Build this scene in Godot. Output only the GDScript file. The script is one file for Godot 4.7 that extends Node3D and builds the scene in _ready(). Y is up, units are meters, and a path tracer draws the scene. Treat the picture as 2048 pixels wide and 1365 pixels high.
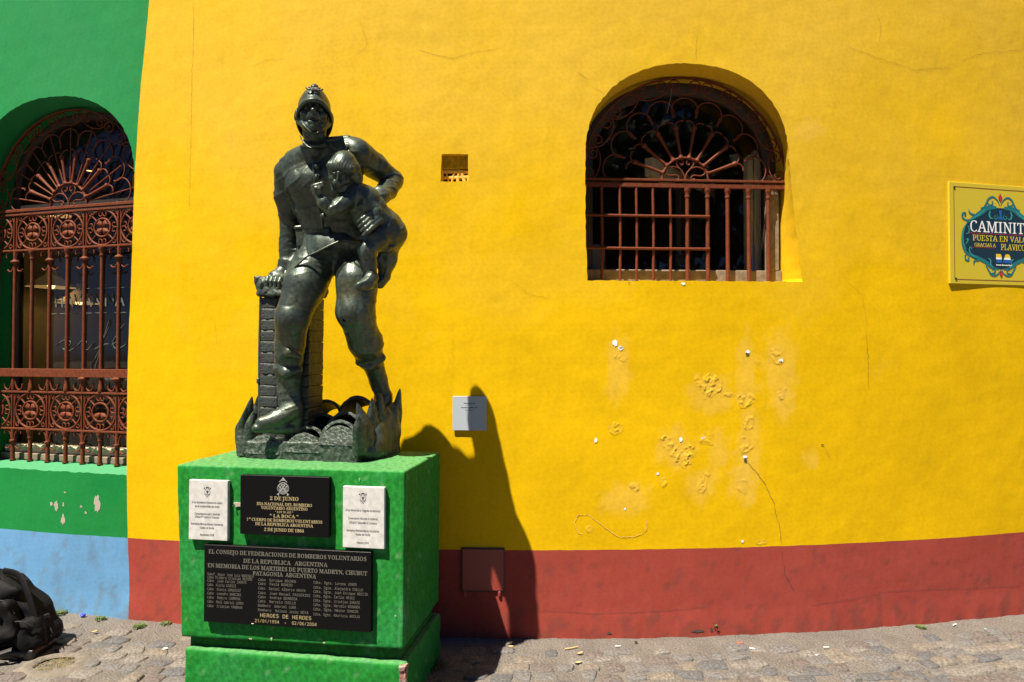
extends Node3D

# ---------------------------------------------------------------- the place, in metres
# The wall is one gently curved (convex) plastered front: a vertical cylinder of radius 12 m.
const WALL_R := 12.0
const WALL_X := 0.25
const WALL_Z := -15.96
const SHOT := true

var rng := RandomNumberGenerator.new()
var n_big := FastNoiseLite.new()
var n_mid := FastNoiseLite.new()
var n_fine := FastNoiseLite.new()
var n_tone := FastNoiseLite.new()
var n_fold := FastNoiseLite.new()
var taken := {}
var M := {}
var lumps := []


func _ready() -> void:
	rng.seed = 77
	# ---- camera
	var cam := Camera3D.new()
	cam.name = "camera"
	cam.position = Vector3(0, 1.635, 0)
	cam.rotation = Vector3(atan(25.5 / 1365.0), 0, 0)
	cam.fov = rad_to_deg(2.0 * atan(682.5 / 1365.0))
	cam.near = 0.05
	cam.far = 400.0
	add_child(cam)
	# ---- sky
	var sky_mat := ProceduralSkyMaterial.new()
	sky_mat.sky_top_color = Color(0.2, 0.34, 0.6)
	sky_mat.sky_horizon_color = Color(0.55, 0.68, 0.85)
	sky_mat.sky_curve = 0.12
	sky_mat.ground_bottom_color = Color(0.25, 0.23, 0.21)
	sky_mat.ground_horizon_color = Color(0.45, 0.46, 0.48)
	var sky := Sky.new()
	sky.sky_material = sky_mat
	var env := Environment.new()
	env.background_mode = Environment.BG_SKY
	env.sky = sky
	env.background_energy_multiplier = 0.36
	env.tonemap_mode = Environment.TONE_MAPPER_LINEAR
	env.tonemap_exposure = 2.45
	env.sdfgi_enabled = true
	env.ssao_enabled = true
	env.ssil_enabled = true
	var we := WorldEnvironment.new()
	we.name = "world_environment"
	we.environment = env
	add_child(we)
	# ---- sun
	var sun := DirectionalLight3D.new()
	sun.name = "sun"
	sun.light_energy = 1.6
	sun.light_color = Color(1.0, 0.955, 0.88)
	sun.light_angular_distance = 0.5
	sun.shadow_enabled = true
	add_child(sun)
	sun.look_at_from_position(Vector3(-10.0, 27.5, 10.0), Vector3.ZERO, Vector3.UP)

	setup_noise()
	setup_materials()
	build_ground()
	build_facade()
	build_rooms()
	build_across_street()
	build_grilles()
	build_pedestal()
	build_plaques()
	build_statue()
	build_signs()
	build_backpack()
	build_small_things()


func setup_noise() -> void:
	for a in [[n_big, 5, 0.9, 2], [n_mid, 8, 7.0, 3], [n_fine, 13, 30.0, 2], [n_tone, 21, 1.3, 4], [n_fold, 33, 6.5, 1]]:
		a[0].seed = a[1]
		a[0].frequency = a[2]
		a[0].fractal_octaves = a[3]
		a[0].noise_type = FastNoiseLite.TYPE_SIMPLEX_SMOOTH


# ---------------------------------------------------------------- helpers
func lin(r: float, g: float, b: float) -> Color:
	return Color(r, g, b).linear_to_srgb()


func numbered(called: String) -> String:
	var k: int = taken.get(called, 0)
	taken[called] = k + 1
	return called if k == 0 else "%s_%03d" % [called, k]


func tag(o: Node, label: String, category: String, group := "", kind := "") -> Node:
	if label: o.set_meta("label", label)
	if category: o.set_meta("category", category)
	if group: o.set_meta("group", group)
	if kind: o.set_meta("kind", kind)
	return o


func thing(called: String, label: String, category: String, at := Vector3.ZERO, turn := 0.0, group := "") -> Node3D:
	var o := Node3D.new()
	o.name = numbered(called)
	add_child(o)
	o.position = at
	o.rotation.y = turn
	tag(o, label, category, group)
	return o


func put(called: String, mesh: Mesh, mat: Material, parent: Node = null, label := "") -> MeshInstance3D:
	var o := MeshInstance3D.new()
	o.mesh = mesh
	o.material_override = mat
	if parent == null:
		o.name = numbered(called)
		add_child(o, true)
	else:
		var k := 0
		var nm := called
		while parent.has_node(NodePath(nm)):
			k += 1
			nm = "%s_%03d" % [called, k]
		o.name = nm
		parent.add_child(o, true)
	if label: o.set_meta("label", label)
	return o


func fast_put(called: String, k: int, mesh: Mesh, mat: Material, parent: Node) -> MeshInstance3D:
	var o := MeshInstance3D.new()
	o.mesh = mesh
	o.material_override = mat
	o.name = called if k == 0 else "%s_%03d" % [called, k]
	parent.add_child(o, true)
	return o


func smooth_st() -> SurfaceTool:
	var st := SurfaceTool.new()
	st.begin(Mesh.PRIMITIVE_TRIANGLES)
	return st


func tri(st: SurfaceTool, a: Vector3, b: Vector3, c: Vector3) -> void:
	st.add_vertex(a); st.add_vertex(b); st.add_vertex(c)


func quad(st: SurfaceTool, a: Vector3, b: Vector3, c: Vector3, d: Vector3) -> void:   # a b c d clockwise seen from the front
	tri(st, a, b, c); tri(st, a, c, d)


func done(st: SurfaceTool) -> ArrayMesh:
	st.generate_normals()
	return st.commit()


# arrays -> mesh with normals
func mesh_of(v: PackedVector3Array, n: PackedVector3Array, idx: PackedInt32Array, uv = null, col = null) -> ArrayMesh:
	var arr := []
	arr.resize(Mesh.ARRAY_MAX)
	arr[Mesh.ARRAY_VERTEX] = v
	arr[Mesh.ARRAY_NORMAL] = n
	arr[Mesh.ARRAY_INDEX] = idx
	if uv != null: arr[Mesh.ARRAY_TEX_UV] = uv
	if col != null: arr[Mesh.ARRAY_COLOR] = col
	var m := ArrayMesh.new()
	m.add_surface_from_arrays(Mesh.PRIMITIVE_TRIANGLES, arr)
	return m


# a box with chamfered edges, appended to st; frame x turns it
func add_box(st: SurfaceTool, size: Vector3, t := Transform3D(), ch := 0.004) -> void:
	st.set_smooth_group(-1)
	var h := size / 2.0
	ch = minf(ch, minf(h.x, minf(h.y, h.z)) * 0.9)
	var c := func(sx: float, sy: float, sz: float, k: int) -> Vector3:
		var q := Vector3(sx * (h.x - (0.0 if k == 0 else ch)), sy * (h.y - (0.0 if k == 1 else ch)), sz * (h.z - (0.0 if k == 2 else ch)))
		return t * q
	for s in [-1.0, 1.0]:
		var f := [[c.call(s, -1, -1, 0), c.call(s, 1, -1, 0), c.call(s, 1, 1, 0), c.call(s, -1, 1, 0)],
			[c.call(-1, s, -1, 1), c.call(-1, s, 1, 1), c.call(1, s, 1, 1), c.call(1, s, -1, 1)],
			[c.call(-1, -1, s, 2), c.call(1, -1, s, 2), c.call(1, 1, s, 2), c.call(-1, 1, s, 2)]]
		for q in f:
			if s > 0: quad(st, q[3], q[2], q[1], q[0])
			else: quad(st, q[0], q[1], q[2], q[3])
	var both := func(a: Vector3, b: Vector3, d: Vector3, e: Vector3, outward: Vector3) -> void:
		if (b - a).cross(d - a).dot(t.basis * outward) < 0: quad(st, a, b, d, e)
		else: quad(st, e, d, b, a)
	for s in [-1.0, 1.0]:
		for u in [-1.0, 1.0]:
			both.call(c.call(s, u, -1, 0), c.call(s, u, 1, 0), c.call(s, u, 1, 1), c.call(s, u, -1, 1), Vector3(s, u, 0))
			both.call(c.call(s, -1, u, 0), c.call(s, 1, u, 0), c.call(s, 1, u, 2), c.call(s, -1, u, 2), Vector3(s, 0, u))
			both.call(c.call(-1, s, u, 1), c.call(1, s, u, 1), c.call(1, s, u, 2), c.call(-1, s, u, 2), Vector3(0, s, u))
			for w in [-1.0, 1.0]:
				var p: Vector3 = c.call(s, u, w, 0)
				var q2: Vector3 = c.call(s, u, w, 1)
				var r: Vector3 = c.call(s, u, w, 2)
				if (q2 - p).cross(r - p).dot(t.basis * Vector3(s, u, w)) < 0: tri(st, p, q2, r)
				else: tri(st, r, q2, p)


func box_mesh(size: Vector3, ch := 0.004, t := Transform3D()) -> ArrayMesh:
	var st := smooth_st()
	add_box(st, size, t, ch)
	return done(st)


# a tube along points with a radius per point (or one)
func tube_mesh(pts: PackedVector3Array, radii, sides := 8, closed := false, flat := 1.0, flat_dir := Vector3.ZERO) -> ArrayMesh:
	var v := PackedVector3Array(); var nn := PackedVector3Array(); var idx := PackedInt32Array(); var uv := PackedVector2Array()
	append_tube(v, nn, idx, pts, radii, sides, closed, flat, flat_dir, uv)
	return mesh_of(v, nn, idx, uv)


func append_tube(v: PackedVector3Array, nn: PackedVector3Array, idx: PackedInt32Array, pts: PackedVector3Array, radii, sides := 8, closed := false, flat := 1.0, flat_dir := Vector3.ZERO, uv = null) -> void:
	var n := pts.size()
	var base := v.size()
	var side := Vector3.ZERO
	var run := 0.0
	for i in n:
		var a := pts[(i - 1 + n) % n] if closed else pts[maxi(i - 1, 0)]
		var b := pts[(i + 1) % n] if closed else pts[mini(i + 1, n - 1)]
		var d := (b - a).normalized()
		if i > 0: run += pts[i].distance_to(pts[i - 1])
		if flat_dir != Vector3.ZERO: side = flat_dir - d * d.dot(flat_dir)
		elif side == Vector3.ZERO: side = d.cross(Vector3(0.31, 0.87, 0.38))
		else: side = side - d * d.dot(side)
		side = side.normalized()
		var up := d.cross(side)
		var r: float = radii if radii is float else radii[i]
		for k in sides + 1:
			var g := TAU * k / sides
			var o := side * cos(g) * r * flat + up * sin(g) * r
			v.append(pts[i] + o)
			nn.append((side * cos(g) / flat + up * sin(g)).normalized())
			if uv != null: uv.append(Vector2(run, float(k) / sides))
	var rings := n if closed else n - 1
	for i in rings:
		for k in sides:
			var p := base + i * (sides + 1) + k
			var q := base + ((i + 1) % n) * (sides + 1) + k
			idx.append_array(PackedInt32Array([p, q, q + 1, p, q + 1, p + 1]))
	if not closed:
		for e in [0, n - 1]:
			var dd := (pts[0] - pts[1]).normalized() if e == 0 else (pts[n - 1] - pts[n - 2]).normalized()
			var c := v.size()
			v.append(pts[e]); nn.append(dd)
			if uv != null: uv.append(Vector2.ZERO)
			for k in sides + 1:
				v.append(v[base + e * (sides + 1) + k]); nn.append(dd)
				if uv != null: uv.append(Vector2.ZERO)
			for k in sides:
				if e == 0: idx.append_array(PackedInt32Array([c, c + 1 + k, c + 2 + k]))
				else: idx.append_array(PackedInt32Array([c, c + 2 + k, c + 1 + k]))


class Bag:   # collects tubes and such into one mesh
	var v := PackedVector3Array()
	var n := PackedVector3Array()
	var i := PackedInt32Array()


func bag_tube(b: Bag, pts: PackedVector3Array, r, sides := 6, closed := false, flat := 1.0, flat_dir := Vector3.ZERO) -> void:
	append_tube(b.v, b.n, b.i, pts, r, sides, closed, flat, flat_dir)


func bag_mesh(b: Bag) -> ArrayMesh:
	return mesh_of(b.v, b.n, b.i)


# lathe round an axis: profile of Vector2(radius, along)
func bag_lathe(b: Bag, at: Vector3, axis: Vector3, prof: Array, sides := 10) -> void:
	axis = axis.normalized()
	var s := axis.cross(Vector3(0.3, 0.2, 0.93)).normalized()
	var u := axis.cross(s)
	var base := b.v.size()
	for j in prof.size():
		var p: Vector2 = prof[j]
		var pa: Vector2 = prof[maxi(j - 1, 0)]
		var pb: Vector2 = prof[mini(j + 1, prof.size() - 1)]
		var sl := (pb - pa).normalized()
		for k in sides + 1:
			var g := TAU * k / sides
			var o := s * cos(g) + u * sin(g)
			b.v.append(at + o * p.x + axis * p.y)
			b.n.append((o * sl.y - axis * sl.x).normalized())
	for j in prof.size() - 1:
		for k in sides:
			var p := base + j * (sides + 1) + k
			var q := p + sides + 1
			b.i.append_array(PackedInt32Array([p, q, q + 1, p, q + 1, p + 1]))


func curve_pts(ctrl: Array, per := 6) -> PackedVector3Array:   # Catmull-Rom
	var out := PackedVector3Array()
	var n := ctrl.size()
	for i in n - 1:
		var p0: Vector3 = ctrl[maxi(i - 1, 0)]
		var p1: Vector3 = ctrl[i]
		var p2: Vector3 = ctrl[i + 1]
		var p3: Vector3 = ctrl[mini(i + 2, n - 1)]
		for k in per:
			out.append(p1.cubic_interpolate(p2, p0, p3, float(k) / per))
	out.append(ctrl[n - 1])
	return out


# ---------------------------------------------------------------- materials
func noise_tex(freq: float, oct: int, seed_: int, size := 512, low := 0.0, high := 1.0, type := FastNoiseLite.TYPE_SIMPLEX_SMOOTH) -> NoiseTexture2D:
	var n := FastNoiseLite.new()
	n.seed = seed_
	n.frequency = freq
	n.fractal_octaves = oct
	n.noise_type = type
	var t := NoiseTexture2D.new()
	t.width = size
	t.height = size
	t.seamless = true
	t.noise = n
	var g := Gradient.new()
	g.set_color(0, Color(low, low, low))
	g.set_color(1, Color(high, high, high))
	t.color_ramp = g
	return t


func mat(name_: String, c: Color, rough := 0.7, metal := 0.0) -> StandardMaterial3D:
	var m := StandardMaterial3D.new()
	m.resource_name = name_
	m.albedo_color = c
	m.roughness = rough
	m.metallic = metal
	M[name_] = m
	return m


func relief(m: StandardMaterial3D, t: Texture2D, cm: float, scale_: float, tri_ := true) -> void:
	m.heightmap_enabled = true
	m.heightmap_texture = t
	m.heightmap_scale = cm
	if tri_:
		m.uv1_triplanar = true
	m.uv1_scale = Vector3.ONE * scale_


func setup_materials() -> void:
	var grain := noise_tex(0.035, 4, 3, 1024)
	var fine := noise_tex(0.09, 3, 9, 512)
	var tone := noise_tex(0.012, 5, 17, 512, 0.72, 1.0)
	var tone_soft := noise_tex(0.012, 5, 18, 512, 0.94, 1.0)
	# painted plaster: vertex colours give the paint, the texture the small unevenness of tone
	var m := mat("plaster", Color.WHITE, 0.62)
	m.vertex_color_use_as_albedo = true
	m.albedo_texture = tone_soft
	relief(m, grain, 0.085, 5.2, false)
	m.metallic_specular = 0.12
	m = mat("bare_plaster", lin(0.4, 0.36, 0.29), 0.9)
	relief(m, fine, 0.3, 6.0)
	m = mat("white_plaster", lin(0.8, 0.79, 0.76), 0.9)
	m = mat("dark_hole", lin(0.05, 0.045, 0.04), 0.95)
	m = mat("crack", lin(0.25, 0.13, 0.015), 0.95)
	m = mat("crack_green", lin(0.02, 0.1, 0.03), 0.95)
	m = mat("pale_crack", lin(0.75, 0.5, 0.12), 0.9)
	m = mat("repaint", lin(0.74, 0.44, 0.075), 0.8)
	relief(m, grain, 0.5, 3.0)
	m = mat("iron", lin(0.19, 0.048, 0.019), 0.6)
	m.metallic_specular = 0.3
	m.albedo_texture = tone
	relief(m, fine, 0.08, 5.0)
	m = mat("old_wood", lin(0.27, 0.21, 0.15), 0.8)
	m.albedo_texture = tone
	relief(m, noise_tex(0.05, 4, 31, 256), 0.2, 2.0)
	m = mat("dark_wood", lin(0.028, 0.018, 0.012), 0.6)
	m = mat("room_wall", lin(0.16, 0.125, 0.06), 0.9)
	m = mat("cream_paint", lin(0.55, 0.5, 0.34), 0.7)
	m = mat("dark_cloth", lin(0.02, 0.02, 0.022), 0.9)
	m = mat("lamp_shade", lin(0.22, 0.2, 0.14), 0.8)
	m = mat("lamp_glow", Color(1.0, 0.85, 0.55))
	m.emission_enabled = true
	m.emission = Color(1.0, 0.8, 0.5)
	m.emission_energy_multiplier = 1.6
	m = mat("glass", Color(0.05, 0.06, 0.06, 0.08), 0.02)
	m.transparency = BaseMaterial3D.TRANSPARENCY_ALPHA
	m.metallic_specular = 0.5
	m = mat("white_print", lin(0.09, 0.1, 0.1), 0.8)
	# bronze with a dark green-grey patina
	m = mat("bronze", lin(0.118, 0.15, 0.12), 0.47, 0.5)
	m.albedo_texture = noise_tex(0.02, 5, 41, 512, 0.62, 1.0)
	m.vertex_color_use_as_albedo = true
	m.roughness_texture = noise_tex(0.03, 4, 43, 512, 0.72, 1.0)
	relief(m, noise_tex(0.05, 4, 44, 512), 0.06, 4.0)
	m = mat("bronze_rough", lin(0.125, 0.165, 0.132), 0.5, 0.42)
	m.albedo_texture = noise_tex(0.02, 5, 46, 512, 0.4, 1.0)
	relief(m, noise_tex(0.03, 5, 45, 512), 0.32, 3.0)
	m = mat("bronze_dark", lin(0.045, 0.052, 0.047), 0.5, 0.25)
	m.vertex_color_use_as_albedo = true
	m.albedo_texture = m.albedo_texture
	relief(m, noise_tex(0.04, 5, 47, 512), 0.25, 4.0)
	# pedestal
	m = mat("pedestal_paint", Color.WHITE, 0.55)
	m.vertex_color_use_as_albedo = true
	m.albedo_texture = tone
	relief(m, grain, 0.04, 4.5)
	m.metallic_specular = 0.15
	m = mat("marble", lin(0.6, 0.6, 0.59), 0.35)
	m.albedo_texture = noise_tex(0.014, 5, 51, 512, 0.86, 1.0)
	m.uv1_triplanar = true
	m.uv1_scale = Vector3.ONE * 3.0
	m = mat("granite", lin(0.006, 0.006, 0.007), 0.4)
	m.metallic_specular = 0.25
	m.albedo_texture = noise_tex(0.2, 2, 53, 256, 0.6, 1.0)
	m.uv1_triplanar = true
	m.uv1_scale = Vector3.ONE * 5.0
	m = mat("ink", lin(0.02, 0.02, 0.022), 0.8)
	m = mat("gold_letter", lin(0.33, 0.27, 0.14), 0.7)
	m = mat("silver_letter", lin(0.24, 0.25, 0.25), 0.7)
	m = mat("dull_letter", lin(0.115, 0.11, 0.09), 0.7)
	# ground
	m = mat("dirt", Color.WHITE, 0.95)
	m.vertex_color_use_as_albedo = true
	m.albedo_texture = noise_tex(0.06, 5, 61, 512, 0.6, 1.0)
	relief(m, noise_tex(0.05, 5, 62, 512), 0.8, 2.2)
	for k in 5:
		var tones: Array = [[0.2, 0.188, 0.18], [0.25, 0.225, 0.2], [0.15, 0.147, 0.152], [0.255, 0.22, 0.18], [0.18, 0.15, 0.135]]
		m = mat("cobble_%d" % k, lin(tones[k][0], tones[k][1], tones[k][2]), 0.85)
		m.albedo_texture = noise_tex(0.05, 5, 71 + k, 256, 0.55, 1.0)
		relief(m, noise_tex(0.06, 4, 81 + k, 256), 0.6, 3.5)
	m = mat("concrete", lin(0.22, 0.19, 0.155), 0.95)
	m.albedo_texture = tone
	relief(m, fine, 0.5, 3.0)
	m = mat("dry_grass", lin(0.2, 0.16, 0.05), 0.9)
	m.cull_mode = BaseMaterial3D.CULL_DISABLED
	m = mat("weed", lin(0.075, 0.115, 0.025), 0.8)
	m.cull_mode = BaseMaterial3D.CULL_DISABLED
	m = mat("paper", lin(0.75, 0.72, 0.66), 0.9)
	m = mat("tan_paper", lin(0.5, 0.33, 0.16), 0.9)
	m = mat("blue_plastic", lin(0.02, 0.05, 0.5), 0.4)
	m = mat("cyan_plastic", lin(0.25, 0.5, 0.55), 0.5)
	m = mat("brick_scrap", lin(0.3, 0.1, 0.07), 0.9)
	m = mat("bag_cloth", lin(0.0045, 0.0042, 0.005), 0.7)
	m.metallic_specular = 0.3
	relief(m, noise_tex(0.2, 2, 91, 256), 0.1, 8.0)
	m = mat("bag_mesh_cloth", lin(0.013, 0.0125, 0.016), 0.65)
	relief(m, noise_tex(0.2, 2, 92, 256), 0.1, 8.0)
	m = mat("bag_piping", lin(0.16, 0.165, 0.18), 0.5)
	m = mat("buckle", lin(0.01, 0.01, 0.01), 0.35)
	# signs
	m = mat("sign_yellow", lin(0.52, 0.41, 0.016), 0.5)
	m = mat("sign_line", lin(0.2, 0.05, 0.01), 0.5)
	m = mat("sign_navy", lin(0.004, 0.022, 0.035), 0.4)
	m = mat("sign_teal", lin(0.01, 0.14, 0.15), 0.4)
	m = mat("sign_light_teal", lin(0.03, 0.25, 0.24), 0.4)
	m = mat("sign_blue", lin(0.01, 0.09, 0.3), 0.4)
	m = mat("sign_white", lin(0.78, 0.8, 0.8), 0.5)
	m = mat("sign_text", lin(0.65, 0.5, 0.03), 0.5)
	m = mat("sign_red", lin(0.38, 0.02, 0.012), 0.5)
	m = mat("info_white", lin(0.37, 0.42, 0.47), 0.6)
	m = mat("hatch_red", lin(0.25, 0.04, 0.027), 0.45)
	relief(m, fine, 0.05, 3.0)
	m = mat("bark", lin(0.1, 0.075, 0.055), 0.95)
	m = mat("leaf", lin(0.03, 0.055, 0.014), 0.7)
	m.cull_mode = BaseMaterial3D.CULL_DISABLED
	m.backlight = Color(0.1, 0.14, 0.03)


# ---------------------------------------------------------------- the curved wall
func wp(s: float, y: float, out := 0.0) -> Vector3:   # s metres along the wall, out metres in front of it
	var a := s / WALL_R
	return Vector3(WALL_X + (WALL_R + out) * sin(a), y, WALL_Z + (WALL_R + out) * cos(a))


func wn(s: float) -> Vector3:
	return Vector3(sin(s / WALL_R), 0, cos(s / WALL_R))


func wall_frame(s: float, y: float, out := 0.0) -> Transform3D:   # x along the wall, y up, z out of it
	var n := wn(s)
	return Transform3D(Basis(Vector3(n.z, 0, -n.x), Vector3.UP, n), wp(s, y, out))


func disp(s: float, y: float) -> float:
	var d := n_big.get_noise_2d(s, y) * 0.0034 + n_mid.get_noise_2d(s * 0.8, y) * 0.0009 + n_fine.get_noise_2d(s * 0.8, y) * 0.0002
	if y < 0.16: d += 0.006 * (0.16 - y) / 0.16 * (1.0 + n_mid.get_noise_2d(s * 0.6, 3.0))
	return d


var pale_spots := []


func paint_tone(kind: int, s: float, y: float) -> Color:
	var base: Array = [[0.69, 0.43, 0.007], [0.32, 0.062, 0.047], [0.0165, 0.215, 0.052], [0.135, 0.31, 0.54]][kind]
	var t := 1.0 + 0.07 * n_tone.get_noise_2d(s, y) + 0.05 * n_mid.get_noise_2d(s * 0.3 + 9.0, y * 0.3)
	var c := Color(base[0] * t, base[1] * t, base[2] * t)
	# yellow and green turn pale higher up, in broad uneven bands
	var paler := clampf((y - 2.0) * 0.55 + 0.55 * n_tone.get_noise_2d(s * 0.6 + 4.0, y * 0.6), 0.0, 1.0)
	if kind == 0: c = c.lerp(Color(0.66, 0.43, 0.05), paler * 0.75)
	if kind == 2: c = c.lerp(Color(0.034, 0.24, 0.085), paler * 0.9)
	# lap marks of the roller and the brush, and pale runs below the broken places
	var lap := 0.035 * n_tone.get_noise_2d(s * 7.0, y * 0.7) + 0.025 * n_tone.get_noise_2d(s * 0.8 + 20.0, y * 6.0)
	c = Color(c.r * (1.0 + lap), c.g * (1.0 + lap), c.b * (1.0 + lap))
	if kind == 0:
		for h in pale_spots:
			var dx: float = (s - h[0]) / h[2]
			var dy: float = (y - h[1]) / h[3]
			var d2 := dx * dx + dy * dy
			if d2 < 2.2: c = c.lerp(Color(0.71, 0.46, 0.085), 0.4 * smoothstep(0.1, 0.55, exp(-d2) + 0.45 * n_mid.get_noise_2d(s * 2.0, y * 1.2)))
	if kind == 1 or kind == 3:   # splashed dirt at the foot, in spots and streaks
		var sp := n_mid.get_noise_2d(s * 1.1, y * 0.8) + 0.5 * n_fine.get_noise_2d(s, y * 0.6) + 0.55 * exp(-y * 9.0)
		c = c.lerp(Color(0.14, 0.055, 0.045) if kind == 1 else Color(0.15, 0.19, 0.22), smoothstep(0.3, 0.75, sp) * 0.45)
	# scuffs: irregular smears with an outline of their own
	var g := n_tone.get_noise_2d(s * 3.1 + 40.0, y * 1.7 - 11.0)
	if kind == 3:
		var w := smoothstep(0.12, 0.5, g + 0.15 * n_mid.get_noise_2d(s, y))
		c = c.lerp(Color(0.12, 0.2, 0.3), w * 0.55)
	else:
		c = c.lerp(Color(c.r * 0.62, c.g * 0.62, c.b * 0.8), smoothstep(0.4, 0.68, g) * 0.22)
	return c


func resample(p: PackedVector2Array, step: float, jitter: float) -> PackedVector2Array:
	var out := PackedVector2Array()
	for i in p.size():
		var a := p[i]
		var b := p[(i + 1) % p.size()]
		var k := maxi(1, int(ceil(a.distance_to(b) / step)))
		for j in k:
			var q := a.lerp(b, float(j) / k)
			if jitter > 0.0:
				q += Vector2(n_fine.get_noise_2d(q.x, q.y) + n_mid.get_noise_2d(q.x * 2.0, q.y * 2.0), n_fine.get_noise_2d(q.x + 50.0, q.y) + n_mid.get_noise_2d(q.x * 2.0, q.y * 2.0 + 30.0)) * jitter
			out.append(q)
	return out


func arch(cs: float, hw: float, spring: float, hh: float, sill: float, flare := 0.0) -> PackedVector2Array:
	# bottom left, up, over, down: clockwise seen from outside
	var p := PackedVector2Array()
	p.append(Vector2(cs - hw + flare * 0.15, sill))
	p.append(Vector2(cs - hw, spring * 0.5 + sill * 0.5))
	var n := 40
	for i in n + 1:
		var g := PI - PI * i / n
		var c := cos(g)
		var sn := sin(g)
		var k := pow(pow(absf(c), 2.2) + pow(sn, 2.2), -1.0 / 2.2)
		p.append(Vector2(cs + hw * c * k, spring + hh * sn * k))
	p.append(Vector2(cs + hw + flare * 0.45, spring * 0.5 + sill * 0.5))
	p.append(Vector2(cs + hw + flare, sill))
	return p


func wall_vertex(s: float, y: float, v: PackedVector3Array, n: PackedVector3Array, uv: PackedVector2Array, col: PackedColorArray, kind: int, out := 0.0) -> void:
	var d := disp(s, y)
	var e := 0.006
	var ds := (disp(s + e, y) - d) / e
	var dy := (disp(s, y + e) - d) / e
	var nr := wn(s)
	v.append(wp(s, y, d + out))
	n.append((nr - Vector3(nr.z, 0, -nr.x) * ds - Vector3.UP * dy).normalized())
	uv.append(Vector2(s, y))
	col.append(paint_tone(kind, s, y))


func wall_region(outer: PackedVector2Array, holes: Array, kind: int, cell := 0.028) -> ArrayMesh:
	var lo := outer[0]
	var hi := outer[0]
	for p in outer:
		lo = lo.min(p)
		hi = hi.max(p)
	var nx := int(ceil((hi.x - lo.x) / cell)) + 1
	var ny := int(ceil((hi.y - lo.y) / cell)) + 1
	var state := PackedByteArray()
	state.resize(nx * ny)
	for j in ny:
		for i in nx:
			var q := Vector2(lo.x + i * cell, lo.y + j * cell)
			var ok := Geometry2D.is_point_in_polygon(q, outer)
			if ok:
				for h in holes:
					if Geometry2D.is_point_in_polygon(q, h):
						ok = false
						break
			state[j * nx + i] = 1 if ok else 0
	var v := PackedVector3Array(); var n := PackedVector3Array(); var uv := PackedVector2Array(); var col := PackedColorArray(); var idx := PackedInt32Array()
	var at := PackedInt32Array()
	at.resize(nx * ny)
	at.fill(-1)
	for j in ny:
		for i in nx:
			if state[j * nx + i]:
				at[j * nx + i] = v.size()
				wall_vertex(lo.x + i * cell, lo.y + j * cell, v, n, uv, col, kind)
	for j in range(-1, ny):
		for i in range(-1, nx):
			var c := 0
			for k in 4:
				var ii := i + (k & 1)
				var jj := j + (k >> 1)
				if ii >= 0 and jj >= 0 and ii < nx and jj < ny and state[jj * nx + ii]: c += 1
			if c == 4:
				var a := at[j * nx + i]; var b := at[j * nx + i + 1]; var d := at[(j + 1) * nx + i]; var e := at[(j + 1) * nx + i + 1]
				idx.append_array(PackedInt32Array([a, d, e, a, e, b]))
			elif c > 0:
				var x := lo.x + i * cell
				var y := lo.y + j * cell
				var sq := PackedVector2Array([Vector2(x, y), Vector2(x + cell, y), Vector2(x + cell, y + cell), Vector2(x, y + cell)])
				var parts: Array = Geometry2D.intersect_polygons(sq, outer)
				for h in holes:
					var next := []
					for pt in parts: next.append_array(Geometry2D.clip_polygons(pt, h))
					parts = next
				for pt in parts:
					var tr := Geometry2D.triangulate_polygon(pt)
					var b0 := v.size()
					for q in pt: wall_vertex(q.x, q.y, v, n, uv, col, kind)
					for k in range(0, tr.size(), 3):
						var p0: Vector2 = pt[tr[k]]; var p1: Vector2 = pt[tr[k + 1]]; var p2: Vector2 = pt[tr[k + 2]]
						if (p1 - p0).cross(p2 - p0) > 0: idx.append_array(PackedInt32Array([b0 + tr[k], b0 + tr[k + 2], b0 + tr[k + 1]]))
						else: idx.append_array(PackedInt32Array([b0 + tr[k], b0 + tr[k + 1], b0 + tr[k + 2]]))
	return mesh_of(v, n, idx, uv, col)


func reveal(front: PackedVector2Array, back: PackedVector2Array, depths: Array, kind: int) -> ArrayMesh:
	var st := smooth_st()
	st.set_smooth_group(0)
	var n := front.size()
	var rows := []
	for k in depths.size():
		var row := PackedVector3Array()
		for i in n:
			var t := clampf(float(k) / (depths.size() - 2), 0.0, 1.0)
			var q := front[i].lerp(back[i], t)
			var d: float = disp(q.x, q.y) * (1.0 if k == 0 else 0.0) - depths[k]
			if k > 0: d += 0.0
			var wob := 0.004 * n_mid.get_noise_3d(q.x, q.y, depths[k] * 6.0) if k > 0 else 0.0
			row.append(wp(q.x + wob, q.y + wob, d))
		rows.append(row)
	for k in rows.size() - 1:
		for i in n:
			var j := (i + 1) % n
			for c in [[k, i], [k + 1, j], [k + 1, i], [k, i], [k, j], [k + 1, j]]:
				var q := front[c[1]]
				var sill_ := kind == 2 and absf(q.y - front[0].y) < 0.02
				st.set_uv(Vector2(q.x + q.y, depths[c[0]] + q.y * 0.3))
				st.set_color(paint_tone(kind, q.x + depths[c[0]], q.y).lerp(Color(0.09, 0.3, 0.16), 0.75 if sill_ else 0.0))  # sunlit paleness of the green sill, mixed into its colour
				st.add_vertex(rows[c[0]][c[1]])
	return done(st)


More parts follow.
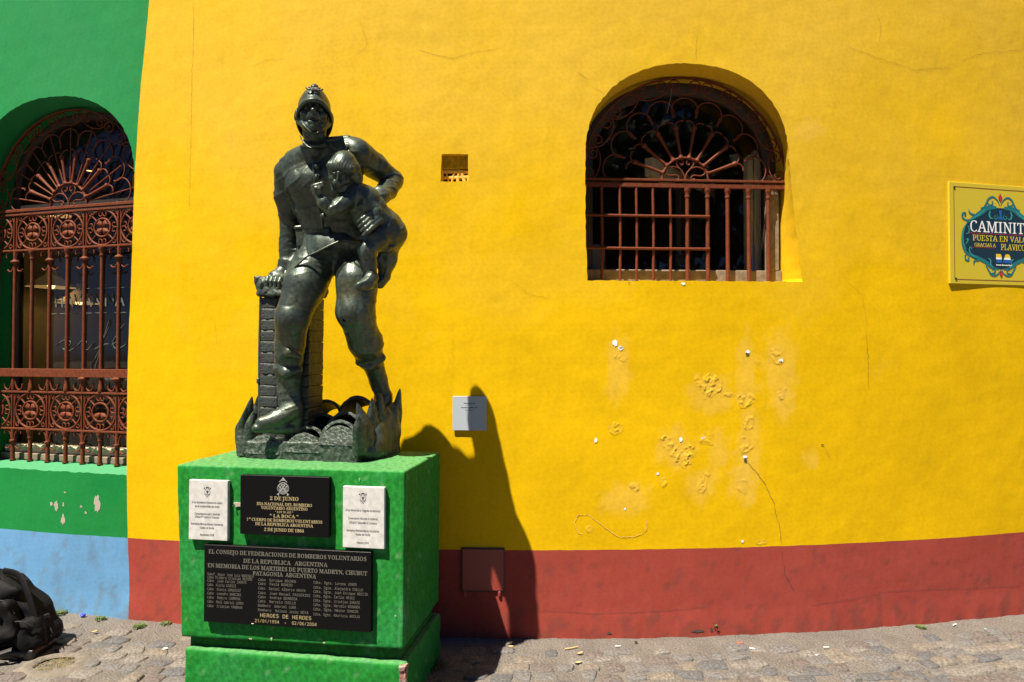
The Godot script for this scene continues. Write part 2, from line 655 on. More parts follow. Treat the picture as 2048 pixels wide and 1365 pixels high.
func wall_ribbon(pts: Array, width: float, out := 0.0022) -> ArrayMesh:   # a hairline crack or a brush mark: a thin uneven strip on the plaster
	var st := smooth_st()
	var fine := []
	for i in pts.size() - 1:
		var a: Vector2 = pts[i]
		var b: Vector2 = pts[i + 1]
		var k := maxi(1, int(a.distance_to(b) / 0.012))
		for j in k:
			var q := a.lerp(b, float(j) / k)
			fine.append(q + Vector2(n_fine.get_noise_2d(q.x * 1.3, q.y), n_fine.get_noise_2d(q.y * 1.3 + 20.0, q.x)) * 0.006)
	fine.append(pts[-1])
	for i in fine.size() - 1:
		var a: Vector2 = fine[i]
		var b: Vector2 = fine[i + 1]
		var w0 := width * (0.65 + 0.5 * n_fine.get_noise_1d(i * 0.05)) * minf(1.0, 0.25 + 0.3 * minf(i, fine.size() - 1 - i))
		var w1 := width * (0.65 + 0.5 * n_fine.get_noise_1d((i + 1) * 0.05)) * minf(1.0, 0.25 + 0.3 * minf(i + 1, fine.size() - 2 - i))
		var sd := (b - a).normalized().orthogonal()
		var p := []
		for q in [a + sd * w0, b + sd * w1, b - sd * w1, a - sd * w0]: p.append(wp(q.x, q.y, disp(q.x, q.y) + out))
		quad(st, p[3], p[2], p[1], p[0])
	return done(st)


func blob_outline(c: Vector2, rx: float, ry: float, seed_: int, n := 18) -> PackedVector2Array:
	var p := PackedVector2Array()
	for i in n:
		var g := TAU * i / n
		var r := 0.72 + 0.5 * n_mid.get_noise_3d(cos(g) * 0.22, sin(g) * 0.22, seed_ * 3.7)
		p.append(c + Vector2(cos(g) * rx, sin(g) * ry) * r)
	return p


func wall_blob(c: Vector2, rx: float, ry: float, seed_: int, out := 0.0012, sink := 0.0) -> ArrayMesh:
	var st := smooth_st()
	var p := blob_outline(c, rx, ry, seed_)
	var m := wp(c.x, c.y, disp(c.x, c.y) + out + sink)
	for i in p.size():
		var a := p[i]
		var b := p[(i + 1) % p.size()]
		tri(st, m, wp(b.x, b.y, disp(b.x, b.y) + out), wp(a.x, a.y, disp(a.x, a.y) + out))
	return done(st)


func flake_patch(c: Vector2, rx: float, ry: float, amp: float, seed_: int, old := 0.4) -> ArrayMesh:   # blistered and curling coats of paint
	var v := PackedVector3Array(); var n := PackedVector3Array(); var uv := PackedVector2Array(); var col := PackedColorArray(); var idx := PackedInt32Array()
	var g := 0.0055
	var nx := int(rx * 2.0 / g) + 1
	var ny := int(ry * 2.0 / g) + 1
	var at := {}
	var h := PackedFloat32Array()
	h.resize(nx * ny)
	for j in ny:
		for i in nx:
			var q := Vector2(-rx + i * g, -ry + j * g)
			var d := Vector2(q.x / rx, q.y / ry).length()
			var m := 1.0 - d + 0.55 * n_mid.get_noise_3d((c.x + q.x) * 1.6, (c.y + q.y) * 1.6, seed_)
			var f := n_mid.get_noise_3d((c.x + q.x) * 3.4, (c.y + q.y) * 3.4, seed_ + 30.0)
			var curl := smoothstep(0.06, 0.2, f) * (1.0 - smoothstep(0.3, 0.5, f)) + 0.5 * smoothstep(0.3, 0.5, f)
			h[j * nx + i] = -1.0 if m < 0.12 else (0.0006 + amp * curl * smoothstep(0.12, 0.4, m) + amp * 0.25 * n_fine.get_noise_2d((c.x + q.x) * 2.0, (c.y + q.y) * 2.0) * smoothstep(0.12, 0.4, m))
	for j in ny:
		for i in nx:
			var k := j * nx + i
			if h[k] < 0.0 and h[k] > -0.9: h[k] = 0.0006
			if h[k] < -0.9: continue
			var q := c + Vector2(-rx + i * g, -ry + j * g)
			var hx := (maxf(h[k + 1], 0.0) if i < nx - 1 else 0.0) - (maxf(h[k - 1], 0.0) if i > 0 else 0.0)
			var hy := (maxf(h[k + nx], 0.0) if j < ny - 1 else 0.0) - (maxf(h[k - nx], 0.0) if j > 0 else 0.0)
			at[k] = v.size()
			var nr := wn(q.x)
			v.append(wp(q.x, q.y, disp(q.x, q.y) + h[k]))
			n.append((nr - Vector3(nr.z, 0, -nr.x) * hx / (2.0 * g) - Vector3.UP * hy / (2.0 * g)).normalized())
			uv.append(q)
			col.append(paint_tone(0, q.x, q.y).lerp(Color(0.68, 0.41, 0.07), old * (0.6 + 0.6 * n_mid.get_noise_2d(q.x, q.y))))
	for j in ny - 1:
		for i in nx - 1:
			var k := j * nx + i
			if at.has(k) and at.has(k + 1) and at.has(k + nx) and at.has(k + nx + 1):
				idx.append_array(PackedInt32Array([at[k], at[k + nx], at[k + nx + 1], at[k], at[k + nx + 1], at[k + 1]]))
	return mesh_of(v, n, idx, uv, col) if idx.size() else null


# outlines shared by the wall, the reveals and the window frames
var open_r: PackedVector2Array
var open_r_in: PackedVector2Array
var open_l: PackedVector2Array
var open_l_in: PackedVector2Array
var niche: PackedVector2Array


func fine_pair(a: PackedVector2Array, b: PackedVector2Array, parts := 3) -> Array:
	var p := PackedVector2Array(); var q := PackedVector2Array()
	for i in a.size():
		var j := (i + 1) % a.size()
		var k := maxi(1, int(ceil(a[i].distance_to(a[j]) / 0.03)))
		for t in k:
			var u := a[i].lerp(a[j], float(t) / k)
			u += Vector2(n_fine.get_noise_2d(u.x * 1.2, u.y), n_fine.get_noise_2d(u.x + 30.0, u.y * 1.2)) * 0.0055
			p.append(u)
			q.append(b[i].lerp(b[j], float(t) / k))
	return [p, q]


func build_facade() -> void:
	for p in [[Vector2(0.366, 1.557), 0.06, 0.16], [Vector2(1.127, 1.526), 0.05, 0.2], [Vector2(1.336, 1.540), 0.09, 0.2], [Vector2(0.923, 1.395), 0.12, 0.09], [Vector2(1.142, 1.057), 0.06, 0.22], [Vector2(0.860, 0.872), 0.07, 0.09], [Vector2(1.098, 0.883), 0.07, 0.1], [Vector2(0.966, 1.060), 0.05, 0.1], [Vector2(0.404, 0.790), 0.12, 0.08], [Vector2(1.365, 1.334), 0.05, 0.1], [Vector2(0.698, 1.077), 0.1, 0.1], [Vector2(1.520, 1.007), 0.05, 0.05], [Vector2(1.537, 2.975), 0.08, 0.06]]:
		pale_spots.append([p[0].x, p[0].y, p[1], p[2]])
	var pr := fine_pair(arch(0.79, 0.612, 2.80, 0.545, 2.062, 0.08), arch(0.822, 0.64, 2.80, 0.535, 2.068, 0.0))
	open_r = pr[0]; open_r_in = pr[1]
	pr = fine_pair(arch(-3.305, 0.668, 2.758, 0.55, 0.883, 0.0), arch(-3.315, 0.675, 2.758, 0.54, 0.9, 0.0))
	open_l = pr[0]; open_l_in = pr[1]
	niche = resample(PackedVector2Array([Vector2(-0.669, 2.643), Vector2(-0.663, 2.806), Vector2(-0.508, 2.802), Vector2(-0.506, 2.645)]), 0.02, 0.003)
	var b := thing("building", "curved plaster house front painted yellow, green, red and blue", "building")
	# the painted line between green and yellow wanders a little, as the decorator left it
	var edge := [Vector2(-2.43, 5.0), Vector2(-2.539, 3.848), Vector2(-2.568, 3.536), Vector2(-2.594, 3.318), Vector2(-2.633, 2.754), Vector2(-2.651, 2.097), Vector2(-2.671, 1.473), Vector2(-2.667, 0.883), Vector2(-2.655, 0.493)]
	var foot := [Vector2(-2.643, 0.25), Vector2(-2.634, -0.12)]
	var y := PackedVector2Array(edge)
	y.append_array(PackedVector2Array([Vector2(-1.5, 0.497), Vector2(-0.3, 0.500), Vector2(0.6, 0.503), Vector2(1.6, 0.504), Vector2(3.0, 0.506), Vector2(4.6, 0.507), Vector2(4.6, 5.0)]))
	put("yellow_plaster", wall_region(resample(y, 0.05, 0.0016), [open_r, niche], 0), M.plaster, b)
	var r := PackedVector2Array([edge[-1]])
	r.append_array(PackedVector2Array(foot))
	r.append_array(PackedVector2Array([Vector2(4.6, -0.12), Vector2(4.6, 0.507), Vector2(3.0, 0.506), Vector2(1.6, 0.504), Vector2(0.6, 0.503), Vector2(-0.3, 0.500), Vector2(-1.5, 0.497)]))
	put("red_plinth_band", wall_region(resample(r, 0.05, 0.0016), [], 1), M.plaster, b)
	var g := PackedVector2Array([Vector2(-5.4, 5.0), Vector2(-5.4, 0.48), Vector2(-3.68, 0.482), edge[-1]])
	for i in edge.size() - 1: g.append(edge[edge.size() - 2 - i])
	put("green_plaster", wall_region(resample(g, 0.05, 0.0016), [open_l], 2), M.plaster, b)
	var bl := PackedVector2Array([Vector2(-5.4, 0.48), Vector2(-5.4, -0.12), foot[1], foot[0], edge[-1], Vector2(-3.68, 0.482)])
	put("blue_plinth_band", wall_region(resample(bl, 0.05, 0.0016), [], 3), M.plaster, b)
	# the rest of the house, unseen: roof and side walls that close it
	var rt := smooth_st()
	for k in 40:
		var s0 := -5.35 + k * 0.2475
		var s1 := s0 + 0.2475
		var a := wp(s0, 4.99, -0.012)
		var c := wp(s1, 4.99, -0.012)
		quad(rt, Vector3(a.x, 4.99, -11.5), Vector3(c.x, 4.99, -11.5), c, a)
		quad(rt, a - Vector3(0, 0.12, 0), c - Vector3(0, 0.12, 0), Vector3(c.x, 4.87, -11.5), Vector3(a.x, 4.87, -11.5))
	put("roof", done(rt), M.room_wall, b)
	for q in [[Vector3(0.2, 5.2, 6.6), Vector3(-5.0, 2.4, -8.4)], [Vector3(0.2, 5.2, 6.6), Vector3(4.5, 2.4, -8.2)], [Vector3(9.5, 5.2, 0.2), Vector3(-0.2, 2.4, -11.6)]]:
		var sw := put("outer_wall", box_mesh(q[0], 0.01), M.room_wall, b)
		sw.position = q[1]
	put("window_reveal", reveal(open_r, open_r_in, [0.0, 0.03, 0.08, 0.13, 0.17, 0.34], 0), M.plaster, b)
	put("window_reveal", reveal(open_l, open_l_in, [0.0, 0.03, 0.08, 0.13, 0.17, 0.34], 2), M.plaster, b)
	put("niche_reveal", reveal(niche, niche, [0.0, 0.03, 0.07, 0.10], 0), M.plaster, b)
	# the hollow vent brick at the back of the niche: a lattice in front of a dark plate
	var t := wall_frame(-0.587, 2.725, -0.035)
	var vent := put("vent_brick", box_mesh(Vector3(0.19, 0.19, 0.02), 0.001, t * Transform3D(Basis(), Vector3(0, 0, -0.045))), M.dark_hole, b)
	var lat := smooth_st()
	put("plate", rough_box(Vector3(0.19, 0.1, 0.03), t * Vector3(0, 0.052, -0.022), 0.01, 0.004, 0.004, 3.0, func(q: Vector3, _n: Vector3) -> Color: return paint_tone(0, q.x, q.y)), M.pedestal_paint, vent)
	for k in 6: add_box(lat, Vector3(0.013 + 0.005 * sin(k * 5.0), 0.1, 0.03), t * Transform3D(Basis(Vector3(0, 0, 1), 0.3 * sin(k * 2.0)), Vector3(-0.078 + k * 0.031, -0.05, -0.02)), 0.004)
	for k in 3: add_box(lat, Vector3(0.19, 0.014 + 0.005 * sin(k * 7.0), 0.028), t * Transform3D(Basis(Vector3(0, 0, 1), 0.12 * sin(k * 3.0)), Vector3(0, -0.078 + k * 0.033, -0.021)), 0.004)
	put("lattice", done(lat), M.repaint, vent).set_meta("kind", "stuff")
	# ---- wear
	var k := 0
	for f in [[Vector2(0.908, 1.448), 0.10, 0.085, 0.006], [Vector2(1.125, 1.365), 0.075, 0.055, 0.005], [Vector2(1.140, 1.224), 0.05, 0.05, 0.004], [Vector2(0.347, 1.203), 0.05, 0.045, 0.005], [Vector2(0.654, 1.121), 0.06, 0.05, 0.006], [Vector2(0.751, 1.042), 0.085, 0.08, 0.007],
			[Vector2(0.892, 1.156), 0.05, 0.06, 0.004], [Vector2(1.118, 1.107), 0.055, 0.08, 0.004], [Vector2(1.315, 1.623), 0.06, 0.07, 0.004], [Vector2(1.344, 1.408), 0.035, 0.06, 0.004], [Vector2(0.860, 0.863), 0.045, 0.05, 0.003], [Vector2(0.463, 0.862), 0.035, 0.04, 0.005],
			[Vector2(0.627, 0.898), 0.03, 0.04, 0.004], [Vector2(0.888, 0.944), 0.035, 0.03, 0.004], [Vector2(1.095, 0.863), 0.045, 0.055, 0.003], [Vector2(0.377, 1.615), 0.045, 0.035, 0.004], [Vector2(1.197, 1.585), 0.025, 0.03, 0.003], [Vector2(1.205, 0.531), 0.05, 0.022, 0.004], [Vector2(0.201, 0.619), 0.03, 0.03, 0.003],
			[Vector2(0.834, 1.498), 0.03, 0.03, 0.003], [Vector2(1.013, 1.395), 0.05, 0.02, 0.004], [Vector2(0.796, 1.090), 0.03, 0.03, 0.005]]:
		k += 1
		var fm = flake_patch(f[0], f[1], f[2], f[3] * 0.5, k)
		if fm: put("flaking_paint", fm, M.plaster, b)
	for f in [[Vector2(0.349, 1.699), 0.02, 0.03], [Vector2(0.381, 1.667), 0.024, 0.016], [Vector2(0.734, 1.135), 0.014, 0.018], [Vector2(0.868, 1.145), 0.016, 0.01], [Vector2(0.236, 1.134), 0.012, 0.022], [Vector2(0.595, 0.939), 0.012, 0.012], [Vector2(1.099, 0.539), 0.012, 0.01], [Vector2(1.140, 1.647), 0.02, 0.014], [Vector2(1.343, 1.594), 0.02, 0.014], [Vector2(1.117, 1.031), 0.02, 0.012], [Vector2(0.404, 0.738), 0.007, 0.01], [Vector2(0.750, 2.044), 0.018, 0.011]]:
		k += 1
		put("paint_chip", wall_blob(f[0], f[1], f[2], k, 0.0024), M.white_plaster, b)
	for f in [[Vector2(0.383, 1.670), 0.013, 0.008], [Vector2(1.136, 1.632), 0.016, 0.01], [Vector2(1.339, 1.588), 0.014, 0.008], [Vector2(1.120, 1.011), 0.016, 0.013], [Vector2(1.600, 1.094), 0.013, 0.006], [Vector2(0.431, 2.048), 0.006, 0.004], [Vector2(0.907, 0.035), 0.012, 0.016], [Vector2(0.826, 0.029), 0.05, 0.009], [Vector2(0.309, 0.027), 0.018, 0.007]]:
		k += 1
		put("wall_hole", wall_blob(f[0], f[1], f[2], k, 0.003, -0.001), M.dark_hole, b)
	for f in [[Vector2(-2.884, 0.693), 0.032, 0.068], [Vector2(-3.205, 0.663), 0.022, 0.045], [Vector2(-3.148, 0.577), 0.022, 0.045], [Vector2(-3.145, 0.673), 0.009, 0.022], [Vector2(-3.007, 0.668), 0.011, 0.012], [Vector2(-2.971, 0.632), 0.011, 0.012], [Vector2(-3.242, 0.673), 0.014, 0.02], [Vector2(-3.134, 0.752), 0.012, 0.006]]:
		k += 1
		put("paint_chip", wall_blob(f[0], f[1], f[2], k, 0.0016), M.bare_plaster, b)
	for f in [[[Vector2(0.118, 3.287), Vector2(0.171, 3.257), Vector2(0.212, 3.231)], 0.0012], [[Vector2(0.221, 3.199), Vector2(0.259, 3.176), Vector2(0.297, 3.158)], 0.0012], [[Vector2(1.123, 1.008), Vector2(1.184, 0.940), Vector2(1.238, 0.872), Vector2(1.293, 0.753), Vector2(1.305, 0.683), Vector2(1.329, 0.615), Vector2(1.334, 0.518)], 0.0022],
			[[Vector2(1.890, 1.780), Vector2(1.899, 1.659), Vector2(1.903, 1.418)], 0.0016], [[Vector2(-2.229, 3.810), Vector2(-2.224, 3.629), Vector2(-2.232, 3.382), Vector2(-2.235, 3.011), Vector2(-2.244, 2.518)], 0.0009], [[Vector2(-0.816, 3.431), Vector2(-0.703, 3.393), Vector2(-0.600, 3.369), Vector2(-0.482, 3.400), Vector2(-0.312, 3.427)], 0.001], [[Vector2(0.845, 3.539), Vector2(0.838, 3.450), Vector2(0.835, 3.361)], 0.0009],
			[[Vector2(1.769, 3.496), Vector2(2.002, 3.433), Vector2(2.244, 3.383), Vector2(2.515, 3.421)], 0.001], [[Vector2(2.571, 3.467), Vector2(2.762, 3.539), Vector2(3.067, 3.588)], 0.0012], [[Vector2(1.609, 1.085), Vector2(1.631, 1.049), Vector2(1.653, 0.998)], 0.0016], [[Vector2(1.988, 3.733), Vector2(2.011, 3.612), Vector2(1.993, 3.518)], 0.0008], [[Vector2(-1.844, 3.370), Vector2(-1.747, 3.409), Vector2(-1.603, 3.407)], 0.0008],
			[[Vector2(-0.262, 2.065), Vector2(-0.145, 1.978), Vector2(-0.000, 1.949)], 0.0007], [[Vector2(1.755, 2.079), Vector2(1.869, 1.990), Vector2(1.900, 1.780)], 0.0008], [[Vector2(-0.597, 1.833), Vector2(-0.594, 1.600), Vector2(-0.602, 1.397)], 0.0006], [[Vector2(-2.062, 1.841), Vector2(-2.047, 1.690)], 0.0008], [[Vector2(-1.154, 3.618), Vector2(-1.108, 3.466), Vector2(-1.214, 3.381)], 0.0007]]:
		put("plaster_crack", wall_ribbon(f[0], f[1]), M.crack, b)
	for f in [[[Vector2(1.337, 0.495), Vector2(1.358, 0.336), Vector2(1.397, 0.276), Vector2(1.425, 0.217)], 0.0014], [[Vector2(1.512, 0.148), Vector2(1.768, 0.171), Vector2(2.033, 0.207), Vector2(2.308, 0.199), Vector2(3.006, 0.171)], 0.0011], [[Vector2(-0.089, 0.155), Vector2(0.257, 0.137), Vector2(0.635, 0.148), Vector2(0.901, 0.165)], 0.001], [[Vector2(0.177, 0.332), Vector2(0.165, 0.289)], 0.001]]:
		put("plaster_crack", wall_ribbon(f[0], f[1]), M.dark_hole, b)
	for f in [[[Vector2(-3.460, 3.370), Vector2(-3.450, 3.310)], 0.0011], [[Vector2(-3.217, 3.436), Vector2(-3.208, 3.409)], 0.0012]]:
		put("plaster_crack", wall_ribbon(f[0], f[1]), M.crack_green, b)
	# a chalk squiggle low on the yellow wall
	var ch := []
	for q in [Vector2(0.520, 0.688), Vector2(0.526, 0.616), Vector2(0.462, 0.579), Vector2(0.374, 0.577), Vector2(0.302, 0.618), Vector2(0.230, 0.676), Vector2(0.178, 0.705), Vector2(0.128, 0.694), Vector2(0.114, 0.653), Vector2(0.131, 0.607), Vector2(0.157, 0.590)]: ch.append(Vector3(q.x, q.y, 0))
	var cp := []
	for q in curve_pts(ch, 5): cp.append(Vector2(q.x, q.y))
	put("chalk_scribble", wall_ribbon(cp, 0.0028, 0.002), M.repaint, b)


# ---------------------------------------------------------------- the ground
func ground_y(x: float, z: float) -> float:
	return 0.007 * n_mid.get_noise_2d(x * 0.5, z * 0.5) + 0.004 * n_fine.get_noise_2d(x * 0.8, z * 0.8) - 0.004


func build_ground() -> void:
	var xs := PackedFloat32Array([-150, -60, -25, -12, -7, -5.2])
	var zs := PackedFloat32Array([-60, -30, -15, -9, -6, -5.0])
	for i in 300: xs.append(-4.8 + i * 0.032)
	xs.append_array(PackedFloat32Array([5.2, 7, 12, 25, 60, 150]))
	for i in 60: zs.append(-4.75 + i * 0.03)
	zs.append_array(PackedFloat32Array([-2.7, -2, -1, 1, 4, 10, 25, 60, 150]))
	var v := PackedVector3Array(); var n := PackedVector3Array(); var idx := PackedInt32Array(); var col := PackedColorArray(); var uv := PackedVector2Array()
	for z in zs:
		for x in xs:
			var near := absf(x) < 5.0 and z > -4.9 and z < -2.8
			v.append(Vector3(x, ground_y(x, z) if near else -0.004, z))
			var e := 0.02
			n.append(Vector3(-(ground_y(x + e, z) - ground_y(x, z)) / e, 1, -(ground_y(x, z + e) - ground_y(x, z)) / e).normalized() if near else Vector3.UP)
			var t := 1.0 + 0.16 * n_tone.get_noise_2d(x * 1.7, z * 1.7) + 0.15 * n_mid.get_noise_2d(x, z)
			col.append(Color(0.205 * t, 0.182 * t, 0.158 * t))
			uv.append(Vector2(x, z))
	var w := xs.size()
	for j in zs.size() - 1:
		for i in w - 1:
			var a := j * w + i
			idx.append_array(PackedInt32Array([a, a + 1, a + w + 1, a, a + w + 1, a + w]))
	var g := put("ground", mesh_of(v, n, idx, uv, col), M.dirt)
	tag(g, "sandy earth and worn cobbles along the foot of the wall", "ground", "", "structure")
	# cobbles in uneven courses that follow the wall
	var rest := smooth_st()
	var made := 0
	var row := 0
	var r := 0.15
	while r < 3.4:
		var dep := rng.randf_range(0.085, 0.118)
		var s := -4.9 + rng.randf() * 0.1
		while s < 4.4:
			var wd := rng.randf_range(0.085, 0.165)
			var cs := s + wd * 0.5
			var cr := r + dep * 0.5
			var p := wp(cs, 0, cr)
			var skip := rng.randf() < (0.42 if row == 0 else 0.1)
			var lp := pedestal_local(p)
			if absf(lp.x) < 0.64 and absf(lp.z) < 0.36: skip = true
			if p.distance_to(Vector3(-2.403, 0.000, -3.620)) < 0.17: skip = true
			var wob := 0.035 * n_mid.get_noise_2d(cs * 0.35, cr * 0.35)
			var c := []
			for q in [[s, r], [s + wd, r], [s + wd, r + dep], [s, r + dep]]:
				c.append(wp(q[0] + rng.randf_range(-0.02, 0.02), 0, q[1] + wob + rng.randf_range(-0.018, 0.018)))
			s += wd
			if skip: continue
			var px := p.x / -p.z
			var inframe := p.z < -3.33 and absf(px) < 0.79
			var sink := rng.randf_range(-0.006, 0.007)
			if inframe and made < 300:
				var st := smooth_st()
				cobble(st, c, sink)
				fast_put("cobblestone", made, done(st), M["cobble_%d" % (rng.randi() % 5)], g)
				made += 1
			else:
				cobble(rest, c, sink)
		r += dep
		row += 1
	var rs := put("cobblestones_beyond", done(rest), M.cobble_1, g)
	rs.set_meta("kind", "stuff")


func cobble(st: SurfaceTool, c: Array, sink: float) -> void:
	st.set_smooth_group(0)
	var mid: Vector3 = (c[0] + c[1] + c[2] + c[3]) / 4.0
	var ring := []
	for i in 4:
		var a: Vector3 = c[i]
		var b: Vector3 = c[(i + 1) % 4]
		ring.append(a.lerp(mid, 0.13 + rng.randf() * 0.1))
		ring.append(a.lerp(b, rng.randf_range(0.4, 0.6)).lerp(mid, rng.randf_range(0.03, 0.11)))
	var top := []
	var low := []
	var tilt := Vector3(rng.randf_range(-0.05, 0.05), 0, rng.randf_range(-0.05, 0.05))
	for q in ring:
		var inn: Vector3 = q.lerp(mid, 0.16)
		inn.y = 0.0052 + sink * 0.8 + tilt.dot(inn - mid) * 0.6 + rng.randf_range(-0.0015, 0.0015)
		top.append(inn)
		low.append(Vector3(q.x, -0.018, q.z))
	var m := Vector3(mid.x, 0.0075 + sink * 0.8, mid.z)
	var n := ring.size()
	for i in n:
		var j := (i + 1) % n
		var edge_i: Vector3 = ring[i].lerp(mid, 0.05); edge_i.y = top[i].y - 0.003
		var edge_j: Vector3 = ring[j].lerp(mid, 0.05); edge_j.y = top[j].y - 0.003
		tri(st, m, top[j], top[i])
		quad(st, top[i], top[j], edge_j, edge_i)
		quad(st, edge_i, edge_j, low[j], low[i])


# ---------------------------------------------------------------- rooms behind the windows
func room(called: String, s: float, y0: float, y1: float, w: float, deep: float, wall: String) -> Node3D:
	var o := Node3D.new()
	o.name = numbered(called)
	add_child(o)
	o.transform = wall_frame(s, 0, -0.25)
	tag(o, "", "", "", "structure")
	var h := y1 - y0
	for d in [["back_wall", Vector3(w + 0.4, h + 0.4, 0.2), Vector3(0, y0 + h / 2, -deep - 0.1)], ["side_wall", Vector3(0.2, h + 0.4, deep - 0.2), Vector3(-w / 2 - 0.1, y0 + h / 2, -deep / 2 - 0.1)], ["side_wall", Vector3(0.2, h + 0.4, deep - 0.2), Vector3(w / 2 + 0.1, y0 + h / 2, -deep / 2 - 0.1)],
			["room_floor", Vector3(w, 0.2, deep - 0.2), Vector3(0, y0 - 0.1, -deep / 2 - 0.1)], ["ceiling", Vector3(w, 0.2, deep - 0.2), Vector3(0, y1 + 0.1, -deep / 2 - 0.1)]]:
		var m := put(d[0], box_mesh(d[1], 0.002), M[wall], o)
		m.position = d[2]
	return o


func ring_between(a: PackedVector2Array, inset: float, back: float, thick: float, c: Vector2) -> ArrayMesh:   # a frame that follows an opening
	var st := smooth_st()
	var n := a.size()
	var rows := []
	for k in 4:
		var row := PackedVector3Array()
		for i in n:
			var q := a[i]
			if k == 1 or k == 2:
				var d := c - q
				q = q + Vector2(signf(d.x) * minf(absf(d.x), inset), 0) if q.y < c.y else q + d.normalized() * inset
				if q.y < c.y - 0.5 and absf(a[i].y - a[0].y) < 0.01: q.y += inset
			row.append(wp(q.x, q.y, -back - (0.0 if k < 2 else thick)))
		rows.append(row)
	for k in 3:
		for i in n:
			var j := (i + 1) % n
			quad(st, rows[k][i], rows[k][j], rows[k + 1][j], rows[k + 1][i])
	return done(st)


func fan_mesh(a: PackedVector2Array, out: float) -> ArrayMesh:
	var st := smooth_st()
	var tr := Geometry2D.triangulate_polygon(a)
	for k in range(0, tr.size(), 3):
		var p := [wp(a[tr[k]].x, a[tr[k]].y, out), wp(a[tr[k + 1]].x, a[tr[k + 1]].y, out), wp(a[tr[k + 2]].x, a[tr[k + 2]].y, out)]
		if (a[tr[k + 1]] - a[tr[k]]).cross(a[tr[k + 2]] - a[tr[k]]) > 0: tri(st, p[0], p[2], p[1])
		else: tri(st, p[0], p[1], p[2])
	return done(st)


func flat_pane(t: Transform3D, w: float, h: float) -> ArrayMesh:
	var st := smooth_st()
	quad(st, t * Vector3(-w / 2, h, 0), t * Vector3(w / 2, h, 0), t * Vector3(w / 2, 0, 0), t * Vector3(-w / 2, 0, 0))
	return done(st)


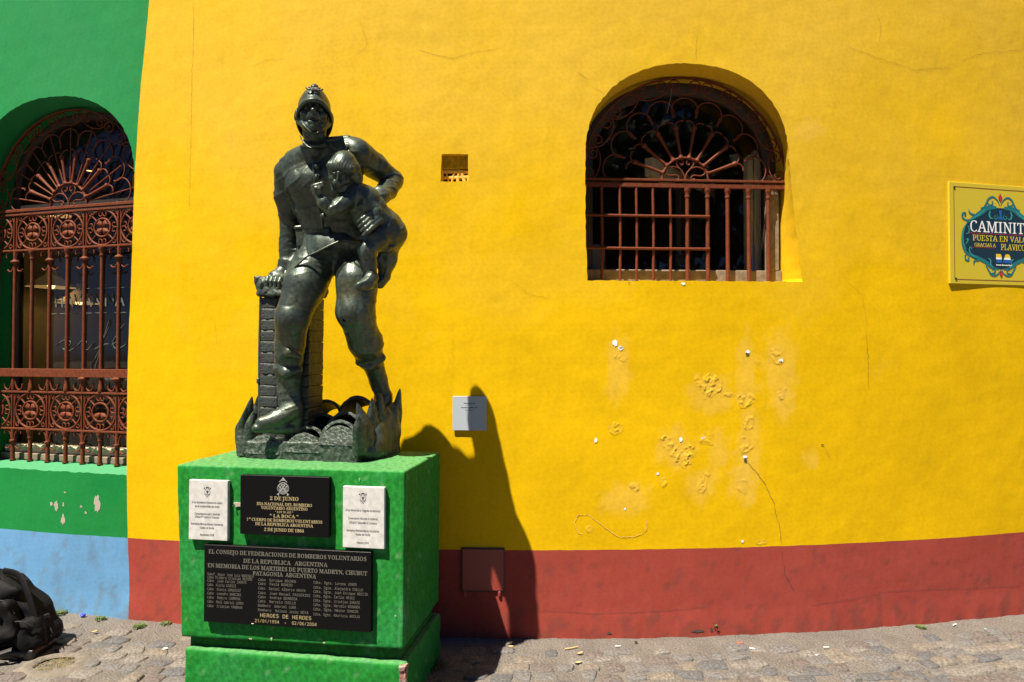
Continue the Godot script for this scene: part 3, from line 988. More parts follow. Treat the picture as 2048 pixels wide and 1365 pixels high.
func build_rooms() -> void:
	var b := get_node("building")
	# right window: timber frame and one big pane, an unlit room behind
	var f := put("window_frame", ring_between(open_r_in, 0.075, 0.262, 0.06, Vector2(0.822, 2.75)), M.dark_wood, b)
	var t := wall_frame(0.822, 0.0, -0.24)
	put("bottom_rail", box_mesh(Vector3(1.26, 0.085, 0.06), 0.004, t * Transform3D(Basis(), Vector3(0, 2.11, 0))), M.old_wood, f)
	put("stile", box_mesh(Vector3(0.07, 0.6, 0.055), 0.004, t * Transform3D(Basis(), Vector3(0.575, 2.452, 0.004))), M.old_wood, f)
	put("pane", flat_pane(wall_frame(0.822, 2.06, -0.31), 1.3, 1.32), M.glass, f)
	var rm := room("unlit_room", 0.82, 0.9, 3.9, 2.6, 3.2, "room_wall")
	var casing := Node3D.new()
	casing.name = numbered("inner_door_frame")
	add_child(casing)
	casing.transform = wall_frame(0.82, 0, -0.02)
	tag(casing, "pale moulded door frame standing inside behind the barred window", "door frame")
	for d in [["jamb", Vector3(0.1, 2.05, 0.06), Vector3(0.62, 1.96, -0.48)], ["jamb", Vector3(0.035, 2.0, 0.08), Vector3(0.54, 1.95, -0.48)], ["jamb", Vector3(0.03, 2.0, 0.09), Vector3(0.685, 1.95, -0.48)]]:
		put(d[0], box_mesh(d[1], 0.004, Transform3D(Basis(), d[2])), M.cream_paint, casing)
	put("head_board", box_mesh(Vector3(1.1, 0.12, 0.06), 0.004, Transform3D(Basis(Vector3(0, 1, 0), 0.85), Vector3(0.22, 2.86, -0.86))), M.cream_paint, casing)
	put("door_leaf", box_mesh(Vector3(0.62, 2.0, 0.035), 0.004, Transform3D(Basis(Vector3(0, 1, 0), 0.85), Vector3(0.3, 1.8, -0.82))), M.dark_wood, casing)
	var pic := thing("framed_picture", "small pale framed picture leaning inside at the window's lower left", "picture", Vector3.ZERO)
	pic.transform = wall_frame(0.28, 2.1, -0.42)
	put("frame", box_mesh(Vector3(0.16, 0.24, 0.02), 0.003, Transform3D(Basis(Vector3(1, 0, 0), -0.12), Vector3(0, 0.12, 0))), M.old_wood, pic)
	put("print", box_mesh(Vector3(0.13, 0.21, 0.004), 0.001, Transform3D(Basis(Vector3(1, 0, 0), -0.12), Vector3(0, 0.12, 0.012))), M.lamp_shade, pic)
	# left window: cafe
	f = put("window_frame", ring_between(open_l_in, 0.05, 0.27, 0.05, Vector2(-3.315, 2.7)), M.dark_wood, b)
	t = wall_frame(-3.315, 0.0, -0.26)
	put("bottom_rail", box_mesh(Vector3(1.3, 0.05, 0.07), 0.004, t * Transform3D(Basis(), Vector3(0, 0.975, -0.02))), M.cream_paint, f)
	put("bottom_rail", box_mesh(Vector3(1.3, 0.045, 0.05), 0.004, t * Transform3D(Basis(), Vector3(0, 0.925, 0.02))), M.old_wood, f)
	put("transom", box_mesh(Vector3(1.3, 0.075, 0.05), 0.004, t * Transform3D(Basis(), Vector3(0, 2.66, -0.07))), M.cream_paint, f)
	put("pane", flat_pane(wall_frame(-3.315, 0.9, -0.31), 1.36, 2.42), M.glass, f)
	room("cafe_room", -3.3, 0.2, 3.9, 2.6, 4.2, "room_wall")
	var lt := wall_frame(-3.3, 0, 0.0)
	for d in [[Vector3(-0.86, 2.16, -0.75), 0.17, "pale pendant lamp shade glowing inside the green wall's window, the upper one"], [Vector3(-0.86, 2.05, -1.0), 0.17, "pale pendant lamp with a bare bright bulb, just below the other pendant"], [Vector3(-0.8, 2.72, -0.7), 0.13, "greenish pendant lamp shade high behind the fan-shaped grille"]]:
		var pl := thing("pendant_lamp", d[2], "lamp", lt * d[0], 0.0, "pendant lamps in the cafe")
		var bag := Bag.new()
		bag_lathe(bag, Vector3.ZERO, Vector3.UP, [Vector2(d[1], 0.0), Vector2(d[1] * 0.97, 0.012), Vector2(d[1] * 0.45, 0.07), Vector2(0.04, 0.1), Vector2(0.02, 0.16)], 24)
		put("lamp_shade", bag_mesh(bag), M.lamp_shade, pl)
		bag = Bag.new()
		bag_lathe(bag, Vector3(0, 0.02, 0), Vector3.UP, [Vector2(0.0, -0.035), Vector2(0.02, -0.03), Vector2(0.028, -0.01), Vector2(0.02, 0.02), Vector2(0.012, 0.04)], 12)
		put("bulb", bag_mesh(bag), M.lamp_glow, pl)
		put("cord", tube_mesh(PackedVector3Array([Vector3(0, 0.15, 0), Vector3(0, 1.2, 0)]), 0.004, 6), M.dark_wood, pl)
		var om := OmniLight3D.new()
		om.name = "lamp_light"
		om.position = Vector3(0, 0.015, 0)
		om.light_energy = 0.02
		om.light_color = Color(1.0, 0.82, 0.55)
		om.light_size = 0.025
		om.omni_range = 6.0
		om.omni_attenuation = 2.0
		om.shadow_enabled = true
		pl.add_child(om)
	for d in [[Vector3(-0.72, 3.12, -0.95), "small warm spotlight behind the left spokes of the fan grille"], [Vector3(-0.5, 3.2, -1.3), "small warm spotlight behind the right spokes of the fan grille"], [Vector3(-0.1, 3.2, -1.15), "small warm spotlight close to the right edge of the arched opening"]]:
		var sp := thing("spotlight", d[1], "lamp", lt * d[0], 0.0, "ceiling spotlights in the cafe")
		var bag := Bag.new()
		bag_lathe(bag, Vector3.ZERO, Vector3.UP, [Vector2(0.03, 0.004), Vector2(0.034, 0.0), Vector2(0.034, 0.07), Vector2(0.0, 0.08)], 12)
		put("housing", bag_mesh(bag), M.dark_wood, sp)
		bag = Bag.new()
		bag_lathe(bag, Vector3.ZERO, Vector3.UP, [Vector2(0.0, 0.002), Vector2(0.028, 0.006)], 12)
		put("lamp_glow", bag_mesh(bag), M.lamp_glow, sp)
		put("hanger", tube_mesh(PackedVector3Array([Vector3(0, 0.07, 0), Vector3(0, 0.9, 0)]), 0.005, 6), M.dark_wood, sp)
	var tb := thing("cafe_table", "small dark cafe table standing inside behind the barred window", "table", lt * Vector3(0.0, 0.2, -1.0))
	put("table_top", box_mesh(Vector3(0.6, 0.03, 0.6), 0.005, Transform3D(Basis(), Vector3(0, 1.25, 0))), M.old_wood, tb)
	for k in 4: put("leg", box_mesh(Vector3(0.035, 1.235, 0.035), 0.003, Transform3D(Basis(), Vector3(-0.25 + 0.5 * (k & 1), 0.617, -0.25 + 0.5 * (k >> 1)))), M.dark_wood, tb)
	# the writing on the cafe glass: a boxed name in outline capitals and a script word
	var wt := wall_frame(-3.27, 2.0, -0.306)
	var o := thing("window_lettering", "thin pale lettering and box outline on the cafe window glass", "lettering", Vector3.ZERO)
	o.transform = wt
	var bag2 := Bag.new()
	var q := [Vector3(-0.36, -0.085, 0), Vector3(-0.36, 0.085, 0), Vector3(0.33, 0.085, 0), Vector3(0.33, -0.085, 0), Vector3(-0.36, -0.085, 0)]
	for k in 4: bag_tube(bag2, PackedVector3Array([q[k], q[k + 1]]), 0.0022, 5)
	put("box_outline", bag_mesh(bag2), M.white_print, o)
	words(o, "HAVANNA", Vector3(-0.02, -0.04, 0.001), 0.085, 0.6, M.white_print, "sans")
	bag2 = Bag.new()
	for stroke in [[[-0.33, -0.31], [-0.26, -0.27], [-0.2, -0.285], [-0.23, -0.325], [-0.27, -0.33], [-0.22, -0.345], [-0.16, -0.32], [-0.1, -0.275], [-0.06, -0.285], [-0.09, -0.33], [-0.05, -0.335], [0.0, -0.29], [-0.005, -0.33], [0.05, -0.31], [0.12, -0.2], [0.145, -0.14], [0.12, -0.16], [0.05, -0.36], [0.0, -0.5], [-0.03, -0.52], [-0.01, -0.44], [0.08, -0.31], [0.16, -0.3], [0.22, -0.265], [0.2, -0.24], [0.165, -0.28], [0.18, -0.325], [0.24, -0.32], [0.3, -0.28]], [[0.215, -0.21], [0.255, -0.165]]]:
		var c := []
		for w in stroke: c.append(Vector3(w[0] + 0.02, w[1], 0))
		bag_tube(bag2, curve_pts(c, 6), 0.0028, 5)
	put("script_word", bag_mesh(bag2), M.white_print, o)


# lettering, centred on `at` (its baseline), cap height h, squeezed to width w when w > 0
var fonts := {}


func words(parent: Node, text: String, at: Vector3, h: float, w: float, m: Material, face := "serif", left := false, deep := 0.0012) -> MeshInstance3D:
	if not fonts.has(face):
		var sf := SystemFont.new()
		sf.font_names = PackedStringArray([{"serif": "Droid Serif", "sans": "Droid Sans", "mono": "Droid Sans Mono"}[face.replace("_bold", "")]])
		sf.font_weight = 700 if face.ends_with("_bold") else 400
		fonts[face] = sf
	var tm := TextMesh.new()
	tm.text = text
	tm.font = fonts[face]
	tm.font_size = 32
	tm.pixel_size = h / (32.0 * 0.714)
	tm.depth = deep
	tm.curve_step = 3.0
	tm.vertical_alignment = VERTICAL_ALIGNMENT_BOTTOM
	tm.horizontal_alignment = HORIZONTAL_ALIGNMENT_CENTER
	var o := put("lettering", tm, m, parent)
	var bb := tm.get_aabb()
	var sx := 1.0 if w <= 0.0 else w / maxf(bb.size.x, 0.001)
	var cap := 32.0 * 0.714 * tm.pixel_size
	o.scale = Vector3(sx, 1, 1)
	var base := bb.position.y
	if text.contains("g") or text.contains("j") or text.contains("p") or text.contains("q") or text.contains("y") or text.contains(",") or text.contains("Q") or text.contains("J"): base = bb.position.y + bb.size.y - cap * 1.02
	o.position = at - Vector3((bb.position.x if left else bb.get_center().x) * sx, base, 0)
	return o


# ---------------------------------------------------------------- across the street: the trees that the panes mirror
func build_across_street() -> void:
	for d in [[Vector3(-3.5, 0, 11.0), 9.5, "tall leafy street tree opposite the statue"], [Vector3(3.0, 0, 9.5), 8.5, "leafy street tree opposite the barred window"], [Vector3(9.0, 0, 12.5), 10.0, "tall spreading street tree opposite the painted sign"], [Vector3(-10.5, 0, 12.0), 9.0, "leafy street tree opposite the green wall"], [Vector3(-7.5, 0, 15.0), 11.0, "tall street tree standing farther back opposite the green wall"], [Vector3(6.0, 0, 15.5), 11.5, "tall street tree standing farther back opposite the painted sign"]]:
		var t := thing("street_tree", d[2], "tree", d[0], 0.0, "trees across the street")
		var h: float = d[1]
		put("trunk", tube_mesh(PackedVector3Array([Vector3(0, -0.1, 0), Vector3(0.05, h * 0.2, 0), Vector3(-0.05, h * 0.4, 0.1), Vector3(0.1, h * 0.75, 0)]), PackedFloat32Array([0.24, 0.19, 0.15, 0.05]), 10), M.bark, t)
		var tips := []
		for k in 9:
			var g := TAU * k / 9.0 + rng.randf()
			var y0 := h * rng.randf_range(0.3, 0.6)
			var tip := Vector3(cos(g) * h * rng.randf_range(0.2, 0.34), y0 + h * rng.randf_range(0.12, 0.32), sin(g) * h * rng.randf_range(0.2, 0.34))
			tips.append(tip)
			put("branch", tube_mesh(curve_pts([Vector3(0, y0, 0), tip * 0.5 + Vector3(0, y0 * 0.4, 0), tip], 4), PackedFloat32Array([0.08, 0.075, 0.07, 0.06, 0.05, 0.04, 0.035, 0.03, 0.02]), 6), M.bark, t)
		tips.append(Vector3(0, h * 0.85, 0))
		var st := smooth_st()
		for tip in tips:
			for k in 330:
				var o := Vector3(rng.randfn(), rng.randfn() * 0.75, rng.randfn()) * h * 0.085
				var c: Vector3 = tip + o
				var a := Vector3(rng.randfn(), rng.randfn(), rng.randfn()).normalized()
				var bb := a.cross(Vector3(rng.randfn(), rng.randfn(), rng.randfn())).normalized()
				var l := rng.randf_range(0.16, 0.3)
				quad(st, c - a * l, c + bb * l * 0.5, c + a * l, c - bb * l * 0.5)
		var crown := put("crown", done(st), M.leaf, t)
		crown.set_meta("kind", "stuff")


# ---------------------------------------------------------------- wrought iron window grilles
func spiral_half(w: float, h: float, turns := 1.35, r0 := 0.006) -> Array:   # from the eye of a scroll to the middle of its C
	var out := []
	var r1 := w * 0.2
	var c := Vector2(-w * 0.5 + r1, h - r1)
	var n := 20
	for i in n + 1:
		var t := float(i) / n
		var g := PI - TAU * turns * (1.0 - t)
		out.append(c + Vector2(cos(g), sin(g)) * lerpf(r0, r1, pow(t, 0.8)))
	var a: Vector2 = out[-1]
	for i in range(1, 8):
		var t := i / 7.0
		out.append(a.bezier_interpolate(Vector2(a.x, h * 0.25), Vector2(-w * 0.28, 0), Vector2(0, 0), t))
	return out


func c_scroll(w: float, h: float) -> Array:
	var a := spiral_half(w, h)
	var out := a.duplicate()
	for i in range(a.size() - 2, -1, -1): out.append(Vector2(-a[i].x, a[i].y))
	return out


func to3(p: Array, t: Transform3D) -> PackedVector3Array:
	var o := PackedVector3Array()
	for q in p: o.append(t * Vector3(q.x, q.y, 0))
	return o


func at2(x: float, y: float, turn := 0.0, sx := 1.0, z := 0.0) -> Transform3D:
	return Transform3D(Basis(Vector3(0, 0, 1), turn) * Basis.from_scale(Vector3(sx, 1, 1)), Vector3(x, y, z))


func arc2(c: Vector2, rx: float, ry: float, a0: float, a1: float, n := 14) -> Array:
	var o := []
	for i in n + 1:
		var g := lerpf(a0, a1, float(i) / n)
		o.append(c + Vector2(cos(g) * rx, sin(g) * ry))
	return o


func hook(x: float, y: float, w: float, h: float) -> Array:   # a J-shaped tendril: from (x,y) bending away sideways and curling at its end
	return [Vector2(x, y), Vector2(x + w * 0.06, y + h * 0.5), Vector2(x + w * 0.35, y + h * 0.92), Vector2(x + w * 0.75, y + h * 0.9), Vector2(x + w, y + h * 0.6), Vector2(x + w * 0.93, y + h * 0.42)]


func smooth2(p: Array, per := 5) -> Array:
	var c := []
	for q in p: c.append(Vector3(q.x, q.y, 0))
	var o := []
	for q in curve_pts(c, per): o.append(Vector2(q.x, q.y))
	return o


func fan_part(g: Node3D, hub: Vector2, hub_r: float, out_r: float, long_rods: bool) -> void:
	var k := 0
	var bar := Vector3(0, 0, 1)
	put("arch_bar", tube_mesh(to3(arc2(hub, out_r, out_r, 0.0, PI, 48), Transform3D()), 0.006, 6, false, 2.4, bar), M.iron, g)
	put("hub_arc", tube_mesh(to3(arc2(hub, hub_r, hub_r, 0.0, PI, 24), Transform3D()), 0.0075, 6, false, 1.4, bar), M.iron, g)
	# heart of scrolls inside the hub
	var b := Bag.new()
	for s in [-1.0, 1.0]:
		var p := smooth2([Vector2(0, 0.005), Vector2(0.012, 0.05), Vector2(0.05, 0.095), Vector2(0.055, 0.12), Vector2(0.035, 0.137), Vector2(0.014, 0.128), Vector2(0.012, 0.108), Vector2(0.024, 0.1), Vector2(0.03, 0.112)])
		bag_tube(b, to3(p, at2(hub.x, hub.y, 0, s * hub_r / 0.15)), 0.0048, 5)
		p = smooth2([Vector2(0.03, 0.075), Vector2(0.075, 0.09), Vector2(0.118, 0.075), Vector2(0.128, 0.05), Vector2(0.1, 0.035), Vector2(0.06, 0.038), Vector2(0.04, 0.025), Vector2(0.05, 0.01), Vector2(0.062, 0.018)])
		bag_tube(b, to3(p, at2(hub.x, hub.y, 0, s * hub_r / 0.15)), 0.0048, 5)
	put("heart_scroll", bag_mesh(b), M.iron, g)
	# tapering spokes with a socket at the outer end and two tendrils
	for i in 8:
		var a := deg_to_rad(20.0 + 20.0 * i)
		var d := Vector3(cos(a), sin(a), 0)
		var c := Vector3(hub.x, hub.y, 0)
		b = Bag.new()
		bag_lathe(b, c + d * hub_r, d, [Vector2(0.016, 0.0), Vector2(0.014, 0.012), Vector2(0.0085, 0.02), Vector2(0.0095, 0.1), Vector2(0.011, 0.155), Vector2(0.013, 0.16), Vector2(0.01, 0.168), Vector2(0.015, 0.18), Vector2(0.017, 0.194), Vector2(0.012, 0.198), Vector2(0.0, 0.2)], 8)
		put("spoke", bag_mesh(b), M.iron, g)
		for s in [-1.0, 1.0]:
			var p := smooth2([Vector2(0, 0), Vector2(0.012, 0.022), Vector2(0.035, 0.032), Vector2(0.058, 0.028)])
			put("tendril", tube_mesh(to3(p, at2(hub.x + d.x * (hub_r + 0.195), hub.y + d.y * (hub_r + 0.195), a - PI / 2, s)), 0.0045, 5), M.iron, g)
	for i in 9:
		var a := deg_to_rad(10.0 + 20.0 * i)
		var c := Vector2(hub.x + cos(a) * out_r * 0.69, hub.y + sin(a) * out_r * 0.69)
		put("petal_arc", tube_mesh(to3(arc2(Vector2.ZERO, 0.083, 0.075, -0.72, PI + 0.72, 18), at2(c.x, c.y, a - PI / 2)), 0.0041, 5), M.iron, g)
		var q := Vector2(hub.x + cos(a) * (out_r - 0.103), hub.y + sin(a) * (out_r - 0.103))
		put("border_scroll", tube_mesh(to3(c_scroll(out_r * 0.315, 0.094), at2(q.x, q.y, a - PI / 2)), 0.0042, 5), M.iron, g)
		if long_rods:
			var e := Vector3(hub.x + cos(a) * (out_r - 0.1), hub.y + sin(a) * (out_r - 0.1), -0.012)
			put("rod", tube_mesh(PackedVector3Array([Vector3(hub.x + cos(a) * hub_r, hub.y + sin(a) * hub_r, -0.012), e]), 0.0055, 6), M.iron, g)


func flat_bar(g: Node3D, called: String, x0: float, x1: float, y: float, h: float, d: float, z := 0.0) -> void:
	put(called, box_mesh(Vector3(x1 - x0, h, d), 0.002, Transform3D(Basis(), Vector3((x0 + x1) / 2, y, z))), M.iron, g)


func baluster(x: float, y0: float, y1: float, r: float, top_cap: bool, foot: bool) -> ArrayMesh:
	var b := Bag.new()
	var h := y1 - y0
	var p := [Vector2(0, 0)]
	if foot: p.append_array([Vector2(r * 1.5, 0.0), Vector2(r * 1.5, 0.008), Vector2(r * 1.05, 0.018)])
	else: p.append(Vector2(r, 0.0))
	if top_cap: p.append_array([Vector2(r, h - 0.062), Vector2(r * 1.35, h - 0.058), Vector2(r * 1.35, h - 0.05), Vector2(r * 1.05, h - 0.044), Vector2(r * 1.45, h - 0.024), Vector2(r * 1.8, h - 0.016), Vector2(r * 1.8, h)])
	else: p.append(Vector2(r, h))
	bag_lathe(b, Vector3(x, y0, 0), Vector3.UP, p, 10)
	return bag_mesh(b)


func rosette(g: Node3D, x: float, y: float, rx: float, ry: float, whole: bool, k: int) -> void:
	var b := Bag.new()
	bag_tube(b, to3(arc2(Vector2(x, y), rx, ry, 0, TAU * 35 / 36.0, 35), Transform3D()), 0.0075, 6, true)
	bag_tube(b, to3(arc2(Vector2(x, y), rx * 0.52, ry * 0.52, 0, TAU * 23 / 24.0, 23), Transform3D()), 0.0078, 6, true)
	for i in 4:
		var a := PI / 4 + PI / 2 * i
		var d := Vector2(cos(a) * rx, sin(a) * ry)
		bag_tube(b, PackedVector3Array([Vector3(x + d.x * 0.55, y + d.y * 0.55, 0), Vector3(x + d.x * 0.97, y + d.y * 0.97, 0)]), 0.0055, 6)
	var o := put("rosette", bag_mesh(b), M.iron, g)
	# small double scrolls at the four quarters, between the rings
	b = Bag.new()
	for i in 4:
		var a := PI / 2 * i
		var rad := rx if i % 2 == 0 else ry
		var c := Vector2(x + cos(a) * rad * 0.55, y + sin(a) * rad * 0.55)
		for s in [-1.0, 1.0]:
			var p := smooth2([Vector2(0, 0.048), Vector2(0.004, 0.02), Vector2(0.018, 0.012), Vector2(0.03, 0.022), Vector2(0.026, 0.036)], 4)
			bag_tube(b, to3(p, at2(c.x, c.y, a - PI / 2, s)), 0.0042, 5)
	put("small_scrolls", bag_mesh(b), M.iron, o).set_meta("kind", "stuff")
	# four flared petals that leave a cross of gaps between them
	for i in 4:
		if not whole and i < 2 and k % 2 == 0: continue
		var a := PI / 4 + PI / 2 * i
		var st := smooth_st()
		var t := at2(x, y, a - PI / 2)
		var f := [Vector2(0.004, 0.006), Vector2(0.024, 0.034), Vector2(0.018, 0.046), Vector2(0.026, 0.056), Vector2(0.0, 0.05), Vector2(-0.026, 0.056), Vector2(-0.018, 0.046), Vector2(-0.024, 0.034), Vector2(-0.004, 0.006)]
		for j in f.size():
			var u: Vector2 = f[j]
			var w: Vector2 = f[(j + 1) % f.size()]
			tri(st, t * Vector3(0, 0.032, 0.012), t * Vector3(u.x, u.y, 0.004), t * Vector3(w.x, w.y, 0.004))
			quad(st, t * Vector3(u.x, u.y, 0.004), t * Vector3(u.x, u.y, -0.004), t * Vector3(w.x, w.y, -0.004), t * Vector3(w.x, w.y, 0.004))
			tri(st, t * Vector3(0, 0.032, -0.006), t * Vector3(w.x, w.y, -0.004), t * Vector3(u.x, u.y, -0.004))
		put("petal", done(st), M.iron, o)


func build_grilles() -> void:
	# ---- right: the yellow wall's window
	var g := thing("window_grille", "rust-red iron grille with fan top in the yellow wall's arched window", "window grille")
	g.transform = wall_frame(0.822, 0.0, -0.17)
	var cx := 0.822
	fan_part(g, Vector2(0, 2.69), 0.145, 0.638, false)
	flat_bar(g, "rail", -0.64, 0.64, 2.694, 0.014, 0.03)
	flat_bar(g, "rail", -0.64, 0.64, 2.662, 0.026, 0.02)
	for s in [0.304, 0.416, 0.518, 0.621, 0.728]:
		put("bar", tube_mesh(PackedVector3Array([Vector3(s - cx, 2.065, 0), Vector3(s - cx + 0.004, 2.35, 0.001), Vector3(s - cx, 2.65, 0)]), 0.0085, 8), M.iron, g)
	for s in [0.835, 0.962, 1.087, 1.22, 1.344]:
		put("baluster", baluster(s - cx, 2.064, 2.65, 0.0118, true, true), M.iron, g)
	for y in [2.474, 2.275]:
		put("cross_bar", tube_mesh(PackedVector3Array([Vector3(-0.66, y, 0.012), Vector3(-0.2, y - 0.002, 0.013), Vector3(0.148, y, 0.012)]), 0.0085, 8), M.iron, g)
	put("wire", tube_mesh(curve_pts([Vector3(-0.085, 3.255, 0.012), Vector3(-0.1, 3.18, 0.03), Vector3(-0.117, 3.1, 0.02)], 4), 0.0022, 5), M.old_wood, g)
	# ---- left: the green wall's window
	g = thing("window_grille", "rust-red iron grille with rosette bands in the green wall's arched window", "window grille")
	g.transform = wall_frame(-3.33, 0.0, -0.17)
	fan_part(g, Vector2(0, 2.63), 0.155, 0.652, true)
	flat_bar(g, "rail", -0.68, 0.68, 2.622, 0.02, 0.03)
	for y in [2.594, 2.347, 1.374, 1.122]: flat_bar(g, "rail", -0.68, 0.68, y, 0.013, 0.022)
	flat_bar(g, "flat_rail", -0.68, 0.68, 1.506, 0.056, 0.016, 0.012)
	var k := 0
	for x in [-0.62, -0.31, 0.0, 0.29, 0.57]:
		k += 1
		rosette(g, x, 2.47, 0.128, 0.116, true, k)
		rosette(g, x, 1.248, 0.128, 0.118, k < 4, k)
		put("baluster", baluster(x, 1.53, 2.342, 0.0125, true, false), M.iron, g)
		put("baluster", baluster(x, 0.902, 1.117, 0.0125, true, true), M.iron, g)
		var b := Bag.new()
		bag_lathe(b, Vector3(x, 1.38, 0), Vector3.UP, [Vector2(0.016, 0), Vector2(0.02, 0.008), Vector2(0.016, 0.018), Vector2(0.019, 0.024), Vector2(0.014, 0.034), Vector2(0.015, 0.05), Vector2(0.011, 0.056), Vector2(0.011, 0.1)], 10)
		put("turned_foot", bag_mesh(b), M.iron, g)
	k = 0
	for x in [-0.465, -0.155, 0.145, 0.43]:
		k += 1
		for y in [[2.354, 2.588], [1.129, 1.368]]:
			put("divider", tube_mesh(PackedVector3Array([Vector3(x - 0.011, y[0], 0), Vector3(x - 0.011, y[1], 0)]), 0.0055, 6), M.iron, g)
			put("divider", tube_mesh(PackedVector3Array([Vector3(x + 0.011, y[0], 0), Vector3(x + 0.011, y[1], 0)]), 0.0055, 6), M.iron, g)
			var b := Bag.new()
			for s in [-1.0, 1.0]:
				for e in [0, 1]:
					var p := smooth2([Vector2(0.012, 0.1), Vector2(0.016, 0.05), Vector2(0.03, 0.022), Vector2(0.047, 0.018), Vector2(0.053, 0.034), Vector2(0.042, 0.043), Vector2(0.036, 0.034)], 4)
					var t := Transform3D(Basis.from_scale(Vector3(s, 1 if e == 0 else -1, 1)), Vector3(x, y[e] - (0.006 if e == 0 else -0.006), 0))
					bag_tube(b, to3(p, t), 0.0044, 5)
			put("corner_scrolls", bag_mesh(b), M.iron, g).set_meta("kind", "stuff")
		put("bar", baluster(x, 1.53, 2.342, 0.0125, false, false), M.iron, g)
		put("bar", baluster(x, 0.902, 1.117, 0.0125, false, true), M.iron, g)
		put("bar", baluster(x, 1.38, 1.48, 0.0125, false, false), M.iron, g)
		var b := Bag.new()
		bag_lathe(b, Vector3(x, 2.27, 0), Vector3.UP, [Vector2(0.013, -0.014), Vector2(0.026, -0.006), Vector2(0.03, 0.0), Vector2(0.022, 0.008), Vector2(0.012, 0.016)], 10)
		if k > 2: bag_lathe(b, Vector3(x, 1.468, 0), Vector3.UP, [Vector2(0.012, -0.018), Vector2(0.03, -0.012), Vector2(0.034, 0.0), Vector2(0.03, 0.01), Vector2(0.012, 0.016)], 12)
		bag_lathe(b, Vector3(x, 1.035, 0), Vector3.UP, [Vector2(0.013, -0.012), Vector2(0.022, -0.008), Vector2(0.017, 0.0), Vector2(0.022, 0.008), Vector2(0.013, 0.012)], 10)
		put("knop", bag_mesh(b), M.iron, g)
		for s in [-1.0, 1.0]:
			put("tendril", tube_mesh(to3(smooth2([Vector2(0.01, 2.29), Vector2(0.012, 2.318), Vector2(0.03, 2.338), Vector2(0.06, 2.336), Vector2(0.078, 2.318), Vector2(0.076, 2.3)]), at2(x, 0, 0, s)), 0.005, 6), M.iron, g)
			put("tendril", tube_mesh(to3(smooth2([Vector2(0.012, 2.262), Vector2(0.014, 2.235), Vector2(0.03, 2.208), Vector2(0.052, 2.205), Vector2(0.068, 2.218)]), at2(x, 0, 0, s)), 0.0052, 6), M.iron, g)
			put("tendril", tube_mesh(to3(smooth2([Vector2(0.016, 1.462), Vector2(0.018, 1.43), Vector2(0.034, 1.395), Vector2(0.055, 1.388), Vector2(0.076, 1.402), Vector2(0.08, 1.428)]), at2(x, 0, 0, s)), 0.0058, 6), M.iron, g)
			put("tendril", tube_mesh(to3(smooth2([Vector2(0.072, 1.085), Vector2(0.07, 1.105), Vector2(0.05, 1.112), Vector2(0.026, 1.095), Vector2(0.014, 1.06), Vector2(0.013, 1.03), Vector2(0.02, 1.0), Vector2(0.045, 0.983), Vector2(0.066, 0.99)]), at2(x, 0, 0, s)), 0.0055, 6), M.iron, g)


# ---------------------------------------------------------------- pedestal
const PED_TURN := -0.15708
const PED_SIZE := 0.966
var ped_at := Vector3(-1.0070, 0.0556, -3.5203)


func pedestal_local(p: Vector3) -> Vector3:
	return Basis(Vector3.UP, -PED_TURN) * (p - ped_at)


func rough_box(size: Vector3, at: Vector3, step: float, round_: float, amp: float, freq: float, tone: Callable, shape = null) -> ArrayMesh:
	# a box with rounded, slightly uneven edges and faces
	var v := PackedVector3Array(); var n := PackedVector3Array(); var idx := PackedInt32Array(); var col := PackedColorArray(); var uv := PackedVector2Array()
	var h := size / 2.0
	for f in 6:
		var ax := f / 2
		var sg := 1.0 if f % 2 == 0 else -1.0
		var u := (ax + 1) % 3
		var w := (ax + 2) % 3
		var nu := maxi(2, int(size[u] / step))
		var nw := maxi(2, int(size[w] / step))
		var base := v.size()
		for j in nw + 1:
			for i in nu + 1:
				var p := Vector3.ZERO
				p[ax] = sg * h[ax]
				# more rows near the edges, to round them
				var tu := float(i) / nu * 2.0 - 1.0
				var tw := float(j) / nw * 2.0 - 1.0
				p[u] = signf(tu) * (1.0 - pow(1.0 - absf(tu), 1.25)) * h[u]
				p[w] = signf(tw) * (1.0 - pow(1.0 - absf(tw), 1.25)) * h[w]
				var inner := Vector3(clampf(p.x, -h.x + round_, h.x - round_), clampf(p.y, -h.y + round_, h.y - round_), clampf(p.z, -h.z + round_, h.z - round_))
				var nn := (p - inner).normalized()
				var q := inner + nn * round_
				var e := amp * n_mid.get_noise_3dv((q + at) * freq) + amp * 0.35 * n_fine.get_noise_3dv((q + at) * freq)
				q += nn * e
				if shape != null: q = shape.call(q)
				v.append(q + at)
				col.append(tone.call(q + at, nn))
				uv.append(Vector2(q[u], q[w]))
				n.append(nn)
		for j in nw:
			for i in nu:
				var a := base + j * (nu + 1) + i
				var b := a + 1
				var c := a + nu + 1
				var d := c + 1
				if sg > 0: idx.append_array(PackedInt32Array([a, c, d, a, d, b]))
				else: idx.append_array(PackedInt32Array([a, d, c, a, b, d]))
	n = area_normals(v, idx, n)
	return mesh_of(v, n, idx, uv, col)


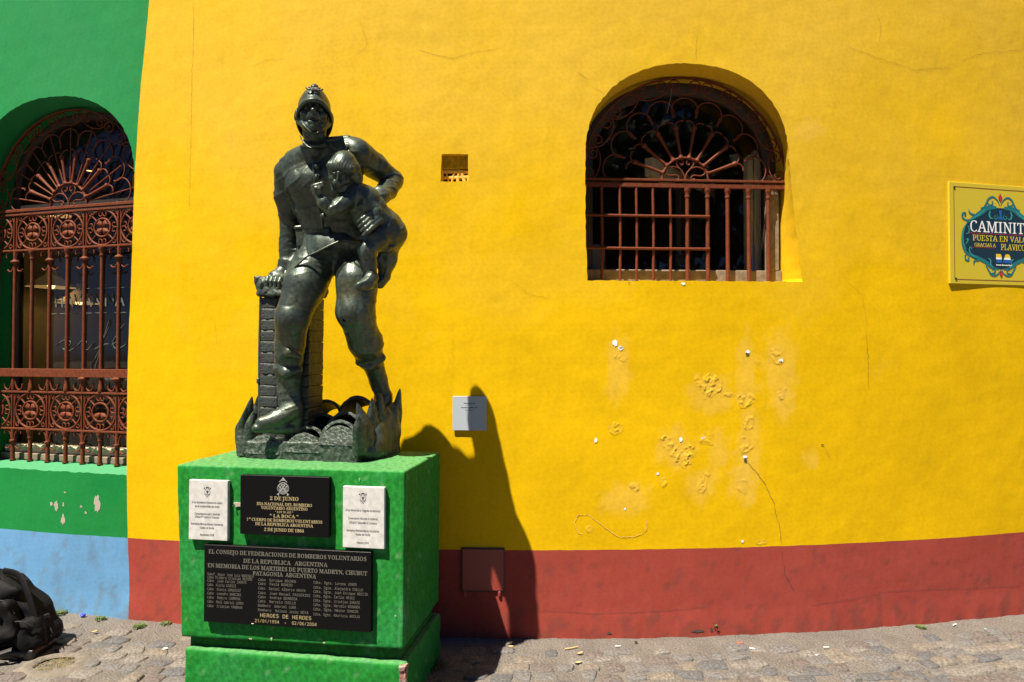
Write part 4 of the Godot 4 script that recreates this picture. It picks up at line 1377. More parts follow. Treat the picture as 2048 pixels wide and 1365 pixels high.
func area_normals(v: PackedVector3Array, idx: PackedInt32Array, guide: PackedVector3Array) -> PackedVector3Array:
	var acc := {}
	var key := PackedInt64Array()
	key.resize(v.size())
	for i in v.size():
		var q := Vector3i((v[i] * 5000.0).round())
		key[i] = (q.x + 200000) * 1000000007 + (q.y + 200000) * 1000003 + q.z
		acc[key[i]] = Vector3.ZERO
	for k in range(0, idx.size(), 3):
		var a := idx[k]; var b := idx[k + 1]; var c := idx[k + 2]
		var f := (v[c] - v[a]).cross(v[b] - v[a])
		acc[key[a]] += f; acc[key[b]] += f; acc[key[c]] += f
	var out := PackedVector3Array()
	out.resize(v.size())
	for i in v.size():
		var f: Vector3 = acc[key[i]]
		out[i] = f.normalized() if f.length() > 1e-12 else guide[i]
	return out


func ped_tone(q: Vector3, nn: Vector3) -> Color:
	var c := Color(0.024, 0.262, 0.042)
	var t := n_tone.get_noise_3dv(q * 2.2)
	var t2 := n_mid.get_noise_3dv(q * 0.7 + Vector3(5, 3, 1))
	c = c.lerp(Color(0.04, 0.285, 0.085), smoothstep(-0.1, 0.5, t) * 0.45)
	c = c.lerp(Color(0.014, 0.17, 0.035), smoothstep(0.1, 0.6, t2) * 0.35)
	c = c.lerp(Color(0.075, 0.33, 0.12), 0.7 * smoothstep(0.22, 0.45, n_tone.get_noise_3d(q.x * 9.0, q.y * 0.9, q.z * 9.0)) * smoothstep(0.05, 0.3, n_tone.get_noise_3dv(q * 1.1 + Vector3(3, 3, 3)) + 0.15))   # old runs
	c = c.lerp(Color(0.13, 0.34, 0.13), 0.8 * smoothstep(0.5, 0.95, nn.y))   # whitening of the sunlit top, put into the colour of upward faces
	if n_mid.get_noise_3dv(q * 2.6 + Vector3(9, 0, 4)) > 0.52: c = c.lerp(Color(0.2, 0.4, 0.2), 0.45)
	return c


func build_pedestal() -> void:
	var p := thing("pedestal", "bright green painted masonry pedestal carrying four plaques and the statue", "pedestal", ped_at, PED_TURN)
	p.scale = Vector3.ONE * PED_SIZE
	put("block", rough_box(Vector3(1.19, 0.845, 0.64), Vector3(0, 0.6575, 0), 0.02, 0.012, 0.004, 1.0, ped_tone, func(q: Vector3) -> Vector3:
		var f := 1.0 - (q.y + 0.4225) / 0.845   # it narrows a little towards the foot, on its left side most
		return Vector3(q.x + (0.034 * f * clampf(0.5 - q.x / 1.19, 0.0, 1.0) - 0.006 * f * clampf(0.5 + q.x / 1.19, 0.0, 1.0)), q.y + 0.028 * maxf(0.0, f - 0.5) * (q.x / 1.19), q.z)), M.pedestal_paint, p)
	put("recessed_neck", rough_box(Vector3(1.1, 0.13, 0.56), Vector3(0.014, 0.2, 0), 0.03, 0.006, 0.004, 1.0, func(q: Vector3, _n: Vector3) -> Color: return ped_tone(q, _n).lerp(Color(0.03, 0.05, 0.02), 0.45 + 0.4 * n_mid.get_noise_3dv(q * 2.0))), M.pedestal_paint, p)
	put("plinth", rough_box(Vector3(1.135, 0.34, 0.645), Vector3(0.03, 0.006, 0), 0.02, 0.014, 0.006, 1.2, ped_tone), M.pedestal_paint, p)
	# bare spots where the paint has been knocked off
	var k := 0
	for f in [[0.99, 0.523, 0.012, 0.01], [0.955, 0.463, 0.006, 0.006], [0.33, 0.90, 0.022, 0.009], [0.52, 0.252, 0.008, 0.01], [0.79, 0.25, 0.008, 0.006], [0.965, 1.035, 0.004, 0.012], [0.41, 0.245, 0.012, 0.005], [0.20, 0.42, 0.005, 0.02], [0.165, 0.56, 0.004, 0.03], [1.145, 0.40, 0.005, 0.005]]:
		k += 1
		var st := smooth_st()
		var o := blob_outline(Vector2(f[0] - 0.595, f[1]), f[2], f[3], k + 60)
		for i in o.size():
			var a := o[i]
			var b := o[(i + 1) % o.size()]
			tri(st, Vector3(f[0] - 0.595, f[1], 0.3255), Vector3(b.x, b.y, 0.3245), Vector3(a.x, a.y, 0.3245))
		put("paint_chip", done(st), M.bare_plaster, p)
	# the broken corner of the plinth
	put("broken_corner", rough_box(Vector3(0.035, 0.11, 0.04), Vector3(0.588, 0.118, 0.312), 0.008, 0.008, 0.012, 3.0, func(q: Vector3, _n: Vector3) -> Color: return Color(0.45, 0.33, 0.28).lerp(Color(0.25, 0.06, 0.05), smoothstep(-0.1, 0.3, n_mid.get_noise_3dv(q * 4.0)))), M.pedestal_paint, p)


func plaque(called: String, label: String, category: String, u0: float, v0: float, u1: float, v1: float, thick: float, m: Material, group := "") -> Node3D:
	# stands at its own lower left corner, its slab's face at z = 0
	var w := u1 - u0
	var h := v1 - v0
	var basis_ := Basis(Vector3.UP, PED_TURN)
	var o := thing(called, label, category, ped_at + basis_ * Vector3(u0 - 0.595, v0, 0.324 + thick) * PED_SIZE, PED_TURN, group)
	o.scale = Vector3.ONE * PED_SIZE
	put("slab", box_mesh(Vector3(w, h, thick), 0.0015, Transform3D(Basis(), Vector3(w / 2, h / 2, -thick / 2))), m, o)
	return o


func stroke2(b: Bag, p: Array, r: float) -> void:
	bag_tube(b, to3(p, Transform3D()), r, 4, false, 0.5, Vector3(0, 0, 1))


func brigade_emblem(o: Node3D, cx: float, cy: float, s: float) -> void:   # a round badge: cross in the middle, crossed axes, a helmet above, a knotted ribbon below
	var b := Bag.new()
	stroke2(b, arc2(Vector2(cx, cy), s * 0.42, s * 0.42, 0, TAU * 0.99, 20), s * 0.03)
	for q in [[-0.62, -0.72, 0.5, 0.62], [0.62, -0.72, -0.5, 0.62]]:
		stroke2(b, [Vector2(cx + q[0] * s * 0.55, cy + q[1] * s * 0.9), Vector2(cx + q[2] * s * 0.9, cy + q[3] * s * 0.8)], s * 0.028)
	stroke2(b, [Vector2(cx - s * 0.52, cy + s * 0.42), Vector2(cx - s * 0.4, cy + s * 0.6)], s * 0.075)
	stroke2(b, [Vector2(cx + s * 0.52, cy + s * 0.42), Vector2(cx + s * 0.4, cy + s * 0.6)], s * 0.075)
	stroke2(b, [Vector2(cx - s * 0.2, cy), Vector2(cx + s * 0.2, cy)], s * 0.085)
	stroke2(b, [Vector2(cx, cy - s * 0.2), Vector2(cx, cy + s * 0.2)], s * 0.085)
	stroke2(b, arc2(Vector2(cx, cy + s * 0.5), s * 0.2, s * 0.14, 0, PI, 8), s * 0.09)
	stroke2(b, arc2(Vector2(cx, cy), s * 0.52, s * 0.55, PI * 1.15, PI * 1.85, 10), s * 0.035)
	stroke2(b, [Vector2(cx - s * 0.14, cy - s * 0.82), Vector2(cx, cy - s * 0.6), Vector2(cx + s * 0.14, cy - s * 0.82)], s * 0.05)
	put("emblem", bag_mesh(b), M.ink, o)


func build_plaques() -> void:
	var o := plaque("marble_plaque", "white marble plaque dated Noviembre 2008 at left on the green pedestal", "plaque", 0.090, 0.7205, 0.297, 1.013, 0.022, M.marble, "white marble plaques on the pedestal")
	brigade_emblem(o, 0.099, 0.236, 0.034)
	for l in [["A los Bomberos Voluntarios caídos", 0.375, 0.78], ["en el cumplimiento del deber", 0.435, 0.63], ["Comandante José A. Nardulli", 0.562, 0.65], ["Oficial 5° Carlos H. Guevara", 0.618, 0.62], ["Bomberos Metropolitanos Voluntarios", 0.732, 0.82], ["Vuelta de Rocha", 0.798, 0.36], ["Noviembre 2008", 0.915, 0.36]]:
		words(o, l[0], Vector3(0.099, (1.0 - l[1]) * 0.2925 - 0.005, 0.0), 0.0098, l[2] * 0.207, M.ink, "sans")
	o = plaque("marble_plaque", "white marble plaque dated Febrero 2014 at right on the green pedestal", "plaque", 0.891, 0.7165, 1.097, 1.0052, 0.022, M.marble, "white marble plaques on the pedestal")
	brigade_emblem(o, 0.1, 0.236, 0.034)
	for l in [["A los héroes de la Tragedia de Barracas", 0.385, 0.83], ["Comandante Facundo R. Ambrosi", 0.52, 0.71], ["Oficial 5° Sebastián E. Campos", 0.585, 0.66], ["Bomberos Metropolitanos Voluntarios", 0.715, 0.78], ["Vuelta de Rocha", 0.78, 0.35], ["Febrero 2014", 0.915, 0.28]]:
		words(o, l[0], Vector3(0.1, (1.0 - l[1]) * 0.2887 - 0.005, 0.0), 0.0098, l[2] * 0.206, M.ink, "sans")
	o = plaque("granite_plaque", "small black granite plaque headed 2 DE JUNIO on the green pedestal", "plaque", 0.366, 0.7593, 0.824, 1.0457, 0.026, M.granite)
	var w := 0.458
	var h := 0.2864
	for l in [["2 DE JUNIO", 0.378, 0.32, 0.0165], ["DIA NACIONAL DEL BOMBERO", 0.478, 0.62, 0.0135], ["VOLUNTARIO ARGENTINO", 0.543, 0.52, 0.0135], ["\" LEY 25.425 \"", 0.607, 0.205, 0.0085], ["\" LA BOCA \"", 0.675, 0.32, 0.0145], ["CUERPO DE BOMBEROS VOLUNTARIOS", 0.748, 0.79, 0.0135], ["DE LA REPUBLICA ARGENTINA", 0.818, 0.65, 0.0135], ["2 DE JUNIO DE 1884", 0.905, 0.445, 0.0145]]:
		words(o, l[0], Vector3(w * (0.5 if l[2] < 0.7 else 0.53), (1.0 - l[1]) * h - l[3] / 2, 0.0), l[3], l[2] * w, M.gold_letter, "serif_bold")
	words(o, "1", Vector3(w * 0.085, (1.0 - 0.748) * h - 0.0067, 0.0), 0.0135, 0.006, M.gold_letter, "serif_bold")
	words(o, "er", Vector3(w * 0.112, (1.0 - 0.735) * h - 0.002, 0.0), 0.008, 0.011, M.gold_letter, "serif_bold")
	# engraved emblem: a plumed helmet over crossed tools and hoses
	var b := Bag.new()
	var cx := w * 0.487
	var cy := h * 0.8
	for i in 7: stroke2(b, arc2(Vector2(cx, cy + 0.012), 0.010 + 0.0028 * i, 0.036 - 0.002 * i, PI * 0.22, PI * 0.78, 9), 0.0014)
	stroke2(b, arc2(Vector2(cx, cy + 0.004), 0.011, 0.011, 0, TAU * 0.98, 14), 0.002)
	for s in [-1.0, 1.0]:
		stroke2(b, arc2(Vector2(cx + s * 0.021, cy - 0.004), 0.0085, 0.012, 0, TAU * 0.98, 12), 0.0018)
		stroke2(b, arc2(Vector2(cx + s * 0.019, cy - 0.004), 0.0035, 0.006, 0, TAU * 0.98, 9), 0.0014)
		stroke2(b, [Vector2(cx - s * 0.012, cy + 0.018), Vector2(cx + s * 0.026, cy - 0.034)], 0.0026)
		stroke2(b, [Vector2(cx + s * 0.03, cy - 0.03), Vector2(cx + s * 0.022, cy - 0.037)], 0.0034)
		stroke2(b, [Vector2(cx + s * 0.014, cy + 0.02), Vector2(cx + s * 0.026, cy + 0.008)], 0.0022)
	for i in 4: stroke2(b, [Vector2(cx - 0.014, cy - 0.012 - 0.005 * i), Vector2(cx, cy - 0.015 - 0.005 * i), Vector2(cx + 0.014, cy - 0.012 - 0.005 * i)], 0.0012)
	stroke2(b, [Vector2(cx - 0.016, cy + 0.02), Vector2(cx, cy + 0.025), Vector2(cx + 0.016, cy + 0.02)], 0.002)
	put("emblem", bag_mesh(b), M.silver_letter, o)
	# the big list of names
	w = 0.857
	h = 0.375
	o = plaque("granite_plaque", "wide black granite plaque listing names in three columns on the pedestal", "plaque", 0.1775, 0.3245, 1.0345, 0.6995, 0.026, M.granite)
	for l in [["EL CONSEJO DE FEDERACIONES DE BOMBEROS VOLUNTARIOS", 0.085, 0.5, 0.945], ["DE LA REPUBLICA   ARGENTINA", 0.185, 0.495, 0.505], ["EN MEMORIA DE LOS MARTIRES DE PUERTO MADRYN, CHUBUT", 0.265, 0.5, 0.955], ["PATAGONIA  ARGENTINA", 0.338, 0.49, 0.38]]:
		words(o, l[0], Vector3(w * l[2], (1.0 - l[1]) * h - 0.0095, 0.0), 0.0185, l[3] * w, M.dull_letter, "serif_bold")
	var cols := [
		[0.022, [["Subof. Mayor José Luis MANCHULA", 0.376, 0.285], ["Cabo Primero Cristian MERIÑO", 0.42, 0.275], ["Cabo  Juan Carlos ZARATE", 0.462, 0.24], ["Cabo  Alicia GIUDICE", 0.517, 0.176], ["Cabo  Alexis GONZALEZ", 0.572, 0.205], ["Cabo  Leandro MANCINI", 0.627, 0.207], ["Cabo  Ramiro CABRERA", 0.68, 0.204], ["Cabo  Raúl Gabriel GODOY", 0.735, 0.224], ["Cabo  Cristian YANBRUN", 0.79, 0.215]]],
		[0.334, [["Cabo  Enrique ROCHON", 0.414, 0.226], ["Cabo  Paola ROMERO", 0.466, 0.206], ["Cabo  Daniel Alberto ARAYA", 0.525, 0.284], ["Cabo  Juan Manuel PASSERINI", 0.582, 0.31], ["Cabo  Andrea BORREDA", 0.637, 0.236], ["Cabo  Marcelo CUELLO", 0.69, 0.226], ["Bombero  Gabriel LUNA", 0.745, 0.228], ["Bombero  Nelson Jesús MOYA", 0.8, 0.302]]],
		[0.665, [["Cdte. Dgte. Lorena JONES", 0.41, 0.252], ["Cdte. Dgte. Alejandra CUELLO", 0.472, 0.288], ["Cdte. Dgte. Juan Enrique MOCCIO", 0.525, 0.316], ["Cdte. Dgte. Carlos HEGUI", 0.58, 0.24], ["Cdte. Dgte. Cristian ZARATE", 0.636, 0.27], ["Cdte. Dgte. Marcelo MIRANDA", 0.69, 0.272], ["Cdte. Dgte. Néstor DANCOR", 0.747, 0.262], ["Cdte. Dgte. Mauricio ARCAJO", 0.81, 0.27]]]]
	for c in cols:
		for l in c[1]:
			words(o, l[0], Vector3(w * c[0], (1.0 - l[1]) * h - 0.006, 0.0), 0.0118, l[2] * w, M.dull_letter, "mono", true)
	words(o, "HEROES DE HEROES", Vector3(w * 0.5, (1.0 - 0.868) * h - 0.009, 0.0), 0.0165, 0.305 * w, M.gold_letter, "mono")
	words(o, "21/01/1994  -  02/06/2004", Vector3(w * 0.5, (1.0 - 0.945) * h - 0.007, 0.0), 0.0145, 0.37 * w, M.gold_letter, "mono")
	put("stuck_scrap", box_mesh(Vector3(0.011, 0.002, 0.002), 0.0005, Transform3D(Basis(), Vector3(0.258, 0.006, 0.001))), M.paper, o)
	# a torn scrap of plate left between two plaques
	var sc := thing("metal_scrap", "torn pale scrap of plate between the left and black plaques", "scrap", ped_at + Basis(Vector3.UP, PED_TURN) * Vector3(0.345 - 0.595, 0.895, 0.327) * PED_SIZE, PED_TURN)
	put("plate", box_mesh(Vector3(0.04, 0.02, 0.004), 0.001, Transform3D(Basis(Vector3(0, 0, 1), 0.12), Vector3.ZERO)), M.bare_plaster, sc)
	put("nail", tube_mesh(PackedVector3Array([Vector3(-0.022, -0.004, 0), Vector3(-0.022, -0.004, 0.014)]), 0.003, 6), M.dark_hole, sc)


# ---------------------------------------------------------------- sculpting: a distance field meshed by surface nets
func cap(a: Vector3, b: Vector3, ra: float, rb: float, k := 0.02, sub := false) -> Array:
	return [0, a, b, ra, rb, k, sub]


func ell(t: Transform3D, r: Vector3, k := 0.02, sub := false) -> Array:
	return [1, t.affine_inverse(), r, t.origin, maxf(r.x, maxf(r.y, r.z)), k, sub]


func ball(p: Vector3, r: float, k := 0.02, sub := false) -> Array:
	return [0, p, p + Vector3(0, 0.0001, 0), r, r, k, sub]


func chain(p: Array, r: Array, k := 0.015, sub := false) -> Array:
	var o := []
	for i in p.size() - 1: o.append(cap(p[i], p[i + 1], r[i], r[i + 1], k, sub))
	return o


func sculpt(prims: Array, cell: float, wrinkle, tone: Callable) -> ArrayMesh:
	var lo := Vector3.INF
	var hi := -Vector3.INF
	for p in prims:
		if p[6]: continue
		if p[0] == 0:
			lo = lo.min(p[1] - Vector3.ONE * p[3]).min(p[2] - Vector3.ONE * p[4])
			hi = hi.max(p[1] + Vector3.ONE * p[3]).max(p[2] + Vector3.ONE * p[4])
		else:
			lo = lo.min(p[3] - Vector3.ONE * p[4])
			hi = hi.max(p[3] + Vector3.ONE * p[4])
	lo -= Vector3.ONE * (cell * 2.5 + 0.012)
	hi += Vector3.ONE * (cell * 2.5 + 0.012)
	var nx := int((hi.x - lo.x) / cell) + 2
	var ny := int((hi.y - lo.y) / cell) + 2
	var nz := int((hi.z - lo.z) / cell) + 2
	var f := PackedFloat32Array()
	f.resize(nx * ny * nz)
	f.fill(1.0)
	for p in prims:
		var is_cap: bool = p[0] == 0
		var k: float = p[5]
		var sub: bool = p[6]
		var m := k + cell * 2.0
		var blo: Vector3
		var bhi: Vector3
		if is_cap:
			blo = (p[1] - Vector3.ONE * p[3]).min(p[2] - Vector3.ONE * p[4])
			bhi = (p[1] + Vector3.ONE * p[3]).max(p[2] + Vector3.ONE * p[4])
		else:
			blo = p[3] - Vector3.ONE * p[4]
			bhi = p[3] + Vector3.ONE * p[4]
		var x0 := clampi(int((blo.x - m - lo.x) / cell), 0, nx - 1)
		var x1 := clampi(int((bhi.x + m - lo.x) / cell) + 1, 0, nx - 1)
		var y0 := clampi(int((blo.y - m - lo.y) / cell), 0, ny - 1)
		var y1 := clampi(int((bhi.y + m - lo.y) / cell) + 1, 0, ny - 1)
		var z0 := clampi(int((blo.z - m - lo.z) / cell), 0, nz - 1)
		var z1 := clampi(int((bhi.z + m - lo.z) / cell) + 1, 0, nz - 1)
		var a := Vector3.ZERO
		var ba := Vector3.ZERO
		var bb := 1.0
		var ra := 0.0
		var dr := 0.0
		var inv := Transform3D()
		var r := Vector3.ONE
		if is_cap:
			a = p[1]
			ba = p[2] - a
			bb = maxf(ba.length_squared(), 1e-9)
			ra = p[3]
			dr = p[4] - ra
		else:
			inv = p[1]
			r = p[2]
		for z in range(z0, z1 + 1):
			for y in range(y0, y1 + 1):
				var row := (z * ny + y) * nx
				for x in range(x0, x1 + 1):
					var q := Vector3(lo.x + x * cell, lo.y + y * cell, lo.z + z * cell)
					var d: float
					if is_cap:
						var pa := q - a
						var h := clampf(pa.dot(ba) / bb, 0.0, 1.0)
						d = (pa - ba * h).length() - ra - dr * h
					else:
						q = (inv * q) / r
						var k0 := q.length()
						d = k0 * (k0 - 1.0) / maxf((q / r).length(), 1e-6)
					var o := f[row + x]
					if sub:
						d = -d
						var g := maxf(k - absf(o - d), 0.0)
						f[row + x] = maxf(o, d) + g * g * 0.25 / k
					else:
						var g := maxf(k - absf(o - d), 0.0)
						f[row + x] = minf(o, d) - g * g * 0.25 / k
	if wrinkle != null:
		for z in nz:
			for y in ny:
				var row := (z * ny + y) * nx
				for x in nx:
					var d := f[row + x]
					if d < 0.02 and d > -0.02:
						f[row + x] = d + wrinkle.call(Vector3(lo.x + x * cell, lo.y + y * cell, lo.z + z * cell))
	var v := PackedVector3Array(); var idx := PackedInt32Array(); var col := PackedColorArray()
	var vi := {}
	var sxy := nx * ny
	var step := [1, nx, sxy]
	for z in range(1, nz - 1):
		for y in range(1, ny - 1):
			var row := (z * ny + y) * nx
			for x in range(1, nx - 1):
				var i := row + x
				var inside := f[i] < 0.0
				for ax in 3:
					if (f[i + step[ax]] < 0.0) == inside: continue
					var su: int = step[(ax + 1) % 3]
					var sw: int = step[(ax + 2) % 3]
					var c := [i, i - su, i - su - sw, i - sw]
					var id := PackedInt32Array([0, 0, 0, 0])
					for t in 4:
						var key: int = c[t]
						if not vi.has(key):
							vi[key] = v.size()
							v.append(net_vertex(f, key, nx, ny, lo, cell))
						id[t] = vi[key]
					if inside: idx.append_array(PackedInt32Array([id[0], id[3], id[2], id[0], id[2], id[1]]))
					else: idx.append_array(PackedInt32Array([id[0], id[1], id[2], id[0], id[2], id[3]]))
	var n := PackedVector3Array()
	n.resize(v.size())
	for t in range(0, idx.size(), 3):
		var a := idx[t]; var b := idx[t + 1]; var c := idx[t + 2]
		var g := (v[c] - v[a]).cross(v[b] - v[a])
		n[a] += g; n[b] += g; n[c] += g
	for t in n.size():
		n[t] = n[t].normalized()
		col.append(tone.call(v[t]))
	return mesh_of(v, n, idx, null, col)


func net_vertex(f: PackedFloat32Array, i: int, nx: int, ny: int, lo: Vector3, cell: float) -> Vector3:
	var x := i % nx
	var y := (i / nx) % ny
	var z := i / (nx * ny)
	var s := Vector3.ZERO
	var n := 0
	var sxy := nx * ny
	var g := [f[i], f[i + 1], f[i + nx], f[i + nx + 1], f[i + sxy], f[i + sxy + 1], f[i + sxy + nx], f[i + sxy + nx + 1]]
	for e in [[0, 1], [2, 3], [4, 5], [6, 7], [0, 2], [1, 3], [4, 6], [5, 7], [0, 4], [1, 5], [2, 6], [3, 7]]:
		var a: float = g[e[0]]
		var b: float = g[e[1]]
		if (a < 0.0) == (b < 0.0): continue
		var t := a / (a - b)
		var pa := Vector3(e[0] & 1, (e[0] >> 1) & 1, e[0] >> 2)
		var pb := Vector3(e[1] & 1, (e[1] >> 1) & 1, e[1] >> 2)
		s += pa.lerp(pb, t)
		n += 1
	if n > 0: s /= n
	return lo + (Vector3(x, y, z) + s) * cell


# ---------------------------------------------------------------- the bronze
func bronze_tone(q: Vector3) -> Color:
	# the patina runs from near black to grey-green in blotches and streaks
	var t := n_tone.get_noise_3d(q.x * 3.0, q.y * 1.2, q.z * 3.0)
	var c := Color(0.66, 0.69, 0.7).lerp(Color(1.1, 1.4, 1.2), smoothstep(-0.05, 0.45, t))
	c = c.lerp(Color(1.7, 2.2, 1.85), smoothstep(0.18, 0.5, n_mid.get_noise_3d(q.x * 1.6, q.y * 0.6, q.z * 1.6) + 0.4 * t) * 0.75)
	return c.lerp(Color(1.25, 0.95, 0.6), smoothstep(0.22, 0.5, n_tone.get_noise_3dv(q * 2.3 + Vector3(7, 7, 7))) * 0.55)


func face_prims(t: Transform3D, s: float, child: bool) -> Array:
	# skull, brows, sockets, eyes, nose, open mouth, chin, ears; x to the right of the picture, z forward
	var o := []
	var P := func(x: float, y: float, z: float) -> Vector3: return t * (Vector3(x, y, z) * s)
	o.append(ell(t * Transform3D(Basis(), Vector3(0, 0.03, -0.015) * s), Vector3(0.076, 0.092, 0.094) * s, 0.02))
	o.append(cap(P.call(0, -0.035, 0.02), P.call(0, -0.08, 0.052), 0.056 * s, (0.031 if not child else 0.027) * s, 0.03 * s))
	for e in [-1.0, 1.0]:
		o.append(ball(P.call(0.04 * e, -0.022, 0.058), (0.022 if not child else 0.026) * s, 0.02 * s))
		o.append(cap(P.call(0.062 * e, -0.04, 0.0), P.call(0.03 * e, -0.083, 0.055), 0.016 * s, 0.015 * s, 0.03 * s))
		o.append(ell(t * Transform3D(Basis(Vector3(0, 0, 1), 0.15 * e), Vector3(0.08 * e, -0.006, -0.01) * s), Vector3(0.011, 0.031, 0.018) * s, 0.008 * s))
	for e in [-1.0, 1.0]: o.append(ball(P.call(0.031 * e, 0.008, 0.098), (0.0135 if not child else 0.011) * s, 0.016 * s, true))
	o.append(cap(P.call(-0.046, 0.027, 0.064), P.call(-0.01, 0.023, 0.083), (0.011 if not child else 0.003) * s, (0.010 if not child else 0.003) * s, 0.014 * s))
	o.append(cap(P.call(0.046, 0.027, 0.064), P.call(0.01, 0.023, 0.083), (0.011 if not child else 0.003) * s, (0.010 if not child else 0.003) * s, 0.014 * s))
	for e in [-1.0, 1.0]:
		o.append(ball(P.call(0.031 * e, 0.006, 0.073), (0.0125 if not child else 0.01) * s, 0.004 * s))
		o.append(cap(P.call(0.02 * e, 0.014, 0.083), P.call(0.043 * e, 0.012, 0.077), 0.0038 * s, 0.0032 * s, 0.004 * s))
		o.append(cap(P.call(0.02 * e, -0.003, 0.082), P.call(0.042 * e, -0.002, 0.076), 0.003 * s, 0.003 * s, 0.004 * s))
	var ns := 1.0 if not child else 0.5
	o.append(cap(P.call(0, 0.02, 0.086), P.call(0, -0.022, 0.086 + 0.026 * ns), (0.0085 if not child else 0.004) * s, 0.0115 * s * ns, 0.013 * s))
	for e in [-1.0, 1.0]: o.append(ball(P.call(0.0125 * e * ns, -0.026, 0.09 + 0.006 * ns), 0.009 * s * ns, 0.007 * s))
	o.append(cap(P.call(-0.012, -0.042, 0.085), P.call(0.012, -0.042, 0.085), 0.018 * s, 0.018 * s, 0.016 * s))
	if child:
		o.append(cap(P.call(-0.014, -0.05, 0.094), P.call(0.014, -0.05, 0.094), 0.006 * s, 0.006 * s, 0.005 * s))
		o.append(cap(P.call(-0.012, -0.061, 0.092), P.call(0.012, -0.061, 0.092), 0.007 * s, 0.007 * s, 0.005 * s))
		o.append(cap(P.call(-0.02, -0.055, 0.1), P.call(0.02, -0.055, 0.1), 0.0022 * s, 0.0022 * s, 0.003 * s, true))
	else:
		o.append(ell(t * Transform3D(Basis(), Vector3(0, -0.058, 0.1) * s), Vector3(0.014, 0.006, 0.012) * s, 0.005 * s, true))
		for e in [-1.0, 1.0]: o.append(cap(P.call(0.002 * e, -0.043, 0.101), P.call(0.028 * e, -0.051, 0.084), 0.0068 * s, 0.0045 * s, 0.008 * s))
		o.append(cap(P.call(-0.016, -0.069, 0.09), P.call(0.016, -0.069, 0.09), 0.0075 * s, 0.0075 * s, 0.005 * s))
		o.append(ball(P.call(0, -0.09, 0.076), 0.021 * s, 0.014 * s))
	return o


func blade(root: Vector3, mid: Vector3, tip: Vector3, r: float, flat_dir: Vector3, flat := 0.6) -> ArrayMesh:   # one tongue of flame
	var p := curve_pts([root, root.lerp(mid, 0.5), mid, mid.lerp(tip, 0.55), tip], 6)
	var rad := PackedFloat32Array()
	for i in p.size():
		var t := float(i) / (p.size() - 1)
		rad.append(maxf(0.0012, r * (1.0 + 0.9 * t - 0.5 * t * t) * pow(1.0 - t, 0.85) + r * 0.06 * sin(t * 21.0 + root.x * 40.0) * (1.0 - t)))
	return tube_mesh(p, rad, 14, false, flat, flat_dir)


func roof_tile(r: float, length: float, thick: float) -> ArrayMesh:   # a barrel tile: half round, tapering, open below; runs from z = 0 back
	var st := smooth_st()
	var n := 14
	var rows := []
	for k in 5:
		var t := k / 4.0
		var z := -length * t
		var rr := r * (1.0 - 0.1 * t)
		var out := []
		var inn := []
		for i in n + 1:
			var g := PI * i / n
			var wob := 1.0 + 0.03 * n_mid.get_noise_3d(cos(g) * 0.4, sin(g) * 0.4, z * 2.0 + r * 40.0)
			out.append(Vector3(-cos(g) * rr * wob, sin(g) * rr * wob, z + 0.006 * n_fine.get_noise_2d(i * 0.03, r * 9.0) * (1.0 if k == 0 else 0.0)))
			inn.append(Vector3(-cos(g) * (rr - thick), sin(g) * (rr - thick), z))
		rows.append([out, inn])
	for k in 4:
		for i in n:
			quad(st, rows[k + 1][0][i], rows[k + 1][0][i + 1], rows[k][0][i + 1], rows[k][0][i])
			quad(st, rows[k][1][i], rows[k][1][i + 1], rows[k + 1][1][i + 1], rows[k + 1][1][i])
	st.set_smooth_group(1)
	for i in n:
		quad(st, rows[0][0][i], rows[0][0][i + 1], rows[0][1][i + 1], rows[0][1][i])
		quad(st, rows[4][1][i], rows[4][1][i + 1], rows[4][0][i + 1], rows[4][0][i])
	return done(st)


func sheet(top: Array, hem: Array, thick: float, fold: float) -> ArrayMesh:   # hanging cloth between two edges
	var a := curve_pts(top, 10)
	var b := curve_pts(hem, 10)
	var n := a.size()
	var rows := 10
	var v := PackedVector3Array(); var idx := PackedInt32Array(); var nn := PackedVector3Array(); var col := PackedColorArray()
	for side in 2:
		for k in rows + 1:
			var t := float(k) / rows
			for i in n:
				var j := mini(i + 1, n - 1)
				var h := maxi(i - 1, 0)
				var p := a[i].lerp(b[i], t)
				var al := (a[j].lerp(b[j], t) - a[h].lerp(b[h], t)).normalized()
				var nr := al.cross(b[i] - a[i]).normalized()
				if nr.z < 0 and absf(nr.z) > 0.2: nr = -nr
				p += nr * (fold * t * sin(i * 0.62) + 0.003 * sin(PI * t))
				v.append(p - nr * thick * side)
				nn.append(nr)
				col.append(bronze_tone(p))
	var m := n * (rows + 1)
	for k in rows:
		for i in n - 1:
			var q := k * n + i
			idx.append_array(PackedInt32Array([q, q + 1, q + n + 1, q, q + n + 1, q + n, m + q, m + q + n + 1, m + q + 1, m + q, m + q + n, m + q + n + 1]))
	for i in n - 1:
		var q := rows * n + i
		idx.append_array(PackedInt32Array([q, q + 1, m + q + 1, q, m + q + 1, m + q]))
	for k in rows:
		for e in [0, n - 1]:
			var q: int = k * n + e
			idx.append_array(PackedInt32Array([q, q + n, m + q + n, q, m + q + n, m + q]))
	nn = area_normals(v, idx, nn)
	return mesh_of(v, nn, idx, null, col)


